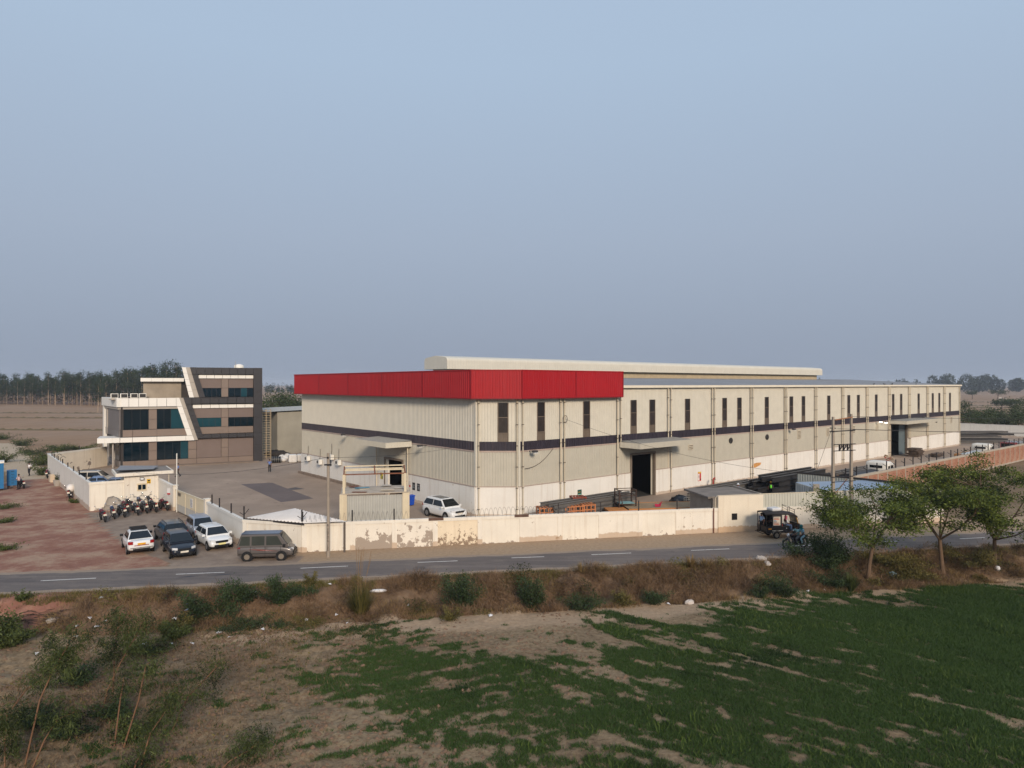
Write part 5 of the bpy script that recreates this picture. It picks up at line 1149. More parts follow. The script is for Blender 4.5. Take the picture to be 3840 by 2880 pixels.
car('hatchback_car', (-22.15, 50.45, 0), hd(-50), 'white hatchback with a black front intake beside the gate wall', P_white, hatch, (1.0, .3, -1.45, -1.88, .95, 1.50, .61), 1.74, (-1.22, 1.28), plate=M('plate_cream', (226, 216, 150), .5))
vn = car('minivan', (-16.85, 46.75, 0), hd(6), 'dusty grey minivan parked along the road edge', P_grey, vanb, (1.52, .95, -1.55, -1.8, 1.0, 1.80, .62), 1.48, (-1.15, 1.1), r=.3, tw=.18, rims=m_rimd, lampz=.74, tail_z=.85, cat='van', belt_dark=False, gl=M('van_glass', (58, 62, 58), .1, .15, 1, spec=.6),
         two_split=[(-1.68, -1.52, -.98, -.98), (-.86, -.86, -.02, -.02), (.1, .1, 1.18, .82)])
for s in (-1, 1):
    y = s * .745; MB().box(-1.7, 1.55, min(y, y + s * .012), max(y, y + s * .012), .50, .53).build('side_trim', m_black, vn)
    for x in (-.92, .04, 1.05): MB().box(x - .01, x + .01, min(y, y + s * .008), max(y, y + s * .008), .35, 1.0).build('door_seam', m_black, vn)
    MB().add([(-1.1, y + s * .006, .82), (-.1, y + s * .006, .70), (.9, y + s * .006, .66), (-.1, y + s * .006, .78)], [(0, 1, 2, 3)]).build('side_decal', M('decal_red', (122, 44, 34), .5), vn)
    MB().add([(-.3, y + s * .007, .75), (.1, y + s * .007, .70), (.7, y + s * .007, .67), (.0, y + s * .007, .72)], [(0, 1, 2, 3)]).build('side_decal', M('decal_white', (206, 204, 200), .5), vn)
MB().box(1.80, 1.90, -.6, .6, .34, .62).build('front_bumper', m_black, vn)
MB().box(-1.6, .92, -.56, .56, 1.795, 1.82).build('roof_panel', M('paint_roof', (70, 80, 98), .3, .05, 1, coat=.5), vn)
car('mpv_car', (-6.1, 61.2, 0), hd(-49), 'white people carrier with a dark sunroof beside the warehouse corner', P_white, mpv, (1.25, .45, -1.75, -2.2, 1.08, 1.76, .68), 1.85, (-1.43, 1.43), r=.36, sunroof=True, tail_z=1.02, lampz=.88)
car('mpv_car', (-49.2, 80.2, 0), hd(12), 'champagne people carrier behind the side wall near the office', P_bei, mpv, (1.25, .45, -1.75, -2.2, 1.08, 1.8, .66), 1.83, (-1.4, 1.4), r=.34, rails=True)
car('sedan_car', (-47.6, 77.6, 0), hd(205), 'blue sedan nose towards the side wall inside the compound', P_blue, sedan, (.98, .2, -.75, -1.4, .97, 1.48, .6), 1.73, (-1.22, 1.24))
car('sedan_car', (-44.9, 76.6, 0), hd(205), 'slate blue sedan half hidden behind the gatehouse', M('paint_slate', (84, 100, 128), .3, .04, 1, coat=.6), sedan, (.98, .2, -.75, -1.4, .97, 1.48, .6), 1.73, (-1.22, 1.24))
# ---- lorries in the far yard
def lorry(loc, rz, label, load, grp):
    t = empty('lorry', loc, rz, label, 'lorry', grp); pw_ = M('lorry_white', (214, 210, 200), .45, .06, 1, streak=.2)
    def ring(s):
        x, zt, zb, h = s; return [(x, h, zb), (x, h, zt - .25), (x, h - .12, zt - .05), (x, h - .4, zt), (x, -h + .4, zt), (x, -h + .12, zt - .05), (x, -h, zt - .25), (x, -h, zb)]
    loft([(0, 2.75, .7, 1.12), (.15, 2.95, .7, 1.2), (1.4, 2.95, .7, 1.2), (1.9, 2.8, .7, 1.2), (2.15, 1.9, .7, 1.18), (2.2, 1.5, .7, 1.15)], ring).build('cab', pw_, t)
    MB().box(-.03, .0, -.7, .7, 2.2, 2.5).build('rear_window', m_cglass, t)
    for s in (-1, 1):
        MB().box(1.05, 1.75, min(s * 1.2, s * 1.215), max(s * 1.2, s * 1.215), 1.75, 2.5).build('side_window', m_cglass, t)
        MB().box(.35, .85, min(s * 1.2, s * 1.215), max(s * 1.2, s * 1.215), 1.85, 2.45).build('side_window', m_cglass, t); MB().box(1.6, 1.75, min(s * 1.2, s * 1.42), max(s * 1.2, s * 1.42), 1.8, 2.2).build('mirror', m_black, t)
    MB().add([(1.95, -1.0, 2.66), (1.95, 1.0, 2.66), (2.18, 1.0, 1.95), (2.18, -1.0, 1.95)], [(0, 1, 2, 3)]).build('windscreen', m_cglass, t)
    box('chassis', m_black, t, -7.2, 2.1, -.45, .45, .65, .9); wheels(t, (1.3, -4.6, -5.9), 1.0, .5, .3, m_rimd)
    wd = M('lorry_wood', (150, 108, 66), .85, .15, 1.5)
    box('load_bed', wd, t, -7.3, -.25, -1.2, 1.2, .92, 1.08)
    for s in (-1, 1):
        for k in range(3): box('side_board', wd, t, -7.3, -.25, s * 1.2 - .03, s * 1.2 + .03, 1.12 + k * .24, 1.32 + k * .24)
    box('tail_board', wd, t, -7.36, -7.3, -1.2, 1.2, 1.08, 1.8)
    if load == 'tarp': MB().prism([(-1.15, 1.1), (1.15, 1.1), (1.05, 1.85), (.3, 2.05), (-.3, 2.05), (-1.05, 1.85)], -7.0, -.6, 'x').build('tarpaulin', M('tarp_black', (38, 38, 42), .5, .2, 2, bump=.5), t)
    return t
def yardpt(px, w): t = hit(px, B(0, w), D1); return B(t, w)
p = yardpt(3285, -12.6); lorry((p.x, p.y, 0), TH, 'white-cabbed lorry with a black tarpaulin load nearest the brick wall', 'tarp', 'lorries in the yard')
p = yardpt(3676, -12.6); L2_ = lorry((p.x, p.y, 0), TH, 'white-cabbed lorry carrying foil-wrapped bales at the yard end', '', 'lorries in the yard')
m_foil = M('foil_wrap', (196, 196, 192), .3, .2, 2.5, bump=.8, metal=.4)
for k in range(6):
    b_ = MB().blob((0, 0, .45), .62, 1.0, .5, 10, 6, .18).build('foil_bale', m_foil, None, L2_.matrix_world @ Vector((0, 0, 0)))
    q_ = B(hit(3676, B(0, -12.6), D1) - .95 - k * 1.12, -12.6); b_.location = (q_.x, q_.y, 1.08); b_.rotation_euler = (0, 0, TH)
    tag(b_, 'crumpled foil-wrapped bale on the bed of the far white lorry', 'bale', 'foil bales on the lorry')
p = yardpt(3790, -11.6); t3 = empty('tipper_truck', (p.x, p.y, 0), TH + R(180), 'small red and grey truck parked beyond the far white lorry', 'truck')
box('cab', M('paint_oxide', (126, 52, 48), .5, .1), t3, .2, 1.9, -1, 1, .6, 2.1); box('windscreen', m_cglass, t3, 1.9, 1.93, -.85, .85, 1.35, 1.95); box('load_body', m_galv, t3, -4.2, .1, -1.1, 1.1, .9, 2.0); wheels(t3, (1.1, -3), .95, .45, .28, m_rimd)
box('chassis', m_black, t3, -4.2, 1.8, -.4, .4, .5, .85)
# ---- motorcycle
def motorcycle(name, loc, rz, label, accent, group=None, plate=m_plate, lean=True):
    b = empty(name, loc, rz, label, 'motorcycle', group)
    b.scale = (1.1, 1.1, 1.1)
    if lean: b.rotation_euler = (R(-7), 0, rz)
    for x in (-.63, .66):
        w = MB().tube([(0, -.05, 0), (0, -.03, 0), (0, .03, 0), (0, .05, 0)], [.27, .305, .305, .27], 18, cap=False).tube([(0, -.05, 0), (0, .05, 0)], .235, 18, cap=False).build('wheel', m_tyre, b, (x, 0, .305))
        rm = MB().tube([(0, -.04, 0), (0, .04, 0)], .05, 8)
        for k in range(6): a = k * math.pi / 3; rm.bar((0, 0, 0), (.235 * math.cos(a), 0, .235 * math.sin(a)), .02, .03, up=(0, 1, 0))
        rm.build('rim', M('bike_rim', (70, 68, 68), .4, metal=.4), w)
    for s in (-1, 1):
        MB().tube([(.66, s * .09, .31), (.46, s * .09, .86)], .025, 6).build('fork', m_chrome, b); MB().tube([(-.63, s * .1, .31), (-.5, s * .12, .66)], .03, 6).build('shock_absorber', m_chrome, b)
        MB().tube([(.38, s * .1, .98), (.36, s * .36, 1.03)], .016, 5).build('handlebar', m_black, b)
        mr = MB().tube([(.4, s * .28, 1.02), (.42, s * .34, 1.2)], .008, 4).build('mirror', m_black, b); MB().blob((.4, s * .36, 1.24), .015, .05, .035, 8, 4).build('mirror_glass', M('mirror_glass', (232, 236, 238), .05, metal=.9), mr)
    MB().tube([(.4, 0, .84), (-.1, 0, .5), (-.35, 0, .42)], .035, 6).tube([(.38, 0, .88), (-.2, 0, .74), (-.75, 0, .72)], .03, 6).tube([(-.63, .08, .31), (-.1, .08, .42)], .022, 5).tube([(-.63, -.08, .31), (-.1, -.08, .42)], .022, 5).build('frame', m_black, b)
    MB().blob((.05, 0, .42), .2, .14, .18, 10, 6).box(-.1, .18, -.09, .09, .5, .66).build('engine', M('engine_alloy', (58, 56, 56), .5, .1, 4, metal=.4), b)
    MB().tube([(.15, -.14, .3), (-.2, -.16, .28), (-.75, -.17, .4)], [.03, .04, .055], 7).build('exhaust', m_chrome, b)
    def ring(s):
        x, zt, zb, h = s; return [(x, h * .7, zb), (x, h, (zt + zb) / 2), (x, h * .6, zt), (x, -h * .6, zt), (x, -h, (zt + zb) / 2), (x, -h * .7, zb)]
    loft([(-.08, .86, .74, .08), (.05, .94, .7, .14), (.25, .98, .72, .16), (.37, .92, .78, .08)], ring).build('fuel_tank', accent, b)
    loft([(-.82, .84, .78, .06), (-.7, .86, .74, .12), (-.3, .84, .72, .14), (-.05, .83, .72, .11)], ring).build('seat', m_seatd, b)
    loft([(-.86, .8, .7, .05), (-.6, .74, .6, .13), (-.3, .7, .55, .13)], ring).build('tail_panel', accent, b)
    MB().tube([(.5, 0, .88), (.58, 0, .88)], [.11, .09], 12).build('headlamp', m_head, b); MB().box(-.9, -.85, -.06, .06, .74, .82).build('tail_lamp', m_tail, b)
    MB().box(-.93, -.91, -.11, .11, .56, .70).build('number_plate', plate, b)
    MB().tube([(.66 + .33 * math.cos(a), 0, .305 + .33 * math.sin(a)) for a in (.3, .8, 1.3, 1.8, 2.3)], .05, 5).build('front_mudguard', accent, b); MB().tube([(-.63 + .34 * math.cos(a), 0, .305 + .34 * math.sin(a)) for a in (.9, 1.5, 2.1, 2.8, 3.3)], .06, 5).build('rear_mudguard', m_black, b)
    loft([(-.45, .72, .5, .1), (-.2, .74, .42, .13), (.1, .76, .4, .12), (.3, .8, .62, .08)], ring).build('side_panel', m_black, b); MB().tube([(.3, -.3, .35), (.38, -.3, .7), (.38, .3, .7), (.3, .3, .35)], .02, 5).build('leg_guard', m_chrome, b)
    if lean: MB().bar((-.05, .12, .3), (-.12, .32, -.0), .02).build('side_stand', m_black, b)
    return b
acc = [M('bike_black', (24, 24, 28), .3, coat=.5), M('bike_maroon', (92, 26, 34), .3, coat=.5), M('bike_blue', (34, 42, 72), .3, coat=.5), M('bike_grey', (62, 64, 70), .3, coat=.5)]
proto = [None] * 4
spots = [(1090, 880, 1, 'maroon motorcycle at the near left end of the parked row'), (1187, 848, 2, 'blue motorcycle second from the left end of the parked row'), (1292, 830, 0, 'black motorcycle with a spoked wheel third in the front row'),
  (1322, 786, 1, 'maroon motorcycle tucked behind the third front-row bike'), (1432, 808, 3, 'grey motorcycle in the middle of the front row'), (1375, 762, 0, 'black motorcycle behind the middle of the parked row'),
  (1522, 788, 3, 'grey motorcycle fourth from the gate in the front row'), (1462, 742, 2, 'blue motorcycle in the back row under the window'), (1618, 778, 0, 'black motorcycle second from the gate wall'), (1570, 730, 0, 'black motorcycle in the back row under the yellow sign'), (1733, 760, 1, 'maroon motorcycle nearest the gate wall')]
for i, (a, b_, k, lb) in enumerate(spots):
    g = G(.3616 * a, 1640 + .3616 * b_); h = R(133 + [0, -6, 5, 2, -4, 6, 0, -7, 4, -3, 8][i]); c = Vector((g.x + .63 * math.cos(h), g.y + .63 * math.sin(h), 0))
    if proto[k] is None: proto[k] = motorcycle('motorcycle', c, h, lb, acc[k], 'motorcycles parked by the gatehouse')
    else: dup(proto[k], c, h, lb)
g = G(257, 1871); mb_ = dup(proto[0], (g.x - .2, g.y + .6, 0), R(118), 'black motorcycle under a white cloth beside the whitewashed wall'); mb_['group'] = 'motorcycles along the track'
cl = MB().blob((0, 0, 0), .75, .42, .45, 12, 7, .12); clo = cl.build('bike_cover', M('cloth_white', (224, 216, 208), .9, .08, 3, bump=.3), None, (g.x - .32, g.y + .85, .98), R(118)); tag(clo, 'white cloth thrown over the motorcycle beside the wall', 'cloth')
g = G(180, 1792); mb_ = dup(proto[1], (g.x, g.y, 0), R(120), 'maroon motorcycle beside the broken planter along the track wall'); mb_['group'] = 'motorcycles along the track'
g = G(86, 1832); mb_ = dup(proto[0], (g.x - .3, g.y + .3, 0), R(140), 'black motorcycle held by the man beside the blue cabinet'); mb_['group'] = 'motorcycles along the track'
RIDE = Vector((20.75, 49.75, 0)); RH = R(192)
motorcycle('motorcycle', RIDE, RH, 'black motorcycle ridden along the road past the auto rickshaw', acc[0], None, lean=False)
# ---- auto rickshaw
ar0 = G(2909, 2020); AH = R(9); AR = empty('auto_rickshaw', (ar0.x + .55, ar0.y + .72, 0), AH, 'black three-wheeled auto rickshaw with a white bundle on its roof', 'auto rickshaw')
m_arb = M('rickshaw_black', (34, 32, 34), .45, .15, 2); m_canv = M('rickshaw_canvas', (52, 48, 48), .85, .15, 2, bump=.3)
# x forward; rear axle at -.6
MB().prism([(-1.45, .45), (.1, .45), (.2, .95), (-1.5, .95)], -.7, .7, 'y').build('tub', m_arb, AR)
MB().prism([(.1, .42), (1.25, .42), (1.25, .6), (.1, .6)], -.66, .66, 'y').build('floor', m_arb, AR)
MB().prism([(1.2, .35), (1.55, .45), (1.62, .8), (1.38, 1.12), (1.18, 1.12)], -.5, .5, 'y').build('front_cowl', m_arb, AR)
def rr_(s):
    x, z, h = s; return [(x, h, z - .16), (x, h * .95, z - .03), (x, h * .6, z + .03), (x, 0, z + .05), (x, -h * .6, z + .03), (x, -h * .95, z - .03), (x, -h, z - .16), (x, -h * .9, z - .12), (x, 0, z - .02), (x, h * .9, z - .12)]
loft([(-1.5, 2.0, .68), (-.6, 2.02, .72), (.3, 1.98, .7), (1.0, 1.85, .62), (1.25, 1.68, .55)], rr_).build('canopy', m_canv, AR)
for s in (-1, 1):
    MB().box(-1.0, -.18, min(s * .7, s * .73), max(s * .7, s * .73), .95, 1.86).build('side_curtain', m_canv, AR)
    nb = MB().box(-.92, -.34, min(s * .735, s * .75), max(s * .735, s * .75), 1.05, 1.72).build('advert_board', M('advert', (222, 206, 184), .7), AR)
    for k, (c3, w) in enumerate((((206, 92, 60), .9), ((186, 110, 90), .8), ((60, 70, 110), .5), ((90, 150, 190), .4), ((206, 92, 60), .9), ((150, 90, 80), .8))):
        y = s * .752; MB().box(-.88, -.88 + .5 * w, min(y, y + s * .004), max(y, y + s * .004), 1.1 + k * .1, 1.15 + k * .1).build('print', M('print_%d_%d_%d' % c3, c3, .6), nb)
    for x, z in ((-1.45, 1.9), (.95, 1.75), (.15, 1.88)): MB().bar((x, s * .66, .9 if x < .5 else .55), (x, s * .66, z), .04).build('roof_post', m_black, AR)
    MB().box(-1.3, -1.05, min(s * .7, s * .715), max(s * .7, s * .715), .74, .82).build('side_lamp', M('lamp_amber', (226, 146, 40), .4), AR); MB().box(-1.0, -.1, min(s * .7, s * .712), max(s * .7, s * .712), .62, .65).build('side_stripe', m_plate, AR)
    MB().tube([(-.6 + .36 * math.cos(a), s * .68, .29 + .36 * math.sin(a)) for a in (.1, .7, 1.57, 2.4, 3.0)], .06, 5).build('mudguard', M('mudguard_grey', (96, 88, 80), .6), AR)
wheels(AR, (-.6,), .62, .27, .14, m_rimd); fw = MB().tube([(0, -.06, 0), (0, .06, 0)], .25, 16).build('wheel', m_tyre, AR, (1.42, 0, .25)); MB().tube([(0, -.07, 0), (0, .07, 0)], .14, 12).build('rim', m_rimd, fw)
MB().add([(1.28, -.5, 1.15), (1.28, .5, 1.15), (1.12, .48, 1.66), (1.12, -.48, 1.66)], [(0, 1, 2, 3)]).build('windscreen', M('screen_glass', (150, 146, 130), .1, spec=.6), AR)
for s in (-1, 1): MB().bar((1.3, s * .52, 1.1), (1.12, s * .5, 1.7), .05).build('screen_post', M('rickshaw_yellow', (196, 140, 40), .5), AR)
MB().tube([(1.64, -.0, .86), (1.7, 0, .86)], .09, 10).build('headlamp', m_head, AR); MB().box(.05, .5, -.55, .55, .6, .98).build('driver_seat', m_seatd, AR); MB().box(-.4, -.05, -.6, .6, .95, 1.1).build('rear_seat', M('seat_red', (150, 44, 52), .7), AR)
rk = MB()
for s in (-1, 1): rk.bar((.55, s * .5, 1.95), (.55, s * .5, 2.45), .03).bar((1.0, s * .5, 1.82), (1.0, s * .5, 2.2), .03).bar((.55, s * .5, 2.38), (1.0, s * .5, 2.16), .025).bar((.55, s * .5, 2.2), (1.0, s * .5, 2.0), .025)
rk.bar((.55, -.5, 2.42), (.55, .5, 2.42), .025).bar((1.0, -.5, 2.18), (1.0, .5, 2.18), .025).build('roof_rack', m_black, AR)
MB().bar((-1.55, -.6, .5), (-1.55, .6, .5), .06).bar((-1.7, -.5, .42), (-1.5, -.5, .42), .05).bar((-1.7, .5, .42), (-1.5, .5, .42), .05).bar((-1.7, -.6, .42), (-1.7, .6, .42), .05).build('rear_step', m_black, AR)
bd = MB().box(-.42, .42, -.38, .38, 0, .26).build('roof_bundle', M('sack_white', (208, 206, 204), .7, .12, 3, bump=.5), None, (AR.location.x - .45, AR.location.y - .08, 2.06), AH + .15); bv = bd.modifiers.new('b', 'BEVEL'); bv.width = .1; bv.segments = 3
tag(bd, 'white wrapped bundle tied on the auto rickshaw roof', 'bundle')
# ------------------------------------------------------------------ people
m_skin = M('skin', (122, 82, 62), .6, .06); m_hair = M('hair', (20, 16, 15), .7)
BASE = dict(pel=(0, 0, .95), sp=(0, 0, 1.12), ch=(0, 0, 1.30), nk=(.01, 0, 1.47), hb=(.02, 0, 1.55), hd=(.03, 0, 1.64), ht=(.02, 0, 1.71),
  hl=(0, .09, .92), kl=(.02, .1, .5), al=(0, .1, .09), tl=(.15, .11, .04), hr=(0, -.09, .92), kr=(.02, -.1, .5), ar=(0, -.1, .09), tr=(.15, -.11, .04),
  sl=(0, .18, 1.41), el=(-.02, .24, 1.14), wl=(.06, .25, .9), fl=(.09, .25, .82), sr=(0, -.18, 1.41), er=(-.02, -.24, 1.14), wr=(.06, -.25, .9), fr=(.09, -.25, .82))
def skinmesh(name, pts, edges, rad, mat, parent, root):
    me = bpy.data.meshes.new(name); bm = bmesh.new(); lay = bm.verts.layers.skin.verify(); vm = {}
    for k in pts: vm[k] = bm.verts.new(pts[k])
    for a, b in edges: bm.edges.new((vm[a], vm[b]))
    for k in pts:
        r = rad[k]; vm[k][lay].radius = r if isinstance(r, tuple) else (r, r); vm[k][lay].use_root = (k == root)
    bm.to_mesh(me); bm.free(); o = link(name, me, mat, parent)
    s = o.modifiers.new('skin', 'SKIN'); s.use_smooth_shade = True; s.branch_smoothing = .4; u = o.modifiers.new('sub', 'SUBSURF'); u.levels = 1; u.render_levels = 1; return o
def person(loc, rz, label, pose, shirt, trouser, group=None, hat=None, vest=None, scarf=None, sleeves=True, skirt=None):
    p = {k: Vector(v) for k, v in BASE.items()}
    for k, v in pose.items(): p[k] = Vector(v)
    c = empty('person', loc, rz, label, 'person', group)
    pts = {k: p[k] for k in p}; ed = [('pel', 'sp'), ('sp', 'ch'), ('ch', 'nk'), ('nk', 'hb'), ('hb', 'hd'), ('hd', 'ht')]
    rad = dict(pel=(.12, .09), sp=(.11, .085), ch=(.13, .095), nk=.05, hb=.06, hd=(.082, .095), ht=.05)
    for s in 'lr':
        ed += [('pel', 'h' + s), ('h' + s, 'k' + s), ('k' + s, 'a' + s), ('a' + s, 't' + s), ('ch', 's' + s), ('s' + s, 'e' + s), ('e' + s, 'w' + s), ('w' + s, 'f' + s)]
        rad.update({'h' + s: .075, 'k' + s: .052, 'a' + s: .036, 't' + s: .034, 's' + s: .05, 'e' + s: .037, 'w' + s: .026, 'f' + s: .03})
        d = (p['f' + s] - p['w' + s]).normalized(); side = d.cross(Vector((0, 0, 1))); side = side.normalized() if side.length > .1 else Vector((0, 1, 0)); up = side.cross(d)
        for i, (off, ln) in enumerate(((-.028, .075), (-.01, .085), (.01, .08), (.027, .065))):
            a = p['f' + s] + side * off + d * .045; b = a + d * ln * .5 - up * .01; e = b + d * ln * .3 - up * .03
            for nm, q in (('a', a), ('b', b), ('e', e)): pts['%s%d%s' % (s, i, nm)] = q; rad['%s%d%s' % (s, i, nm)] = .0085
            ed += [('f' + s, '%s%da' % (s, i)), ('%s%da' % (s, i), '%s%db' % (s, i)), ('%s%db' % (s, i), '%s%de' % (s, i))]
        q = p['w' + s] + d * .04 + side * .04; pts[s + 'th'] = q; rad[s + 'th'] = .01; q2 = q + d * .04 + side * .012; pts[s + 'ti'] = q2; rad[s + 'ti'] = .008; ed += [('w' + s, s + 'th'), (s + 'th', s + 'ti')]
    skinmesh('body', pts, ed, rad, m_skin, c, 'pel')
    sk = ['pel', 'sp', 'ch', 'nk', 'sl', 'el', 'sr', 'er']; pp = {k: p[k] for k in sk}; pp['nk'] = p['ch'].lerp(p['nk'], .75)
    rr = dict(pel=(.155, .115), sp=(.145, .115), ch=(.16, .12), nk=.085, sl=.078, sr=.078, el=.058, er=.058)
    e2 = [('pel', 'sp'), ('sp', 'ch'), ('ch', 'nk'), ('ch', 'sl'), ('sl', 'el'), ('ch', 'sr'), ('sr', 'er')]
    pp['el'] = p['sl'].lerp(p['el'], .85); pp['er'] = p['sr'].lerp(p['er'], .85)
    skinmesh('shirt', pp, e2, rr, shirt, c, 'pel')
    tk = {k: p[k] for k in ('pel', 'hl', 'kl', 'al', 'hr', 'kr', 'ar')}; tk['pel'] = p['pel'] + Vector((0, 0, .03))
    skinmesh('trousers', tk, [('pel', 'hl'), ('hl', 'kl'), ('kl', 'al'), ('pel', 'hr'), ('hr', 'kr'), ('kr', 'ar')], dict(pel=(.14, .11), hl=.098, hr=.098, kl=.075, kr=.075, al=.06, ar=.06), trouser, c, 'pel')
    for s in 'lr':
        a, t = p['a' + s], p['t' + s]; MB().tube([a + Vector((0, 0, -.0)) - (t - a) * .3, a + (t - a) * .4, t + (t - a) * .35], [.05, .055, .035], 7).build('shoe', m_black, c)
    h = p['hd']; u = (p['ht'] - p['hb']).normalized(); f = Vector((1, 0, 0))
    if 'face' in pose: f = p['face'].normalized()
    sd_ = u.cross(f).normalized()
    if not hat and not scarf: MB().blob(h + u * .045 - f * .018, .105, .09, .085, 10, 6).build('hair', m_hair, c)
    fc2 = MB()
    fc2.tube([h + f * .085 + u * .02, h + f * .115 - u * .02], [.008, .018], 5); fc2.build('nose', m_skin, c)
    for k in (-1, 1): MB().blob(h + f * .088 + sd_ * .034 * k + u * .02, .01, .014, .008, 6, 4).build('eye', m_hair, c); MB().blob(h + sd_ * .092 * k - u * .005, .018, .012, .03, 6, 4).build('ear', m_skin, c)
    MB().tube([h + f * .09 + sd_ * .025 - u * .05, h + f * .094 - u * .052, h + f * .09 - sd_ * .025 - u * .05], .006, 4).build('mouth', M('lips', (96, 52, 46), .6), c)
    if hat: MB().tube([h + u * .01, h + u * .07, h + u * .115, h + u * .13], [.12, .112, .08, .03], 12).tube([h + u * .005, h + u * .02], [.15, .13], 12).build('hard_hat', hat, c)
    if scarf: MB().blob(h + u * .01 - f * .015, .118, .118, .135, 12, 8, .06).blob(p['nk'] + u * .01, .12, .15, .09, 10, 6, .1).build('headscarf', scarf, c)
    if vest: skinmesh('hi_vis_vest', {k: pp[k] for k in ('pel', 'sp', 'ch', 'nk')}, [('pel', 'sp'), ('sp', 'ch'), ('ch', 'nk')], dict(pel=(.17, .13), sp=(.162, .13), ch=(.185, .135), nk=.1), vest, c, 'pel')
    return c
walk = dict(kl=(.18, .09, .52), al=(.22, .09, .09), tl=(.36, .1, .06), kr=(.02, -.09, .5), ar=(-.28, -.09, .14), tr=(-.15, -.1, .05), el=(-.12, .25, 1.15), wl=(-.08, .27, .9), fl=(-.05, .27, .82), er=(.08, -.25, 1.15), wr=(.22, -.25, .97), fr=(.29, -.25, .93))
phone = dict(er=(.06, -.3, 1.18), wr=(.14, -.16, 1.42), fr=(.13, -.12, 1.5))
m_bs = M('shirt_blue', (96, 122, 176), .8, .08, 5); m_ws = M('shirt_white', (222, 220, 218), .8, .06, 5); m_tb = M('trousers_black', (26, 26, 30), .8); m_jean = M('jeans', (96, 116, 150), .85, .1, 6)
def gp(px, py): q = G(px, py); return (q.x, q.y, .012)
person(gp(668, 1788), R(205), 'man in blue shirt and black trousers walking across the yard', walk, m_bs, m_tb)
person(gp(1011, 1770), R(-75), 'man in blue shirt standing near the white sacks, hand raised', phone, m_bs, m_tb)
person(gp(110, 1785), R(-80), 'man in white shirt walking down the pale track, hands together', dict(walk, el=(-.02, .25, 1.15), wl=(.2, .12, 1.15), fl=(.26, .08, 1.17), er=(-.02, -.25, 1.15), wr=(.2, -.12, 1.15), fr=(.26, -.08, 1.17)), m_ws, m_tb)
person(gp(71, 1836), R(165), 'man in pale shirt leaning on the motorcycle by the blue cabinet', dict(el=(.12, .22, 1.15), wl=(.3, .2, 1.1), fl=(.36, .18, 1.09), er=(.12, -.22, 1.15), wr=(.3, -.2, 1.1), fr=(.36, -.18, 1.09), kl=(.06, .1, .5)), M('shirt_rose', (196, 172, 168), .8, .08, 5), m_tb)
q = at(2891, 71.4); person((q.x, q.y, .012), R(70), 'worker in lime hi-vis vest and yellow helmet, seen from behind', dict(el=(.0, .28, 1.16), wl=(.08, .27, .92), fl=(.1, .26, .84)), M('shirt_dark', (44, 44, 50), .8), m_tb, hat=M('helmet_yellow', (232, 160, 24), .4), vest=M('vest_lime', (110, 220, 60), .7))
q = at(2767, 70.0); person((q.x, q.y, .012), R(10), 'worker in blue shirt and white helmet beside the beams', {}, m_bs, m_tb, hat=M('helmet_white', (226, 226, 226), .4))
def onbike(base, rzz, lx, ly, lz=0):
    c_, s_ = math.cos(rzz), math.sin(rzz); return (base.x + lx * c_ - ly * s_, base.y + lx * s_ + ly * c_, lz)
ride = dict(pel=(0, 0, .9), sp=(.05, 0, 1.06), ch=(.12, 0, 1.22), nk=(.16, 0, 1.38), hb=(.18, 0, 1.46), hd=(.2, 0, 1.55), ht=(.2, 0, 1.63), hl=(.03, .1, .86), kl=(.36, .2, .72), al=(.22, .17, .34), tl=(.34, .18, .3), hr=(.03, -.1, .86), kr=(.36, -.2, .72), ar=(.22, -.17, .34), tr=(.34, -.18, .3),
  sl=(.13, .18, 1.34), el=(.32, .3, 1.16), wl=(.55, .32, 1.06), fl=(.62, .32, 1.05), sr=(.13, -.18, 1.34), er=(.32, -.3, 1.16), wr=(.55, -.32, 1.06), fr=(.62, -.32, 1.05))
person(onbike(RIDE, RH, -.28, 0), RH, 'motorcycle driver in a pale teal shirt gripping the handlebars', ride, M('shirt_teal', (126, 164, 164), .8, .08, 5), M('trousers_grey', (96, 98, 100), .8))
pil_ = dict(ride, el=(.2, .3, 1.12), wl=(.34, .2, .95), fl=(.4, .16, .93), er=(.2, -.3, 1.12), wr=(.34, -.2, .95), fr=(.4, -.16, .93))
person(onbike(RIDE, RH, -.68, 0), RH, 'pillion rider in light blue wearing a teal headscarf', pil_, M('tunic_blue', (132, 172, 186), .8, .08, 5), M('trousers_sky', (136, 170, 184), .8), scarf=M('scarf_teal', (36, 112, 112), .8, .15, 6))
sit = dict(pel=(0, 0, .98), sp=(0, 0, 1.12), ch=(.02, 0, 1.28), nk=(.04, 0, 1.42), hb=(.05, 0, 1.5), hd=(.06, 0, 1.58), ht=(.06, 0, 1.65), hl=(.04, .1, .96), kl=(.42, .14, .98), al=(.44, .12, .55), tl=(.58, .12, .5), hr=(.04, -.1, .96), kr=(.42, -.14, .98), ar=(.44, -.12, .55), tr=(.58, -.12, .5),
  sl=(.02, .18, 1.37), el=(.1, .24, 1.12), wl=(.34, .16, 1.06), fl=(.41, .14, 1.05), sr=(.02, -.18, 1.37), er=(.1, -.24, 1.12), wr=(.34, -.16, 1.06), fr=(.41, -.14, 1.05))
AL = AR.location
person(onbike(AL, AH, .3, -.36, .02), AH, 'rickshaw driver in white shirt and blue jeans with a pink scarf', sit, m_ws, m_jean, scarf=M('scarf_pink', (196, 92, 118), .8, .1, 6))
stand_r = dict(el=(.1, .26, 1.2), wl=(.1, .24, 1.5), fl=(.1, .22, 1.56), sr=(0, -.18, 1.41))
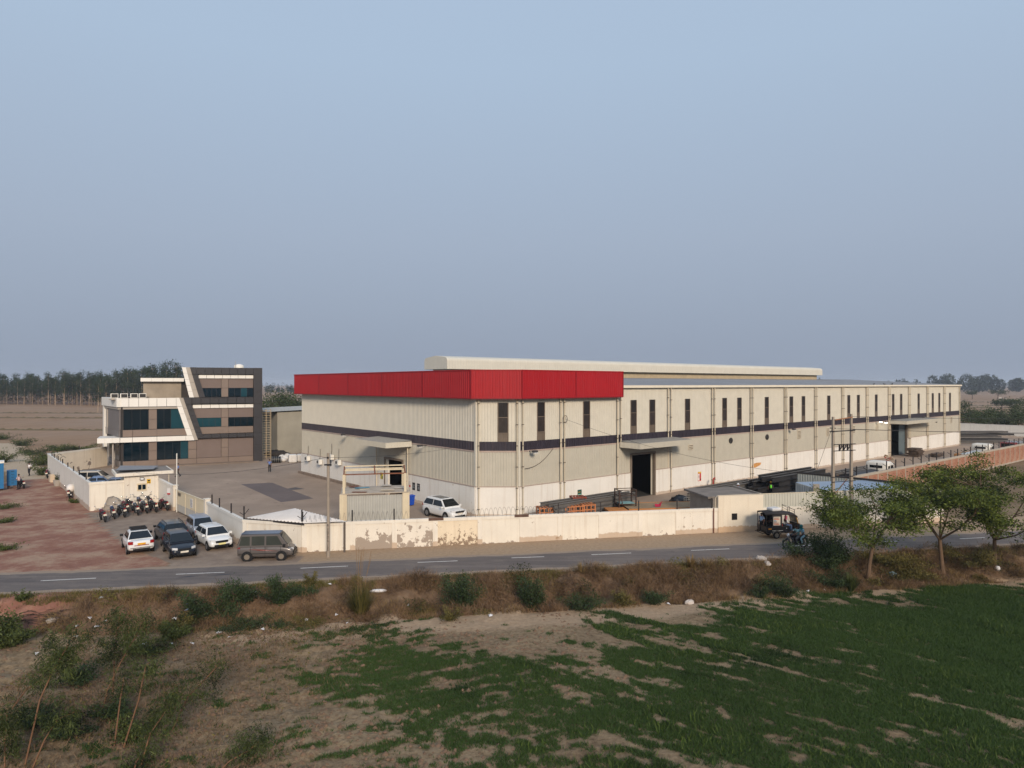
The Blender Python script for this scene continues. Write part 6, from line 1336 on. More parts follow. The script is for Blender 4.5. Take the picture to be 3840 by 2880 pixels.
person(onbike(AL, AH, -1.42, .1, .45 - .0), AH + R(200), 'passenger in checked shirt standing on the rickshaw rear step', {k: (v[0], v[1], v[2] * .82) for k, v in BASE.items()}, M('shirt_check', (126, 150, 178), .8, .35, 14), m_tb)
person(onbike(AL, AH, -.35, .2, .1), AH + R(180), 'passenger in dark clothes seated inside the rickshaw cabin', {k: (v[0], v[1], v[2] + .02) for k, v in sit.items()}, M('shirt_dark', (44, 44, 50), .8), m_tb)
# ------------------------------------------------------------------ steel beams
m_stl = M('beam_black', (46, 45, 46), .5, .3, .8, spec=.45); m_stg = M('beam_grey', (98, 95, 92), .6, .15, 1.0, spec=.35)
def ibeam(L, h, b, t=.03):
    pr = [(-b / 2, 0), (b / 2, 0), (b / 2, t), (.015, t), (.015, h - t), (b / 2, h - t), (b / 2, h), (-b / 2, h), (-b / 2, h - t), (-.015, h - t), (-.015, t), (-b / 2, t)]
    return MB().prism(pr, 0, L, 'x').mesh('steel_beam')
bm_cache = {}
def beam(u, w, z, L, h, b, mat, label, grp, rot=0):
    k = (round(L, 1), h, b, mat.name)
    if k not in bm_cache: bm_cache[k] = ibeam(L, h, b); bm_cache[k].materials.append(mat)
    q = B(u, w, z); tag(link('steel_beam', bm_cache[k], None, None, q, TH + rot), label, 'beam', grp)
def slat(u, w, z, ln):
    q = B(u, w, z); o = MB().box(-.05, .05, 0, ln, 0, .08).build('timber_bearer', M('timber_old', (120, 90, 62), .9, .2, 2), None, q, TH); tag(o, 'old timber bearer laid under the stacked steel beams', 'timber', 'timber bearers')
rb = random.Random(11)
for lay in range(4):
    for k in range(4 - (1 if lay == 3 else 0)):
        beam(28.6 + rb.uniform(-1.2, 1.2) + lay * .5, -9.6 + k * .95 + rb.uniform(-.05, .05), .1 + lay * .56, 11.5, .5, .42, m_stl, ['black steel beam in the bottom layer of the tall stack', 'black steel beam in the second layer of the tall stack', 'black steel beam in the third layer of the tall stack', 'black steel beam on top of the tall stack'][lay], 'tall stack of black beams')
for u in (32, 36, 40): slat(u, -10, .0, 3.9)
for lay in range(3):
    for k in range(3):
        beam(21.6 + rb.uniform(-.4, .4), -6.4 + k * .8, .1 + lay * .42, 10.8, .38, .34, m_stg, ['grey steel beam in the bottom layer beside the cement block', 'grey steel beam in the middle layer beside the cement block', 'grey steel beam in the top layer beside the cement block'][lay], 'grey beams by the utility block')
for lay in range(3):
    for k in range(2): beam(25.6 + rb.uniform(-.2, .2), -12.4 + k * .7, .06 + lay * .34, 5.6, .32, .3, m_stl, 'short black beam in the low stack below the helmeted worker', 'low stack of short beams')
for lay in range(5):
    for k in range(3): beam(2.3 + rb.uniform(-.3, .3) + lay * .1, -4.9 + k * .75, .06 + lay * .36, 10.4, .33, .32, m_stg, ['grey steel beam at the bottom of the stack behind the crates', 'grey steel beam second up in the stack behind the crates', 'grey steel beam third up in the stack behind the crates', 'grey steel beam fourth up in the stack behind the crates', 'grey steel beam on top of the stack behind the crates'][lay], 'grey beams behind the crates')
for lay in range(3):
    for k in range(3): beam(46.5 + rb.uniform(-.4, .4), -9.2 + k * .8, .06 + lay * .42, 11.0, .38, .34, m_stg, 'grey beam in the long stack behind the twin poles', 'grey beams behind the poles')
for lay in range(5):
    for k in range(2): beam(118 + rb.uniform(-.6, .6), 5.0 - k * .9, .1 + lay * .5, 15.5 - 1.3 * (lay % 3), .36, .4, m_stl if lay % 2 else m_stg, 'dark beam in the racked stack beyond the warehouse end', 'beams beyond the warehouse', rot=-TH + R(1.5))
# ------------------------------------------------------------------ crates, deck, racks
m_crate = M('crate_wood', (176, 112, 72), .85, .2, 2); m_crate2 = M('crate_wood_red', (132, 66, 50), .85, .2, 2)
def crate(loc, rz, label, mat, a=1.15, b=.95, h=1.5):
    c = empty('wooden_crate', loc, rz, label, 'crate', 'open wooden crates')
    for x in (0, a):
        for y in (0, b): MB().box(x - .05, x + .05, y - .05, y + .05, 0, h).build('corner_post', mat, c)
    for z in (.1, h * .5, h * .72, h - .06):
        for y in (-.06, b + .06): MB().box(-.06, a + .06, y - .012, y + .012, z - .05, z + .05).build('slat', mat, c)
        for x in (-.06, a + .06): MB().box(x - .012, x + .012, -.05, b + .05, z - .05, z + .05).build('slat', mat, c)
    for x in (a * .33, a * .66): MB().box(x - .04, x + .04, -.09, -.074, 0, h).build('slat', mat, c)
    for k in range(4): MB().box(.02 + k * a / 4, .02 + (k + .55) * a / 4, 0, b, h - .0, h + .02).build('top_board', mat, c)
    return c
for i, (px, Y, h, mt, lb) in enumerate(((2046, 57.6, 1.48, m_crate, 'first open crate from the utility-pole side of the row'), (2086, 57.9, 1.40, m_crate, 'lower open crate second in the row of crates'), (2126, 58.0, 1.50, m_crate, 'open wooden crate in the middle of the crate row'), (2165, 58.3, 1.52, m_crate, 'fourth open wooden crate in the crate row'), (2206, 58.6, 1.58, m_crate, 'open crate at the beam end of the row'), (2172, 60.2, 1.95, m_crate2, 'tall reddish crate standing behind the crate row'))):
    q = at(px, Y); crate((q.x - .5, q.y, .012), R(14), lb, mt, h=h)
DK = at(2360, 59.4); dk_ = empty('timber_deck_trailer', (DK.x, DK.y, 0), R(7), 'flat timber-decked trailer standing behind the road wall', 'trailer')
m_dk = M('deck_plank', (150, 128, 100), .9, .15, 1.5); m_dke = M('deck_edge', (176, 116, 62), .8, .15, 1.5)
for k in range(24): MB().box(k * .275, k * .275 + .24, .06, 3.0, 1.0, 1.06).build('plank', m_dk, dk_)
for y in (0, 3.06): MB().box(-.05, 6.65, y - .05, y + .05, .82, 1.08).build('edge_beam', m_dke, dk_)
MB().box(-1.9, -.1, -.1, 1.5, .78, .98).build('front_step', m_dke, dk_); MB().box(.2, 6.4, .4, .55, .6, .82).box(.2, 6.4, 2.5, 2.65, .6, .82).build('chassis', m_black, dk_); wheels(dk_, (1.2, 5.2), 1.2, .4, .25)
for ch in [c for c in dk_.children if c.name.startswith('wheel')]: ch.location.y += 1.5
RK = at(2322, 60.6); rk_ = empty('steel_rack', (RK.x, RK.y, 0), R(12), 'rusty angle-iron rack with loose sheets beside the deck trailer', 'rack'); m_rk = M('rack_rust', (62, 46, 40), .8, .2)
for x in (0, 1.6):
    for y in (0, 1.1): MB().box(x - .05, x + .05, y - .05, y + .05, 0, 2.55).build('upright', m_rk, rk_)
for z in (1.25, 2.0, 2.5):
    for y in (0, 1.1): MB().bar((0, y, z), (1.6, y, z), .06).build('rail', m_rk, rk_)
    for x in (0, 1.6): MB().bar((x, 0, z), (x, 1.1, z), .06).build('rail', m_rk, rk_)
MB().prism([(.1, .05), (1.5, .0), (1.45, 1.05), (.2, 1.0)], 1.29, 1.33).build('loose_sheet', M('sheet_turq', (120, 160, 160), .6, .3, 3), rk_); MB().bar((0, 0, 2.5), (.3, -.1, 1.2), .08).build('brace', m_rk, rk_)
q = at(2468, 60.6); fl_o = empty('red_flag_cloth', (q.x, q.y, 1.06), .2, 'crimson cloth scrap lying on the timber deck', 'cloth'); MB().add([(-.35, -.2, .02), (.1, -.25, .05), (.4, 0, .5), (.1, .1, .2), (-.3, .1, .25)], [(0, 1, 3), (1, 2, 3), (0, 3, 4)]).build('cloth', M('cloth_crimson', (168, 30, 62), .8), fl_o)
q = at(2545, 67.6); MB().blob((0, 0, .35), 1.1, .7, .6, 12, 7, .35, random.Random(2)).blob((.9, .2, .25), .7, .6, .45, 10, 6, .3, random.Random(4)).build('tarpaulin_heap', M('tarp_gloss', (20, 20, 24), .25, .2, 3, bump=.6), None, (q.x, q.y, 0), TH); tag(col.objects[-1], 'glossy black plastic heap by the big warehouse door', 'tarpaulin')
q = at(2565, 66.0); mc = empty('mesh_cage', (q.x, q.y, 0), R(20), 'grey wire mesh cage in front of the black plastic heap', 'cage')
for k in range(6): MB().bar((k * .26, 0, 0), (k * .26, 0, .95), .025).build('wire', m_galv, mc)
for k in range(5): MB().bar((0, 0, k * .22 + .06), (1.3, 0, k * .22 + .06), .025).build('wire', m_galv, mc)
# blue wheelie bin
q = G(1540, 1896); bn = empty('wheelie_bin', (q.x, q.y, 0), R(-40), 'bright blue plastic bin against the warehouse plinth', 'bin'); m_bb = M('bin_blue', (28, 74, 176), .4)
MB().add([(-.22, -.24, .08), (.22, -.24, .08), (.22, .24, .08), (-.22, .24, .08), (-.29, -.3, .95), (.29, -.3, .95), (.29, .3, .95), (-.29, .3, .95)], [(0, 3, 2, 1), (4, 5, 6, 7), (0, 1, 5, 4), (1, 2, 6, 5), (2, 3, 7, 6), (3, 0, 4, 7)]).build('tub', m_bb, bn); MB().prism([(-.33, .95), (.36, .95), (.3, 1.03), (-.2, 1.06)], -.33, .33, 'y').build('lid', m_bb, bn)
for s in (-1, 1): MB().cyl((-.25, s * .2, .09), (-.25, s * .28, .09), .09, 10).build('wheel', m_tyre, bn)
# scaffold, sacks and junk beyond the office
q = G(1000, 1722); scf = empty('scaffold_tower', (q.x, q.y, 0), R(27), 'tall slender ladder scaffold beside the charcoal office edge', 'scaffold'); m_scf = M('scaffold', (176, 158, 130), .6)
for x in (-.65, 0, .65): MB().cyl((x, 0, 0), (x, 0, 8.0), .035, 6).build('standard', m_scf, scf); MB().cyl((x, .9, 0), (x, .9, 8.0), .035, 6).build('standard', m_scf, scf)
for i in range(20):
    for y in (0, .9): MB().bar((-.65, y, .35 + i * .39), (.65, y, .35 + i * .39), .035).build('rung', m_scf, scf)
m_sack = M('sack', (206, 202, 196), .75, .1, 3, bump=.4)
def sack(px, py, w, h, label, jit=.1):
    q = G(px, py); o = MB().box(-w / 2, w / 2, -w / 2, w / 2, 0, h).build('bulk_bag', m_sack, None, (q.x, q.y + w * .4, .012), R(25)); b_ = o.modifiers.new('b', 'BEVEL'); b_.width = .18 * w; b_.segments = 3; tag(o, label, 'bag', 'white bulk bags')
sack(1093, 1736, 1.25, 1.25, 'square white bulk bag standing by the warehouse back corner'); sack(1124, 1732, 1.2, 1.15, 'white bulk bag half hidden by the warehouse corner')
rs = random.Random(5)
for i, (px, py, r, lb) in enumerate(((1058, 1722, .55, 'slumped pale sack at the top of the sack heap'), (1070, 1724, .5, 'slumped pale sack beside the square bulk bag'), (1050, 1730, .5, 'rounded white sack at the foot of the heap'), (1062, 1731, .45, 'small white sack lying in front of the heap'), (1078, 1716, .5, 'pale sack furthest back in the heap'))):
    q = G(px, py); o = MB().blob((0, 0, r * .6), r * 1.2, r, r * .75, 10, 6, .25, rs).build('sack', m_sack, None, (q.x, q.y, 0)); tag(o, lb, 'sack', 'heap of sacks')
q = G(1034, 1716); MB().blob((0, 0, .4), 2.0, .9, .7, 14, 7, .5, rs).build('scrap_heap', M('scrap_dark', (44, 40, 38), .8, .4, 4, bump=.8), None, (q.x, q.y + 1, 0)); tag(col.objects[-1], 'dark scrap heap at the foot of the scaffold', 'scrap')
q = G(1036, 1736); ib = empty('cage_tank', (q.x, q.y, 0), R(20), 'dark caged tank lying near the standing man', 'tank'); MB().cyl((-.7, 0, .5), (.7, 0, .5), .48, 14).build('drum', m_black, ib)
for k in range(5): MB().tube([(-.6 + .3 * k, .5 * math.cos(a * .524), .5 + .5 * math.sin(a * .524)) for a in range(13)], .025, 4).build('hoop', m_galv, ib)
# debris beside the far door
q = yardpt(3432, -2.6)
for i in range(7):
    o = MB().box(-1.2, 1.2, -.8, .8, 0, .16).build('sheet_bundle', M('bundle_brown', (84, 70, 60), .9, .25, 2), None, (q.x + rs.uniform(-.2, .2), q.y + rs.uniform(-.2, .2), .012 + i * .2), TH + rs.uniform(-.12, .12)); tag(o, 'brown bundle of flattened sheets stacked by the far door, level %s' % ['one', 'two', 'three', 'four', 'five', 'six', 'seven'][i], 'bundle', 'bundles by the far door')
q = yardpt(3330, -3.2); pd = empty('packing_debris', (q.x, q.y, 0), TH, 'tumbled pile of pale packing scraps beside the far door', 'debris')
for i in range(16): x, y, z = rs.uniform(-1.4, 1.4), rs.uniform(-.6, .6), rs.uniform(0, .9); MB().bar((x, y, z), (x + rs.uniform(-.6, .6), y + rs.uniform(-.4, .4), z + rs.uniform(-.1, .35)), .2, .08).build('scrap', [M('scrap_pale', (190, 172, 148), .9), M('scrap_brown', (120, 92, 70), .9), M('scrap_red', (160, 70, 60), .9)][i % 3], pd)
q = yardpt(3500, -5.0); o = MB().cyl((0, -.3, .35), (2.8, -.3, .35), .3, 10).cyl((.2, .3, .35), (3.0, .3, .35), .3, 10).build('pipe_bundle', M('bundle_brown', (84, 70, 60), .9), None, (q.x, q.y, 0), TH); tag(o, 'two brown rolls lying in the yard past the far door', 'roll')
# fire hose bend
uu, zz = onR(2641, 1806); q = B(uu, -1.2); MB().tube([(0, 0, 0), (0, 0, .9), (.12, 0, 1.1), (.35, 0, 1.15)], .09, 8).build('hydrant', M('hydrant_red', (150, 44, 36), .5), None, (q.x, q.y, 0), TH); tag(col.objects[-1], 'red hydrant standpipe near the warehouse wall poster', 'hydrant')
# blue cabinet at the picture edge, planters on the track
q = G(14, 1840); bc = empty('blue_cabinet', (q.x - 1.84, q.y - 1.38, 0), R(36.8), 'tall blue steel cabinet standing on bricks beside the dirt track', 'cabinet'); m_bl = M('cabinet_blue', (34, 104, 152), .45, .08, 1.5, streak=.2)
box('body', m_bl, bc, -1.2, 2.3, 0, 1.6, .25, 3.1); box('roof', m_white, bc, -1.25, 2.35, -.05, 1.65, 3.1, 3.3)
q = G(15, 1835); bl2 = empty('blue_drawer_unit', (q.x + .12, q.y + .25, 0), R(36.8), 'lower blue steel unit with recessed handles beside the tall cabinet', 'cabinet')
box('body', m_bl, bl2, 0, .95, 0, 1.3, .35, 2.05)
for k in range(5): box('handle', m_black, bl2, .4, .7, -.02, .0, .62 + k * .33, .67 + k * .33); box('seam', m_black, bl2, .1, .85, -.012, .0, .8 + k * .33, .812 + k * .33)
for x in (.2, .75): MB().box(x - .15, x + .15, .1, .9, 0, .35).build('brick_foot', M('old_brick', (98, 76, 66), .95), bl2)
q = G(200, 1806); pl = empty('concrete_planter', (q.x, q.y, 0), R(-48), 'broken cream planter box against the whitewashed wall', 'planter'); m_pl = M('planter', (198, 180, 156), .9, .1, 2)
for x0, x1, y0, y1 in ((-.6, .6, -.4, -.32), (-.6, .6, .32, .4), (-.6, -.52, -.32, .32), (.52, .6, -.32, .32)): MB().box(x0, x1, y0, y1, 0, .85).build('side', m_pl, pl)
MB().box(-.52, .52, -.32, .32, .02, .6).build('soil', M('soil', (52, 42, 34), .95), pl)
q = G(216, 1822); rp = empty('round_planter', (q.x, q.y, 0), 0, 'round grey planter with a small green plant beside the wall', 'planter'); MB().tube([(0, 0, 0), (0, 0, .7), (0, 0, .72)], [.36, .46, .4], 12).build('pot', m_cem, rp)
# ------------------------------------------------------------------ utility poles and wires
m_pole = M('pole_concrete', (150, 138, 124), .9, .12, 1.5); m_ins = M('insulator', (34, 32, 34), .4)
pb = G(1231, 2088); UP = empty('utility_pole', (pb.x, pb.y, 0), 0, 'single concrete utility pole with painted marks beside the road wall', 'pole')
MB().tube([(0, 0, -.1), (0, 0, 7.2)], [.12, .1], 8).build('post', m_pole, UP); MB().box(-.25, .25, -.14, -.06, 6.35, 6.45).build('bracket', m_ins, UP); MB().cyl((.2, -.1, 6.3), (.2, -.1, 6.75), .04, 6).build('insulator', m_ins, UP); MB().cyl((0, -.13, 6.85), (0, -.13, 6.95), .07, 8).build('insulator', m_ins, UP)
m_ink = M('ink', (28, 24, 24), .8)
for i, chs in enumerate('R TAPAYA 10S'):
    if chs == ' ': continue
    cu = bpy.data.curves.new('mark', 'FONT'); cu.body = chs; cu.size = .2; cu.align_x = 'CENTER'; cu.extrude = .002; to = bpy.data.objects.new('mark', cu)
    me = bpy.data.meshes.new_from_object(to); bpy.data.objects.remove(to); me.materials.clear(); me.materials.append(m_ink); o = link('painted_mark', me, None, UP, (0, -.125, 2.15 - i * .155)); o.rotation_euler = (R(90), 0, 0)
def hpole(px, Y, top, label):
    p_ = at(px, Y); u_ = empty('concrete_pole', (p_.x, p_.y, 0), R(18), label, 'pole', 'twin transformer poles')
    MB().add([(-.14, -.11, -.1), (.14, -.11, -.1), (.14, .11, -.1), (-.14, .11, -.1), (-.08, -.07, top), (.08, -.07, top), (.08, .07, top), (-.08, .07, top)], [(0, 3, 2, 1), (4, 5, 6, 7), (0, 1, 5, 4), (1, 2, 6, 5), (2, 3, 7, 6), (3, 0, 4, 7)]).build('post', m_pole, u_); return p_
h1 = hpole(3124, 55.9, 9.3, 'nearer of the twin concrete poles behind the roadside tree'); h2 = hpole(3192, 56.6, 9.5, 'farther of the twin concrete poles with the switch crossarms')
xa_ = (h2 - h1).normalized()
XA = empty('switch_crossarms', (h1.x, h1.y, 0), math.atan2(xa_.y, xa_.x), 'steel crossarms carrying three black fuse switches between twin poles', 'switchgear'); Lh = (h2 - h1).length
MB().bar((.1, -.12, 9.05), (Lh, -.12, 9.25), .07).build('top_brace', M('rust_bar', (150, 104, 72), .8), XA)
MB().bar((-.5, -.15, 8.1), (Lh + .25, -.15, 8.15), .08).build('crossarm', m_ins, XA); MB().bar((-.5, -.2, 8.4), (.9, .6, 8.3), .08).build('crossarm', m_ins, XA)
for z in (7.02, 6.5): MB().bar((-.05, -.15, z), (Lh + .3, -.15, z), .06).build('crossarm', m_ins, XA)
for k in range(3):
    x = .52 + k * .43; sw = MB().box(x - .05, x + .05, -.22, -.12, 6.5, 7.0).build('fuse_switch', m_ins, XA); MB().bar((x, -.2, 6.55), (x + .2, -.25, 6.9), .06).build('switch_blade', m_ins, sw); MB().cyl((x + .2, -.2, 6.75), (x + .2, -.2, 6.98), .05, 6).build('insulator', m_ins, sw)
for z in (4.35, 3.95): MB().bar((-.3, -.15, z), (Lh + .3, -.15, z), .05).build('crossarm', m_ins, XA)
MB().bar((.12, -.1, 3.0), (Lh - .2, .3, 4.0), .05).build('brace', m_rust, XA)
def wire(name, a, b, sag, label, r=.012, n=14):
    a, b = Vector(a), Vector(b); pts = [a.lerp(b, i / n) - Vector((0, 0, sag * 4 * (i / n) * (1 - i / n))) for i in range(n + 1)]
    o = MB().tube(pts, r, 4, cap=False).build(name, M('cable', (62, 58, 56), .6), None); tag(o, label, 'cable', 'overhead cables')
far_r = Vector((150, 82, 8.5))
wire('overhead_cable', h2 + Vector((.1, 0, 8.2)), far_r, 1.2, 'middle overhead cable running off behind the right trees', .016); wire('overhead_cable', h2 + Vector((.1, 0, 9.3)), far_r + Vector((0, 0, 1.2)), 1.0, 'top overhead cable running off behind the right trees', .016)
wire('overhead_cable', h1 + Vector((.5, .3, 8.3)), far_r + Vector((0, 3, -.6)), 1.3, 'lowest overhead cable running off behind the right trees', .016)
uu, zz = onR(2112, 1571); wa = B(uu, -.3, zz); wire('overhead_cable', wa, h1 + Vector((-.3, 0, 4.4)), .9, 'thin cable sagging from the warehouse to the twin poles', .012, 20)
ul, zl = onL(1560, 1712); wire('overhead_cable', pb + Vector((.1, 0, 6.9)), B(-.2, 2.5 + 3.0, 6.1), .25, 'thin cable from the single pole to the warehouse corner', .012)
wire('overhead_cable', pb + Vector((-.1, 0, 6.9)), W1 + Vector((3, 2, 3.4)), .6, 'thin cable from the single pole towards the gatehouse', .012)
wire('stay_wire', h1 + Vector((0, 0, 8.6)), G(2990, 1968), 0.0, 'slanting stay wire from the twin poles down to the verge', .014)
# lamp on the office edge
# birds on the warehouse roof
for i, px in enumerate((3282, 3340, 3352, 3368, 3440)):
    u = 3.03 + hit(px, C2, D1); q = B(u, .2 + (i % 2) * .8, ZE + .22); o = MB().blob((0, 0, .1), .16, .08, .08, 8, 5).blob((.14, 0, .2), .06, .05, .06, 6, 4).tube([(-.12, 0, .1), (-.32, 0, .08)], [.05, .02], 5).build('bird', M('bird', (40, 40, 42), .8), None, q, rs.uniform(0, 6)); tag(o, 'small dark bird perched on the warehouse roof edge', 'bird', 'birds on the roof')
# ------------------------------------------------------------------ plants
L_tree = leafmat('leaf_tree', (22, 36, 11), (108, 120, 50)); L_dark = leafmat('leaf_dark', (20, 33, 17), (66, 82, 48)); L_euc = leafmat('leaf_eucalyptus', (20, 32, 16), (64, 80, 44), .15)
L_shoot = leafmat('leaf_shoot', (26, 36, 16), (88, 98, 50)); L_grass = leafmat('grass_blade', (15, 37, 14), (64, 86, 40), .35); L_dry = leafmat('dry_grass', (88, 66, 40), (150, 126, 82)); L_brush = leafmat('dry_twig', (54, 41, 31), (132, 106, 80), 1.5, .0)
L_bank = leafmat('bank_grass', (46, 52, 24), (116, 106, 58)); L_scrub = leafmat('leaf_scrub', (28, 40, 22), (80, 92, 54), .2); L_far = leafmat('leaf_far', (26, 38, 28), (58, 70, 52), .02); L_twigfar = leafmat('twig_far', (84, 66, 56), (130, 106, 92), .1, 0.0)
m_bark = M('bark', (100, 80, 62), .9, .2, 3, bump=.3); m_barkp = M('bark_pale', (176, 152, 126), .9, .15, 1.5); m_barkd = M('bark_dark', (74, 58, 46), .9, .2, 3); m_stem = M('stem_tan', (112, 82, 60), .8, .15, 4)
def unit(n, g):
    v = g.normal(size=(n, 3)); return v / np.linalg.norm(v, axis=1)[:, None]
def leafquads(P, lmin, lmax, aspect, g, droop=0.0, flat=0.0):
    n = len(P); a = unit(n, g); a[:, 2] = a[:, 2] * (1 - flat) - droop; a /= np.linalg.norm(a, axis=1)[:, None]
    b = np.cross(a, unit(n, g)); b /= np.linalg.norm(b, axis=1)[:, None] + 1e-9
    l = g.uniform(lmin, lmax, n)[:, None]; w = l * aspect; V = np.stack([P, P + a * l * .5 + b * w * .5, P + a * l, P + a * l * .5 - b * w * .5], 1)
    return V.reshape(-1, 3)
def leafobj(name, V, mat, parent=None, g=rng, kind=None, tone=None, loc=None):
    n = len(V) // 4; t = np.repeat(g.uniform(0, .6, n), 4) if tone is None else np.repeat(tone, 4)
    me = npmesh(name, V, np.arange(n * 4).reshape(n, 4), t); me.materials.append(mat); o = link(name, me, None, parent, loc)
    if kind: o['kind'] = kind
    return o
def blades(P, h, w, g, lean=.35, curve=False):
    """one-triangle grass blades rooted at P"""
    n = len(P); t = g.uniform(0, 2 * np.pi, n); s = np.stack([np.cos(t), np.sin(t), np.zeros(n)], 1); t2 = g.uniform(0, 2 * np.pi, n); ln = np.stack([np.cos(t2), np.sin(t2), np.zeros(n)], 1)
    h = np.asarray(h); w = np.asarray(w); tip = P + ln * (h * lean * g.uniform(.2, 1.4, n))[:, None]; tip[:, 2] += h
    return np.stack([P - s * (w / 2)[:, None], P + s * (w / 2)[:, None], tip], 1).reshape(-1, 3)
def bladeobj(name, V, mat, parent=None, g=rng, kind=None, tone=None, loc=None):
    n = len(V) // 3; t = np.repeat(g.uniform(0, .7, n) if tone is None else tone, 3); t = t + np.tile([0, 0, .12], n)
    me = npmesh(name, V, np.arange(n * 3).reshape(n, 3), t); me.materials.append(mat); o = link(name, me, None, parent, loc)
    if kind: o['kind'] = kind
    return o
# ---- spreading roadside tree
def spread_tree(name, base, H, W, fork, lean, label, seed, leafm=L_tree, nl=16000, bark=m_bark, leaf=(.12, .24), crown_lo=.28, cat='tree', group=None, clump=.42, trunk_r=.13, flat=.42):
    g = np.random.default_rng(seed); rd = random.Random(seed); t = empty(name, base, 0, label, cat, group)
    tr = MB(); top = Vector((lean[0], lean[1], fork)); mid = Vector((lean[0] * .3 + rd.uniform(-.08, .08), lean[1] * .3, fork * .5))
    tr.tube([(0, 0, -.2), mid, top], [trunk_r * 1.25, trunk_r, trunk_r * .85], 8); tips = []
    nlimb = 6
    for i in range(nlimb):
        a = 2 * math.pi * i / nlimb + rd.uniform(-.4, .4); el_ = rd.uniform(.35, 1.1); ln = (H - fork) * rd.uniform(.55, .85)
        p0 = top; d = Vector((math.cos(a) * math.cos(el_), math.sin(a) * math.cos(el_), math.sin(el_))); p1 = p0 + d * ln * .5; p2 = p1 + (d + Vector((0, 0, .25))) * ln * .4; p2.x = max(-W / 2, min(W / 2, p2.x))
        tr.tube([p0, p1, p2], [trunk_r * .55, trunk_r * .36, trunk_r * .16], 6)
        for j in range(5):
            s = rd.uniform(.35, 1.0); q0 = p1.lerp(p2, s) if s > .5 else p0.lerp(p1, .5 + s); a2 = a + rd.uniform(-1.3, 1.3); e2 = rd.uniform(-.1, .9); l2 = W * rd.uniform(.16, .3)
            q1 = q0 + Vector((math.cos(a2) * math.cos(e2), math.sin(a2) * math.cos(e2), math.sin(e2))) * l2; tr.tube([q0, q0.lerp(q1, .6) + Vector((0, 0, .05)), q1], [trunk_r * .2, trunk_r * .13, trunk_r * .06], 5); tips.append(q1)
            for k in range(2):
                q2 = q1 + Vector((rd.uniform(-1, 1), rd.uniform(-1, 1), rd.uniform(-.35, .55))) * W * .12; tr.tube([q1, q2], [trunk_r * .08, trunk_r * .04], 4, cap=False); tips.append(q2)
    tr.build('trunk', bark, t)
    T = np.array([list(p) for p in tips]); z0 = H * crown_lo
    T[:, 0] = np.clip(T[:, 0], -W * .5, W * .5); T[:, 1] = np.clip(T[:, 1], -W * .5, W * .5); T[:, 2] = np.clip(T[:, 2], z0 * .7, H)
    idx_ = g.integers(0, len(T), nl); P = T[idx_] + g.normal(size=(nl, 3)) * np.array([clump, clump, clump * flat]); tone = g.uniform(-.1, .25, len(T))[idx_] + g.uniform(0, .4, nl)
    leafobj('crown', leafquads(P, leaf[0], leaf[1], .42, g, .15, .35), leafm, t, g, tone=tone); return t
b1 = GF(3254, 2186); spread_tree('roadside_tree', b1, 6.4, 6.6, 2.3, (.35, .1), 'feathery tree nearest the auto rickshaw with a pale leaning trunk', 101)
b2 = GF(3536, 2148); spread_tree('roadside_tree', b2, 6.5, 6.2, 2.2, (-.15, .1), 'feathery middle tree of the three beside the road', 102)
b3 = GF(3726, 2130); spread_tree('roadside_tree', b3, 7.7, 9.0, 1.9, (.2, .2), 'tallest feathery tree at the picture edge beside the road', 103, nl=18000)
# ---- bushes
def bush(base, w, h, label, seed, leafm=L_dark, n=1500, leaf=(.05, .12), name='shrub', group='shrubs on the bank', flat=0, dry=False):
    g = np.random.default_rng(seed); s = empty(name, base, 0, label, 'shrub', group); st = MB(); rd = random.Random(seed); tips = []
    for i in range(13):
        a = rd.uniform(0, 6.28); r = w * .5 * rd.uniform(.3, .95); q = Vector((math.cos(a) * r * 1.25, math.sin(a) * r, h * rd.uniform(.25, 1.1))); st.tube([(0, 0, -.1), q * .5 + Vector((0, 0, .1 * h)), q], [.025, .016, .006], 4, cap=False); tips.append(q)
    st.build('stems', m_barkd, s); T = np.array([list(q) for q in tips]); k = g.integers(0, len(T), n); f = g.uniform(.2, 1.15, n)[:, None]
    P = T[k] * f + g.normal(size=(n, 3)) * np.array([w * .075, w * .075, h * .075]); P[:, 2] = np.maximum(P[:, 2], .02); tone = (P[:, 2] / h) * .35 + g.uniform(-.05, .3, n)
    leafobj('foliage', leafquads(P, leaf[0], leaf[1], .4, g, .05, flat), leafm, s, g, tone=tone); return s
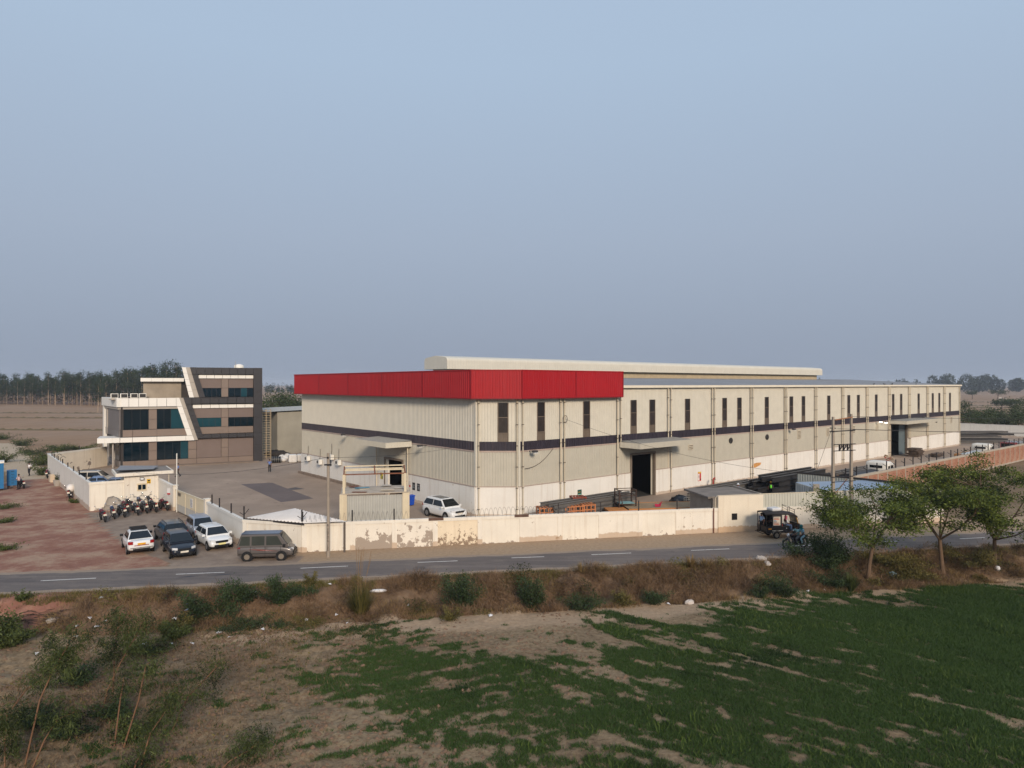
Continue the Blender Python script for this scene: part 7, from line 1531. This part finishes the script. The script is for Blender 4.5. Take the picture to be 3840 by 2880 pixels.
bl = [(3085, 2125, 3.4, 1.75, 'large dark thorn bush hiding the motorcycle rear wheel', L_dark, 9000, (.08, .16)), (2935, 2238, 1.6, 1.7, 'upright dark shrub left of the largest thorn bush', L_dark, 3200, (.05, .11)), (3120, 2200, 2.2, 1.3, 'dark shrub under the largest thorn bush', L_dark, 3000, (.06, .12)),
 (2850, 2240, 1.1, .95, 'round dark shrub at the bank foot left of the thorn bush', L_dark, 1500, (.05, .1)), (2450, 2266, 1.5, .9, 'low dark shrub pair member nearer the road trees', L_dark, 1800, (.05, .1)), (2340, 2271, 1.15, .95, 'low dark shrub at the bank foot opposite the crates', L_dark, 1500, (.05, .1)),
 (2185, 2288, 2.2, .95, 'wide low dark shrub at the bank foot', L_dark, 2200, (.05, .1)), (2000, 2290, 1.4, 2.2, 'tall blue-green shrub climbing the bank face', L_dark, 3000, (.06, .13)), (1722, 2260, 2.3, 2.6, 'tall thorny shrub reaching the road edge', L_dark, 3600, (.06, .13)), (1690, 2325, 1.1, .8, 'small shrub below the tall thorny shrub', L_dark, 1100, (.05, .1)),
 (1055, 2262, 1.5, 1.7, 'leafy shrub high on the bank opposite the van', L_dark, 2600, (.06, .13)), (1150, 2235, 1.5, .7, 'low leafy shrub right of the one opposite the van', L_dark, 1500, (.05, .11)), (1162, 2195, .6, .9, 'small upright shrub at the road edge', L_dark, 800, (.05, .11)), (920, 2262, 1.3, 1.6, 'leafy shrub at the road edge left of the van', L_dark, 2200, (.06, .12)),
 (800, 2300, 2.6, 2.0, 'broad grey-green shrub on the bank below parked cars', L_dark, 4200, (.07, .14)), (915, 2362, 2.2, .75, 'low dark shrub at the bank foot below the van', L_dark, 2000, (.05, .1)), (1055, 2352, .9, .4, 'tiny dark shrub at the bank foot', L_dark, 700, (.05, .09)), (1150, 2346, 1.3, .5, 'low dark shrub left of the tall grass clump', L_dark, 1200, (.05, .1)),
 (690, 2360, 1.2, .9, 'small dark shrub among litter on the bank', L_dark, 1400, (.05, .1)), (85, 2246, .8, .55, 'small shrub at the left road edge', L_shoot, 800, (.06, .12)), (30, 2420, 2.0, 1.9, 'yellow-green bush at the left edge of the bank', L_shoot, 4200, (.08, .16)), (2860, 2200, 1.0, .7, 'small dry-green shrub near the pale stones', L_bank, 900, (.05, .1)), (3380, 2150, 3.0, 1.2, 'dark undergrowth between the two nearer trees', L_bank, 3600, (.06, .13)), (3640, 2110, 3.4, 1.2, 'dark undergrowth between the farther trees', L_bank, 3600, (.06, .13)), (3300, 2105, 3.4, 1.0, 'brown-green undergrowth behind the nearest road tree', L_bank, 3000, (.06, .13))]
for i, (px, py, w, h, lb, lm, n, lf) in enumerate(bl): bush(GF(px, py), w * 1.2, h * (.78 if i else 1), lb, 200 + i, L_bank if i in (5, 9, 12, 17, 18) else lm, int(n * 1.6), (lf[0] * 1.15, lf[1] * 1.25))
# ---- grass clumps
def clump(base, r, h, label, seed, mat, n=260, plumes=0):
    g = np.random.default_rng(seed); c = empty('grass_clump', base, 0, label, 'grass', 'tall grass clumps'); P = np.zeros((n, 3)); a = g.uniform(0, 2 * np.pi, n); V = []
    ln = g.uniform(.6, 1.0, n) * h; out = g.uniform(.15, 1.0, n); d = np.stack([np.cos(a), np.sin(a)], 1)
    for s in range(3):
        f0, f1 = s / 3, (s + 1) / 3
        def pt(f): return np.stack([d[:, 0] * r * (.15 + out * f * 1.0), d[:, 1] * r * (.15 + out * f * 1.0), ln * (f * 1.25 - f * f * .55 * out)], 1)
        p0, p1 = pt(f0), pt(f1); sd_ = np.stack([-d[:, 1], d[:, 0], np.zeros(n)], 1) * .022 * (1.1 - f0); s1 = sd_ * (1.05 - f1) / (1.1 - f0) if s < 2 else sd_ * .05
        V.append(np.stack([p0 - sd_, p0 + sd_, p1 + s1, p1 - s1], 1).reshape(-1, 3))
    leafobj('blades', np.concatenate(V), mat, c, g)
    if plumes:
        pl_ = MB(); rd = random.Random(seed)
        for k in range(plumes): x, y = rd.uniform(-.3, .3), rd.uniform(-.2, .2); pl_.tube([(x * .5, y * .3, .1), (x * 1.1, y * .7, h * 1.1), (x * 1.9 + .1, y, h * rd.uniform(1.4, 2.1))], [.008, .006, .011], 4)
        pl_.build('plumes', M('plume', (142, 112, 78), .9), c)
    return c
clump(GF(1352, 2318), 1.05, 2.0, 'tall reed-grass clump with dry plumes above the road edge', 301, L_bank, 520, 9); clump(GF(3190, 2218), .75, 1.2, 'spiky green grass clump under the road trees', 302, L_shoot, 300)
for i, (px, py, h, lb) in enumerate(((2180, 2150, .9, 'straw-coloured tuft opposite the crates'), (2590, 2125, 1.1, 'tall straw tuft opposite the utility block'), (2650, 2150, .9, 'straw tuft beside the taller straw tuft'), (2250, 2145, .8, 'straw tuft right of the first straw tuft'))): clump(GF(px, py), .95, h * .75, lb, 310 + i, L_dry, 150)
# ---- dry brush, bank grass: uncountable
g = np.random.default_rng(77)
def bankpts(n, d0, d1, x0=-24, x1=44):
    x = g.uniform(x0, x1, n); d = g.uniform(d0, d1, n); y = Yl(x) - d; return np.stack([x, y, ground_z(x, y)], 1)
P = bankpts(170000, .6, 4.4); den = fbm(P[:, 0] * .35, P[:, 1] * .5, 81, 3); left = sstep(-16, -6, P[:, 0]) * .5 + .5; keep = g.uniform(0, 1, len(P)) < sstep(.36, .6, den) * left; P = P[keep]; n = len(P)
bz = sstep(.42, .72, fbm(P[:, 0] * .5, P[:, 1] * .5, 82, 3)); h = .12 + .62 * bz * g.uniform(.2, 1, n)
bladeobj('dry_brush', blades(P, h, np.full(n, .026), g, .9), L_brush, None, g, 'stuff')
P2 = P[g.uniform(0, 1, n) < .45]; P2 = P2 + np.stack([g.normal(0, .1, len(P2)), g.normal(0, .1, len(P2)), g.uniform(.05, .5, len(P2)) * sstep(.42, .72, fbm(P2[:, 0] * .5, P2[:, 1] * .5, 82, 3))], 1)
leafobj('dry_brush_twigs', leafquads(P2, .15, .5, .04, g, 0, .3), L_brush, None, g, 'stuff')
P = bankpts(60000, .35, 1.6, -30, 44); keep = g.uniform(0, 1, len(P)) < sstep(.42, .62, fbm(P[:, 0] * .8, P[:, 1] * 1.2, 83, 3)); P = P[keep]; bladeobj('bank_grass', blades(P, g.uniform(.08, .3, len(P)), np.full(len(P), .025), g, .6), L_bank, None, g, 'stuff')
P = bankpts(60000, 1.0, 4.6, -34, 44); keep = g.uniform(0, 1, len(P)) < sstep(.48, .62, fbm(P[:, 0] * .6, P[:, 1] * .9, 84, 3)) * .8; P = P[keep]; bladeobj('dry_grass', blades(P, g.uniform(.1, .42, len(P)), np.full(len(P), .022), g, .7), L_dry, None, g, 'stuff')
# tangled dry scrub in mounds, and low green growth, along the whole bank
nm = 150; mx_ = g.uniform(-26, 44, nm); md = g.uniform(.9, 3.9, nm); mw = g.uniform(.35, 1.0, nm); mh = g.uniform(.25, .95, nm) * (1 - .35 * sstep(3.0, 3.9, md)); ok_ = g.uniform(0, 1, nm) < (.55 + .45 * sstep(-14, -4, mx_)); mx_, md, mw, mh = mx_[ok_], md[ok_], mw[ok_], mh[ok_]; nm = len(mx_)
def mounds(n, sel, lm, lmin, lmax, asp, nm_, droop, flat):
    k = g.choice(sel, n); v = unit(n, g); v[:, 2] = np.abs(v[:, 2]); r = g.uniform(.3, 1.0, n) ** .6
    x = mx_[k] + v[:, 0] * r * mw[k] * 1.3; y = Yl(mx_[k]) - md[k] + v[:, 1] * r * mw[k]; P = np.stack([x, y, ground_z(x, y) + v[:, 2] * r * mh[k]], 1)
    leafobj(nm_, leafquads(P, lmin, lmax, asp, g, droop, flat), lm, None, g, 'stuff', tone=g.uniform(-.2, .35, nm)[k] + g.uniform(0, .25, n))
al_ = np.arange(nm); kind_ = g.uniform(0, 1, nm)
mounds(52000, al_[kind_ < .72], L_brush, .18, .55, .035, 'dry_scrub', -.2, 0); mounds(9000, al_[(kind_ > .5) & (kind_ < .8)], L_dry, .15, .45, .05, 'straw_scrub', -.4, 0); mounds(16000, al_[kind_ > .72], L_bank, .07, .16, .4, 'green_scrub', 0, 0)
# ---- grass of the low field
def fieldpts(n):
    k = g.uniform(0, 1, n); y = 21.5 + (46 - 21.5) * k ** .8; x = g.uniform(-1, 1, n) * (y * .80 + 1.0); return x, y
x, y = fieldpts(1500000); m = (y < toe(x) - .1) & (x > -22); x, y = x[m], y[m]; gr = green(x, y); keep = g.uniform(0, 1, len(x)) < gr * .95; x, y, gr = x[keep], y[keep], gr[keep]
lush = sstep(10, 26, x) * .9 + .1; P = np.stack([x, y, ground_z(x, y)], 1); n = len(P)
tone = -.12 + .75 * fbm(x * .22, y * .22, 71, 3) + .35 * fbm((x * .80 - y * .60) * .4, (x * .60 + y * .80) * 2.2, 72, 2) + g.uniform(-.15, .3, n) + .1 * lush
bladeobj('field_grass', blades(P, (.05 + .07 * g.uniform(0, 1, n)) * (1 + .6 * lush), np.full(n, .032), g, .9), L_grass, None, g, 'stuff', tone=tone)
x, y = fieldpts(90000); m = (y < toe(x) - .5) & (x > 0); x, y = x[m], y[m]; keep = g.uniform(0, 1, len(x)) < green(x, y) * sstep(.5, .66, fbm(x * .3, y * .3, 73, 3)); x, y = x[keep], y[keep]; P = np.stack([x, y, ground_z(x, y)], 1)
bladeobj('field_weeds', blades(P, g.uniform(.12, .28, len(P)), np.full(len(P), .04), g, .8), leafmat('weed_blade', (24, 46, 18), (88, 106, 46), .4), None, g, 'stuff')
# dry weeds and fallen twigs of the field corner
n = 34000; x = g.uniform(-22, -6, n); y = g.uniform(21.5, 38.5, n); dd = sstep(-5.5, -13, x - (y - 30) * .12) * (.35 + .65 * sstep(.4, .6, fbm(x * .5, y * .5, 76, 3))); keep = (g.uniform(0, 1, n) < dd) & (y < toe(x)); x, y = x[keep], y[keep]; P = np.stack([x, y, ground_z(x, y)], 1); n = len(P)
bladeobj('dry_weeds', blades(P, g.uniform(.06, .34, n), np.full(n, .022), g, 1.1), L_brush, None, g, 'stuff')
P = P[g.uniform(0, 1, n) < .3]; P[:, 2] += g.uniform(.0, .3, len(P)); leafobj('low_weeds', leafquads(P, .06, .16, .4, g), L_bank, None, g, 'stuff')
# ---- clods on the dry plough
x, y = fieldpts(26000); m = (y < toe(x) - .3) & (x < 8); x, y = x[m], y[m]; keep = g.uniform(0, 1, len(x)) < (1 - green(x, y)) * sstep(.4, .6, fbm(x * .4, y * .4, 75, 3)) * (1 - sstep(-6, 6, x) * .7); x, y = x[keep], y[keep]; n = len(x); z = ground_z(x, y); r = g.uniform(.03, .13, n)
oc = np.array([[1, 0, 0], [0, 1, 0], [-1, 0, 0], [0, -1, 0], [0, 0, .8], [0, 0, -.5]]); V = np.stack([x, y, z], 1)[:, None, :] + oc[None] * (r[:, None] * g.uniform(.6, 1.3, (n, 6)))[:, :, None]
F = np.array([[0, 1, 4], [1, 2, 4], [2, 3, 4], [3, 0, 4]]); Fi = (np.arange(n)[:, None, None] * 6 + F[None]).reshape(-1, 3); me = npmesh('clods', V.reshape(-1, 3), Fi); me.materials.append(M('clod', (118, 94, 74), .95, .25, 3)); tag(link('clods', me), kind='stuff')
# ---- saplings in the corner
def sapling(bx, by, pts, label, seed, crown=.5, nl=700, spread=.45, leaf=(.11, .21)):
    g = np.random.default_rng(seed); sx = lambda a: .4521 * a; sy = lambda b: 2150 + .4521 * b
    base = GF(sx(bx), min(sy(by), 2900)); Y = base.y; s = empty('eucalyptus_sapling', base, 0, label, 'sapling', 'saplings in the field corner'); chain = [Vector((0, 0, -.1))]
    for i, (a, b_) in enumerate(pts):
        Yi = Y + .25 * (i + 1); w = at(sx(a), Yi, zat(sy(b_), Yi)); chain.append(w - base)
    n_ = len(chain); MB().tube(chain, [.026 * (1 - i / n_) + .009 for i in range(n_)], 6).build('stem', m_stem, s)
    tot = []; C = np.array([list(c) for c in chain]); f = g.uniform(1 - crown, 1.05, nl) * (n_ - 1); i0 = np.clip(f.astype(int), 0, n_ - 2); fr = (f - i0)[:, None]; P = C[i0] * (1 - fr) + C[i0 + 1] * fr
    nl_ = nl; cl_ = g.normal(size=(26, 3)) * np.array([spread, spread, spread * .9]) * .85; k = g.integers(0, 26, nl); f = g.uniform(1 - crown, 1.0, 26)[k] * (n_ - 1); i0 = np.clip(f.astype(int), 0, n_ - 2); fr = (f - i0)[:, None]; P = C[i0] * (1 - fr) + C[i0 + 1] * fr; P = P + cl_[k] + g.normal(size=(nl, 3)) * .15
    tone = g.uniform(-.1, .3, 26)[k] + g.uniform(0, .3, nl); leafobj('leaves', leafquads(P, leaf[0], leaf[1], .16, g, .75), L_shoot, s, g, tone=tone)
sap = [(840, 1150, [(900, 950), (1000, 740), (1150, 480), (1190, 370)], 'tall leaning sapling with a broad crown by the bank foot', 1100, .6), (920, 1110, [(945, 870), (950, 620), (1000, 320)], 'straight sapling with a dark top near the litter', 900, .45), (200, 1600, [(330, 1050), (430, 830), (560, 600), (640, 500)], 'long bent sapling with the densest crown', 1500, .62), (80, 1130, [(220, 960), (420, 830), (600, 640)], 'pale bowed sapling at the left corner', 900, .6),
  (945, 1440, [(1000, 1030), (1030, 860)], 'thin bare-stemmed sapling in the dark weeds', 240, .35), (1020, 1440, [(1150, 1050), (1210, 760), (1300, 700)], 'reddish thin sapling leaning towards the field', 420, .4), (1150, 1640, [(1245, 1330), (1370, 1150), (1420, 1050)], 'sapling with a loose crown over the bare plough', 900, .5), (250, 1640, [(370, 1380), (480, 1210), (640, 1140)], 'short leaning sapling in the lower left corner', 800, .5), (1420, 1300, [(1560, 1020), (1700, 880), (1830, 740)], 'slender sapling with scattered leaves over the plough', 620, .42), (1780, 1700, [(1900, 1560), (2060, 1470), (2170, 1380)], 'leafy shoot at the bottom edge of the picture', 800, .4), (40, 1680, [(40, 1400), (60, 1150)], 'leafy sapling cut by the left picture edge', 1300, .5), (1100, 1660, [(1130, 1560), (1180, 1500)], 'low leafy shoot at the bottom edge near the weeds', 500, .4)]
for i, (bx, by, pts, lb, nl, sp_) in enumerate(sap): sapling(bx, by, pts, lb, 400 + i, .55, int(nl * 2.2), sp_ * .72)
for i, (px, py, w, h, lb) in enumerate(((420, 2690, 2.2, .8, 'dark weed mound among the sapling stems'), (520, 2760, 1.8, .6, 'dark weed mound below the sapling stems'), (300, 2560, 2.0, .9, 'green weed mound behind the saplings'), (560, 2450, 2.2, .9, 'green weed mound below the bank litter'), (250, 2760, 1.8, .5, 'low weeds in the lower left corner'), (640, 2400, 1.6, .8, 'weed mound at the bank foot beside white litter'), (120, 2720, 2.0, .6, 'weed mound at the left picture edge'))): bush(GF(px, py), w, h, lb, 430 + i, L_shoot if i % 2 else L_dark, 2600, (.06, .15), group='weed mounds', name='weed_mound')
# brush pile and twigs
bp_ = GF(140, 2345); bpile = empty('brush_pile', bp_, 0, 'pile of dry brown sticks on the bank at the left', 'brushwood'); rd = random.Random(9)
for k in range(60):
    a = rd.gauss(0, .35); x, y, z = rd.uniform(-1.2, 1.2), rd.uniform(-.4, .4), rd.uniform(.05, .7); l = rd.uniform(.6, 1.5)
    MB().tube([(x, y, z), (x + l * math.cos(a) * .5, y + l * math.sin(a) * .5, z + rd.uniform(-.05, .12)), (x + l * math.cos(a), y + l * math.sin(a), z + rd.uniform(-.2, .15))], [.018, .015, .008], 4, cap=False).build('stick', m_barkd, bpile)
# ---- litter and stones
m_lit_w = M('litter_white', (206, 204, 204), .7, .08, 8); m_lit_b = M('litter_blue', (150, 176, 206), .6, .1, 8)
rl = random.Random(21); lit = [(705, 2270), (702, 2292), (655, 2324), (335, 2306), (395, 2310), (288, 2352), (362, 2355), (285, 2392), (380, 2245), (820, 2377), (640, 2422), (720, 2418), (984, 2365), (1262, 2310), (1302, 2340), (1530, 2246), (1700, 2270), (1814, 2250), (1840, 2312), (1150, 2330), (1060, 2240), (2016, 2290), (2430, 2122), (2540, 2225), (2690, 2235), (2370, 2185), (2182, 2280), (2060, 2260), (960, 2225), (1235, 2195), (140, 2455), (540, 2420), (860, 2395), (2505, 2268), (3030, 2220), (3090, 2215)]
for i, (px, py) in enumerate(lit):
    q = GF(px, py); s = rl.uniform(.09, .2); o = MB().add([(rl.uniform(-s, s) * .3 - s, rl.uniform(-s, s) * .5, .02), (0, -s * .8, .05 + rl.random() * .06), (s, rl.uniform(-.3, .3) * s, .02), (.1 * s, s * .7, .1 * rl.random() + .03), (0, 0, s * .7)], [(0, 1, 4), (1, 2, 4), (2, 3, 4), (3, 0, 4)]).build('litter_scrap', m_lit_b if i in (0, 1) else m_lit_w, None, (q.x, q.y, q.z + .03), rl.uniform(0, 6))
    tag(o, 'pale blue plastic scrap among shrubs on the bank' if i in (0, 1) else 'small pale scrap of litter lying on the bank', 'litter', 'blue plastic scraps' if i in (0, 1) else 'scraps of litter on the bank')
q = GF(1420, 2203); o = MB().blob((0, 0, .1), .55, .14, .1, 12, 5, .25).build('white_sack', m_lit_w, None, q, .1); tag(o, 'long white sack lying at the top of the bank', 'sack')
for px, py, s, lb in ((2854, 2102, .38, 'larger pale stone at the road edge'), (2877, 2120, .34, 'smaller pale stone below the larger one'), (2585, 2265, .3, 'flat tan stone at the bank foot'), (195, 2335, .35, 'tan stone beside the stick pile')):
    q = GF(px, py); o = MB().blob((0, 0, s * .35), s, s * .7, s * .5, 8, 5, .35, rl).build('stone', M('stone_pale', (190, 180, 170), .9, .1, 3, bump=.3), None, q, rl.uniform(0, 3)); o.data.polygons.foreach_set('use_smooth', [False] * len(o.data.polygons)); tag(o, lb, 'stone', 'pale stones')
q = GF(3345, 2168); o = MB().blob((0, 0, .2), .3, .25, .25, 9, 6, .4, rl).build('plastic_bag', M('bag_blue', (110, 136, 148), .5, .3, 4), None, q); tag(o, 'crumpled blue plastic bag on the bank under the trees', 'bag')
q = GF(3740, 2140); o = MB().blob((0, 0, .15), .2, .2, .18, 8, 5, .4, rl).build('plastic_bag', m_lit_w, None, q); tag(o, 'white plastic bag at the foot of the tallest tree', 'bag')
# ---- eucalyptus grove beyond the fields
def euc(seed):
    g = np.random.default_rng(seed); rd = random.Random(seed); H = 21.0; t = empty('eucalyptus_tree', (0, 0, 0), 0, 'x', 'tree', 'eucalyptus grove beyond the field'); tr = MB()
    lean = rd.uniform(-.9, .9); ch = [Vector((0, 0, -.3)), Vector((lean * .3, 0, H * .35)), Vector((lean * .7, rd.uniform(-.4, .4), H * .65)), Vector((lean, 0, H * .93))]; tr.tube(ch, [.17, .14, .1, .04], 5); tips = []
    for i in range(24):
        f = rd.uniform(.36, .99); p = ch[1].lerp(ch[3], (f - .35) / .65); a = rd.uniform(0, 6.28); l = rd.uniform(1.0, 2.6) * (1.25 - f * .6); q_ = p + Vector((math.cos(a) * l, math.sin(a) * l, rd.uniform(.4, 2.0))); tr.tube([p, q_], [.06, .025], 4, cap=False); tips.append(q_)
    tr.build('trunk', m_barkp, t); T = np.array([list(q_) for q_ in tips]); n = 1500; k = g.integers(0, len(T), n); P = T[k] + g.normal(size=(n, 3)) * np.array([.85, .85, .9]); tone = g.uniform(-.15, .25, len(T))[k] + g.uniform(0, .3, n)
    leafobj('crown', leafquads(P, .45, 1.0, .45, g, .3), L_euc, t, g, tone=tone); return t
ep = [euc(500 + i) for i in range(6)]; used_ = [False] * 6; rg = random.Random(31)
rows_ = [(-70, 690, 24, 0), (-80, 700, 24, 1), (-60, 690, 22, 2), (-60, 680, 18, 3)]
elab = ['pale-trunked eucalyptus in the front row of the far grove', 'eucalyptus in the second row of the far grove', 'eucalyptus deep inside the far grove', 'eucalyptus at the back of the far grove']
for x0, x1, n, rw in rows_:
    for i in range(n):
        px = x0 + (x1 - x0) * (i + rg.uniform(-.35, .35)) / n; Y = 392 - 45 * max(0, (px - 100) / 600) + rw * 9 + rg.uniform(-3, 3); k = rg.randrange(6); p = at(px, Y); s = rg.uniform(.62, .92) * (1 + .24 * max(0, (px - 380) / 300))
        if not used_[k]: o = ep[k]; o.location = p; used_[k] = True
        else: o = dup(ep[k], p)
        o.rotation_euler = (0, 0, rg.uniform(0, 6.28)); o.scale = (s, s, s); o['label'] = elab[rw]
for k in range(6):
    if not used_[k]: ep[k].location = at(100 + k * 60, 400); ep[k]['label'] = elab[3]
lone = dup(ep[0], at(367, 290), 1.0); lone.scale = (.62,) * 3; lone['label'] = 'single short eucalyptus standing out in the field before the grove'
# leafless undergrowth of the grove
n = 9000; px = g.uniform(-80, 700, n); Y = 392 - 45 * np.clip((px - 100) / 600, 0, 1) + g.uniform(2, 36, n); z = np.abs(g.normal(0, 3.2, n)) * (1 + sstep(200, 420, px) * .8); P = np.stack([(px - 1920) / FPX * Y, Y, z], 1); leafobj('grove_undergrowth', leafquads(P, .8, 2.2, .08, g, -.5), L_twigfar, None, g, 'stuff')
n = 9000; px = g.uniform(-80, 700, n); Y = 396 - 45 * np.clip((px - 100) / 600, 0, 1) + g.uniform(14, 46, n); z = g.uniform(1.5, 14.5, n); P = np.stack([(px - 1920) / FPX * Y, Y, z], 1); leafobj('grove_shade_foliage', leafquads(P, .8, 1.8, .5, g), L_euc, None, g, 'stuff')
# ---- far tree lines
def treeline(name, X0, X1, Y0, Y1, hmin, hmax, n, seed):
    g = np.random.default_rng(seed); nt = int((X1 - X0) / 5.5); cx = g.uniform(X0, X1, nt); cy = g.uniform(Y0, Y1, nt); ch = g.uniform(hmin, hmax, nt) * (.7 + .6 * fbm(cx * .012, cx * 0, seed, 3)); k = g.integers(0, nt, n); v = unit(n, g); r = g.uniform(.75, 1.0, n)
    P = np.stack([cx[k] + v[:, 0] * r * ch[k] * .3, cy[k] + v[:, 1] * r * ch[k] * .3, ch[k] * .52 + v[:, 2] * r * ch[k] * .48], 1); leafobj(name, leafquads(P, 1.4, 3.2, .6, g), L_far, None, g, 'stuff', tone=g.uniform(-.1, .3, nt)[k] + g.uniform(0, .25, n))
treeline('distant_wood', 640, 1300, 960, 1080, 13, 25, 60000, 601); treeline('distant_wood', 430, 660, 1000, 1150, 8, 20, 9000, 604); treeline('distant_treeline', -900, 1500, 1900, 2100, 10, 20, 26000, 602); treeline('distant_treeline', -560, -250, 900, 960, 6, 11, 5000, 603)
# ---- scrub east of the yard, behind the shed, and in the fields
sc_ = [(3640, 168, 11, 6.6), (3725, 170, 9, 4.2), (3820, 165, 11, 5.6), (3680, 186, 8, 4.6), (3775, 192, 9, 4.4), (3610, 182, 8, 7.0), (3850, 205, 11, 5.5), (3560, 200, 10, 7.5)]
sl_ = ['spreading thorn tree beside the warehouse far corner', 'spreading thorn tree behind the lorry yard wall', 'spreading thorn tree at the right picture edge', 'thorn tree in the second rank behind the yard wall', 'thorn tree in the second rank near the picture edge', 'tall thorn tree touching the warehouse far corner', 'thorn tree furthest right in the scrub', 'thorn tree half hidden behind the warehouse end']
for i, (px, Y, w, h) in enumerate(sc_): spread_tree('thorn_tree', at(px, Y), h, w, h * .18, (.2, .1), sl_[i], 620 + i, L_scrub, 2300, m_barkd, (.28, .6), .25, group='thorn scrub east of the yard', clump=.62, trunk_r=.12, flat=.6)
for i, (px, Y, w, h, lb) in enumerate(((1010, 172, 13, 9.2, 'dense dark tree behind the scaffold'), (1075, 178, 14, 9.4, 'dense dark tree behind the storage shed'), (1120, 185, 12, 9.0, 'dense dark tree half hidden by the warehouse parapet'))): spread_tree('dense_tree', at(px, Y), h, w, h * .2, (.2, .1), lb, 640 + i, L_scrub, 3600, m_barkd, (.35, .7), .3, group='dense trees behind the shed', clump=1.2, trunk_r=.2, flat=.8)
for i, (px, py, w, h, lb) in enumerate(((3646, 1496, 6, 8, 'bare round-headed tree alone in the far field'), (3742, 1499, 9, 9, 'pale lone tree with cattle beneath in the far field'), (3757, 1535, 7, 5, 'small flat-topped thorn tree in the near field'), (3806, 1540, 9, 5.5, 'bushy tree in the field near the right edge'), (3650, 1463, 8, 9, 'dark round tree before the far wood'))): spread_tree('field_tree', G(px, py), h, w, h * .35, (.1, 0), lb, 650 + i, L_scrub, 900, m_barkd, (.5, 1.0), .45, group='lone trees in the far fields', clump=.9, trunk_r=.2)
for i, (px, py) in enumerate(((3750, 1497), (3770, 1498))):
    q = G(px, py); o = MB().blob((0, 0, 1.0), 1.1, .4, .45, 10, 6).blob((1.2, 0, 1.25), .35, .18, .22, 8, 5).tube([(-.7, .2, 0), (-.7, .2, .9)], .1, 5).tube([(.7, .2, 0), (.7, .2, .9)], .1, 5).tube([(-.7, -.2, 0), (-.7, -.2, .9)], .1, 5).tube([(.7, -.2, 0), (.7, -.2, .9)], .1, 5).tube([(.8, 0, 1.1), (1.2, 0, 1.3)], .2, 6).build('cow', M('cow_white', (206, 198, 188), .9), None, q); tag(o, ['white cow standing under the pale lone tree', 'white cow standing clear of the pale lone tree'][i], 'cow', 'cattle in the far field')
# vegetation beside the pale path
for i, (px, py, w, h, lb) in enumerate(((150, 1745, 4.5, 1.6, 'green scrub between the pale path and the side wall'), (120, 1705, 5, 1.5, 'green scrub beside the bend of the pale path'), (165, 1780, 2.6, 1.0, 'low green scrub at the foot of the path'), (75, 1672, 5, 1.3, 'green scrub where the path meets the field'), (10, 1735, 4, 1.8, 'green scrub on the left side of the pale path'), (15, 1648, 5, 1.2, 'green scrub on the far side of the path'), (185, 1720, 4, 1.3, 'scrub against the corner of the side wall'), (230, 1690, 5, 1.2, 'scrub behind the rear wall corner'), (300, 1688, 5, 1.0, 'scrub strip behind the rear wall'))): bush(G(px, py), w, h, lb, 700 + i, L_scrub if i % 2 else L_shoot, 1800, (.12, .3), group='scrub along the path', name='scrub_bush')
for i, (px, py, w, h, lb) in enumerate(((20, 1905, 3.0, .5, 'green weed patch beside the red track'), (15, 1960, 2.4, .4, 'second green weed patch beside the red track'), (20, 2060, 2.2, .45, 'green weed patch at the left road corner'), (280, 1885, 1.0, .3, 'weeds along the foot of the whitewashed wall'))): bush(G(px, py), w, h, lb, 720 + i, L_shoot, 1200, (.06, .16), group='weed patches by the track', name='weed_patch')
# earth ridges between the far fields
for i, (y, xa, xb, lb) in enumerate(((1549, -120, 420, 1), (1567, -200, 400, 1), (1612, -150, 400, 1), (1521, 3600, 3900, 1), (1528, 3600, 3900, 1), (1508, 3600, 3900, 1), (1590, 980, 1110, 1))):
    Y = 30564 / (y - 1440); a = at(xa, Y); b_ = at(xb, Y * .985); n = 60; V = MB(); vs = []; fs = []
    for k in range(n + 1):
        q = a.lerp(b_, k / n); hh = .35 + .25 * math.sin(k * 1.7) * math.sin(k * .6); vs += [(q.x, q.y - 1.0, 0), (q.x, q.y, hh), (q.x, q.y + 1.0, 0)]
    for k in range(n): fs += [(k * 3, k * 3 + 3, k * 3 + 4, k * 3 + 1), (k * 3 + 1, k * 3 + 4, k * 3 + 5, k * 3 + 2)]
    tag(V.add(vs, fs).build('field_ridge', M('ridge', (96, 84, 60), .95, .3, .4)), kind='structure')
# planter plant
bush(Vector((rp.location.x, rp.location.y, .7)), .6, .7, 'small green plant growing in the round grey planter', 740, L_shoot, 260, (.08, .18), name='potted_plant', group=None)
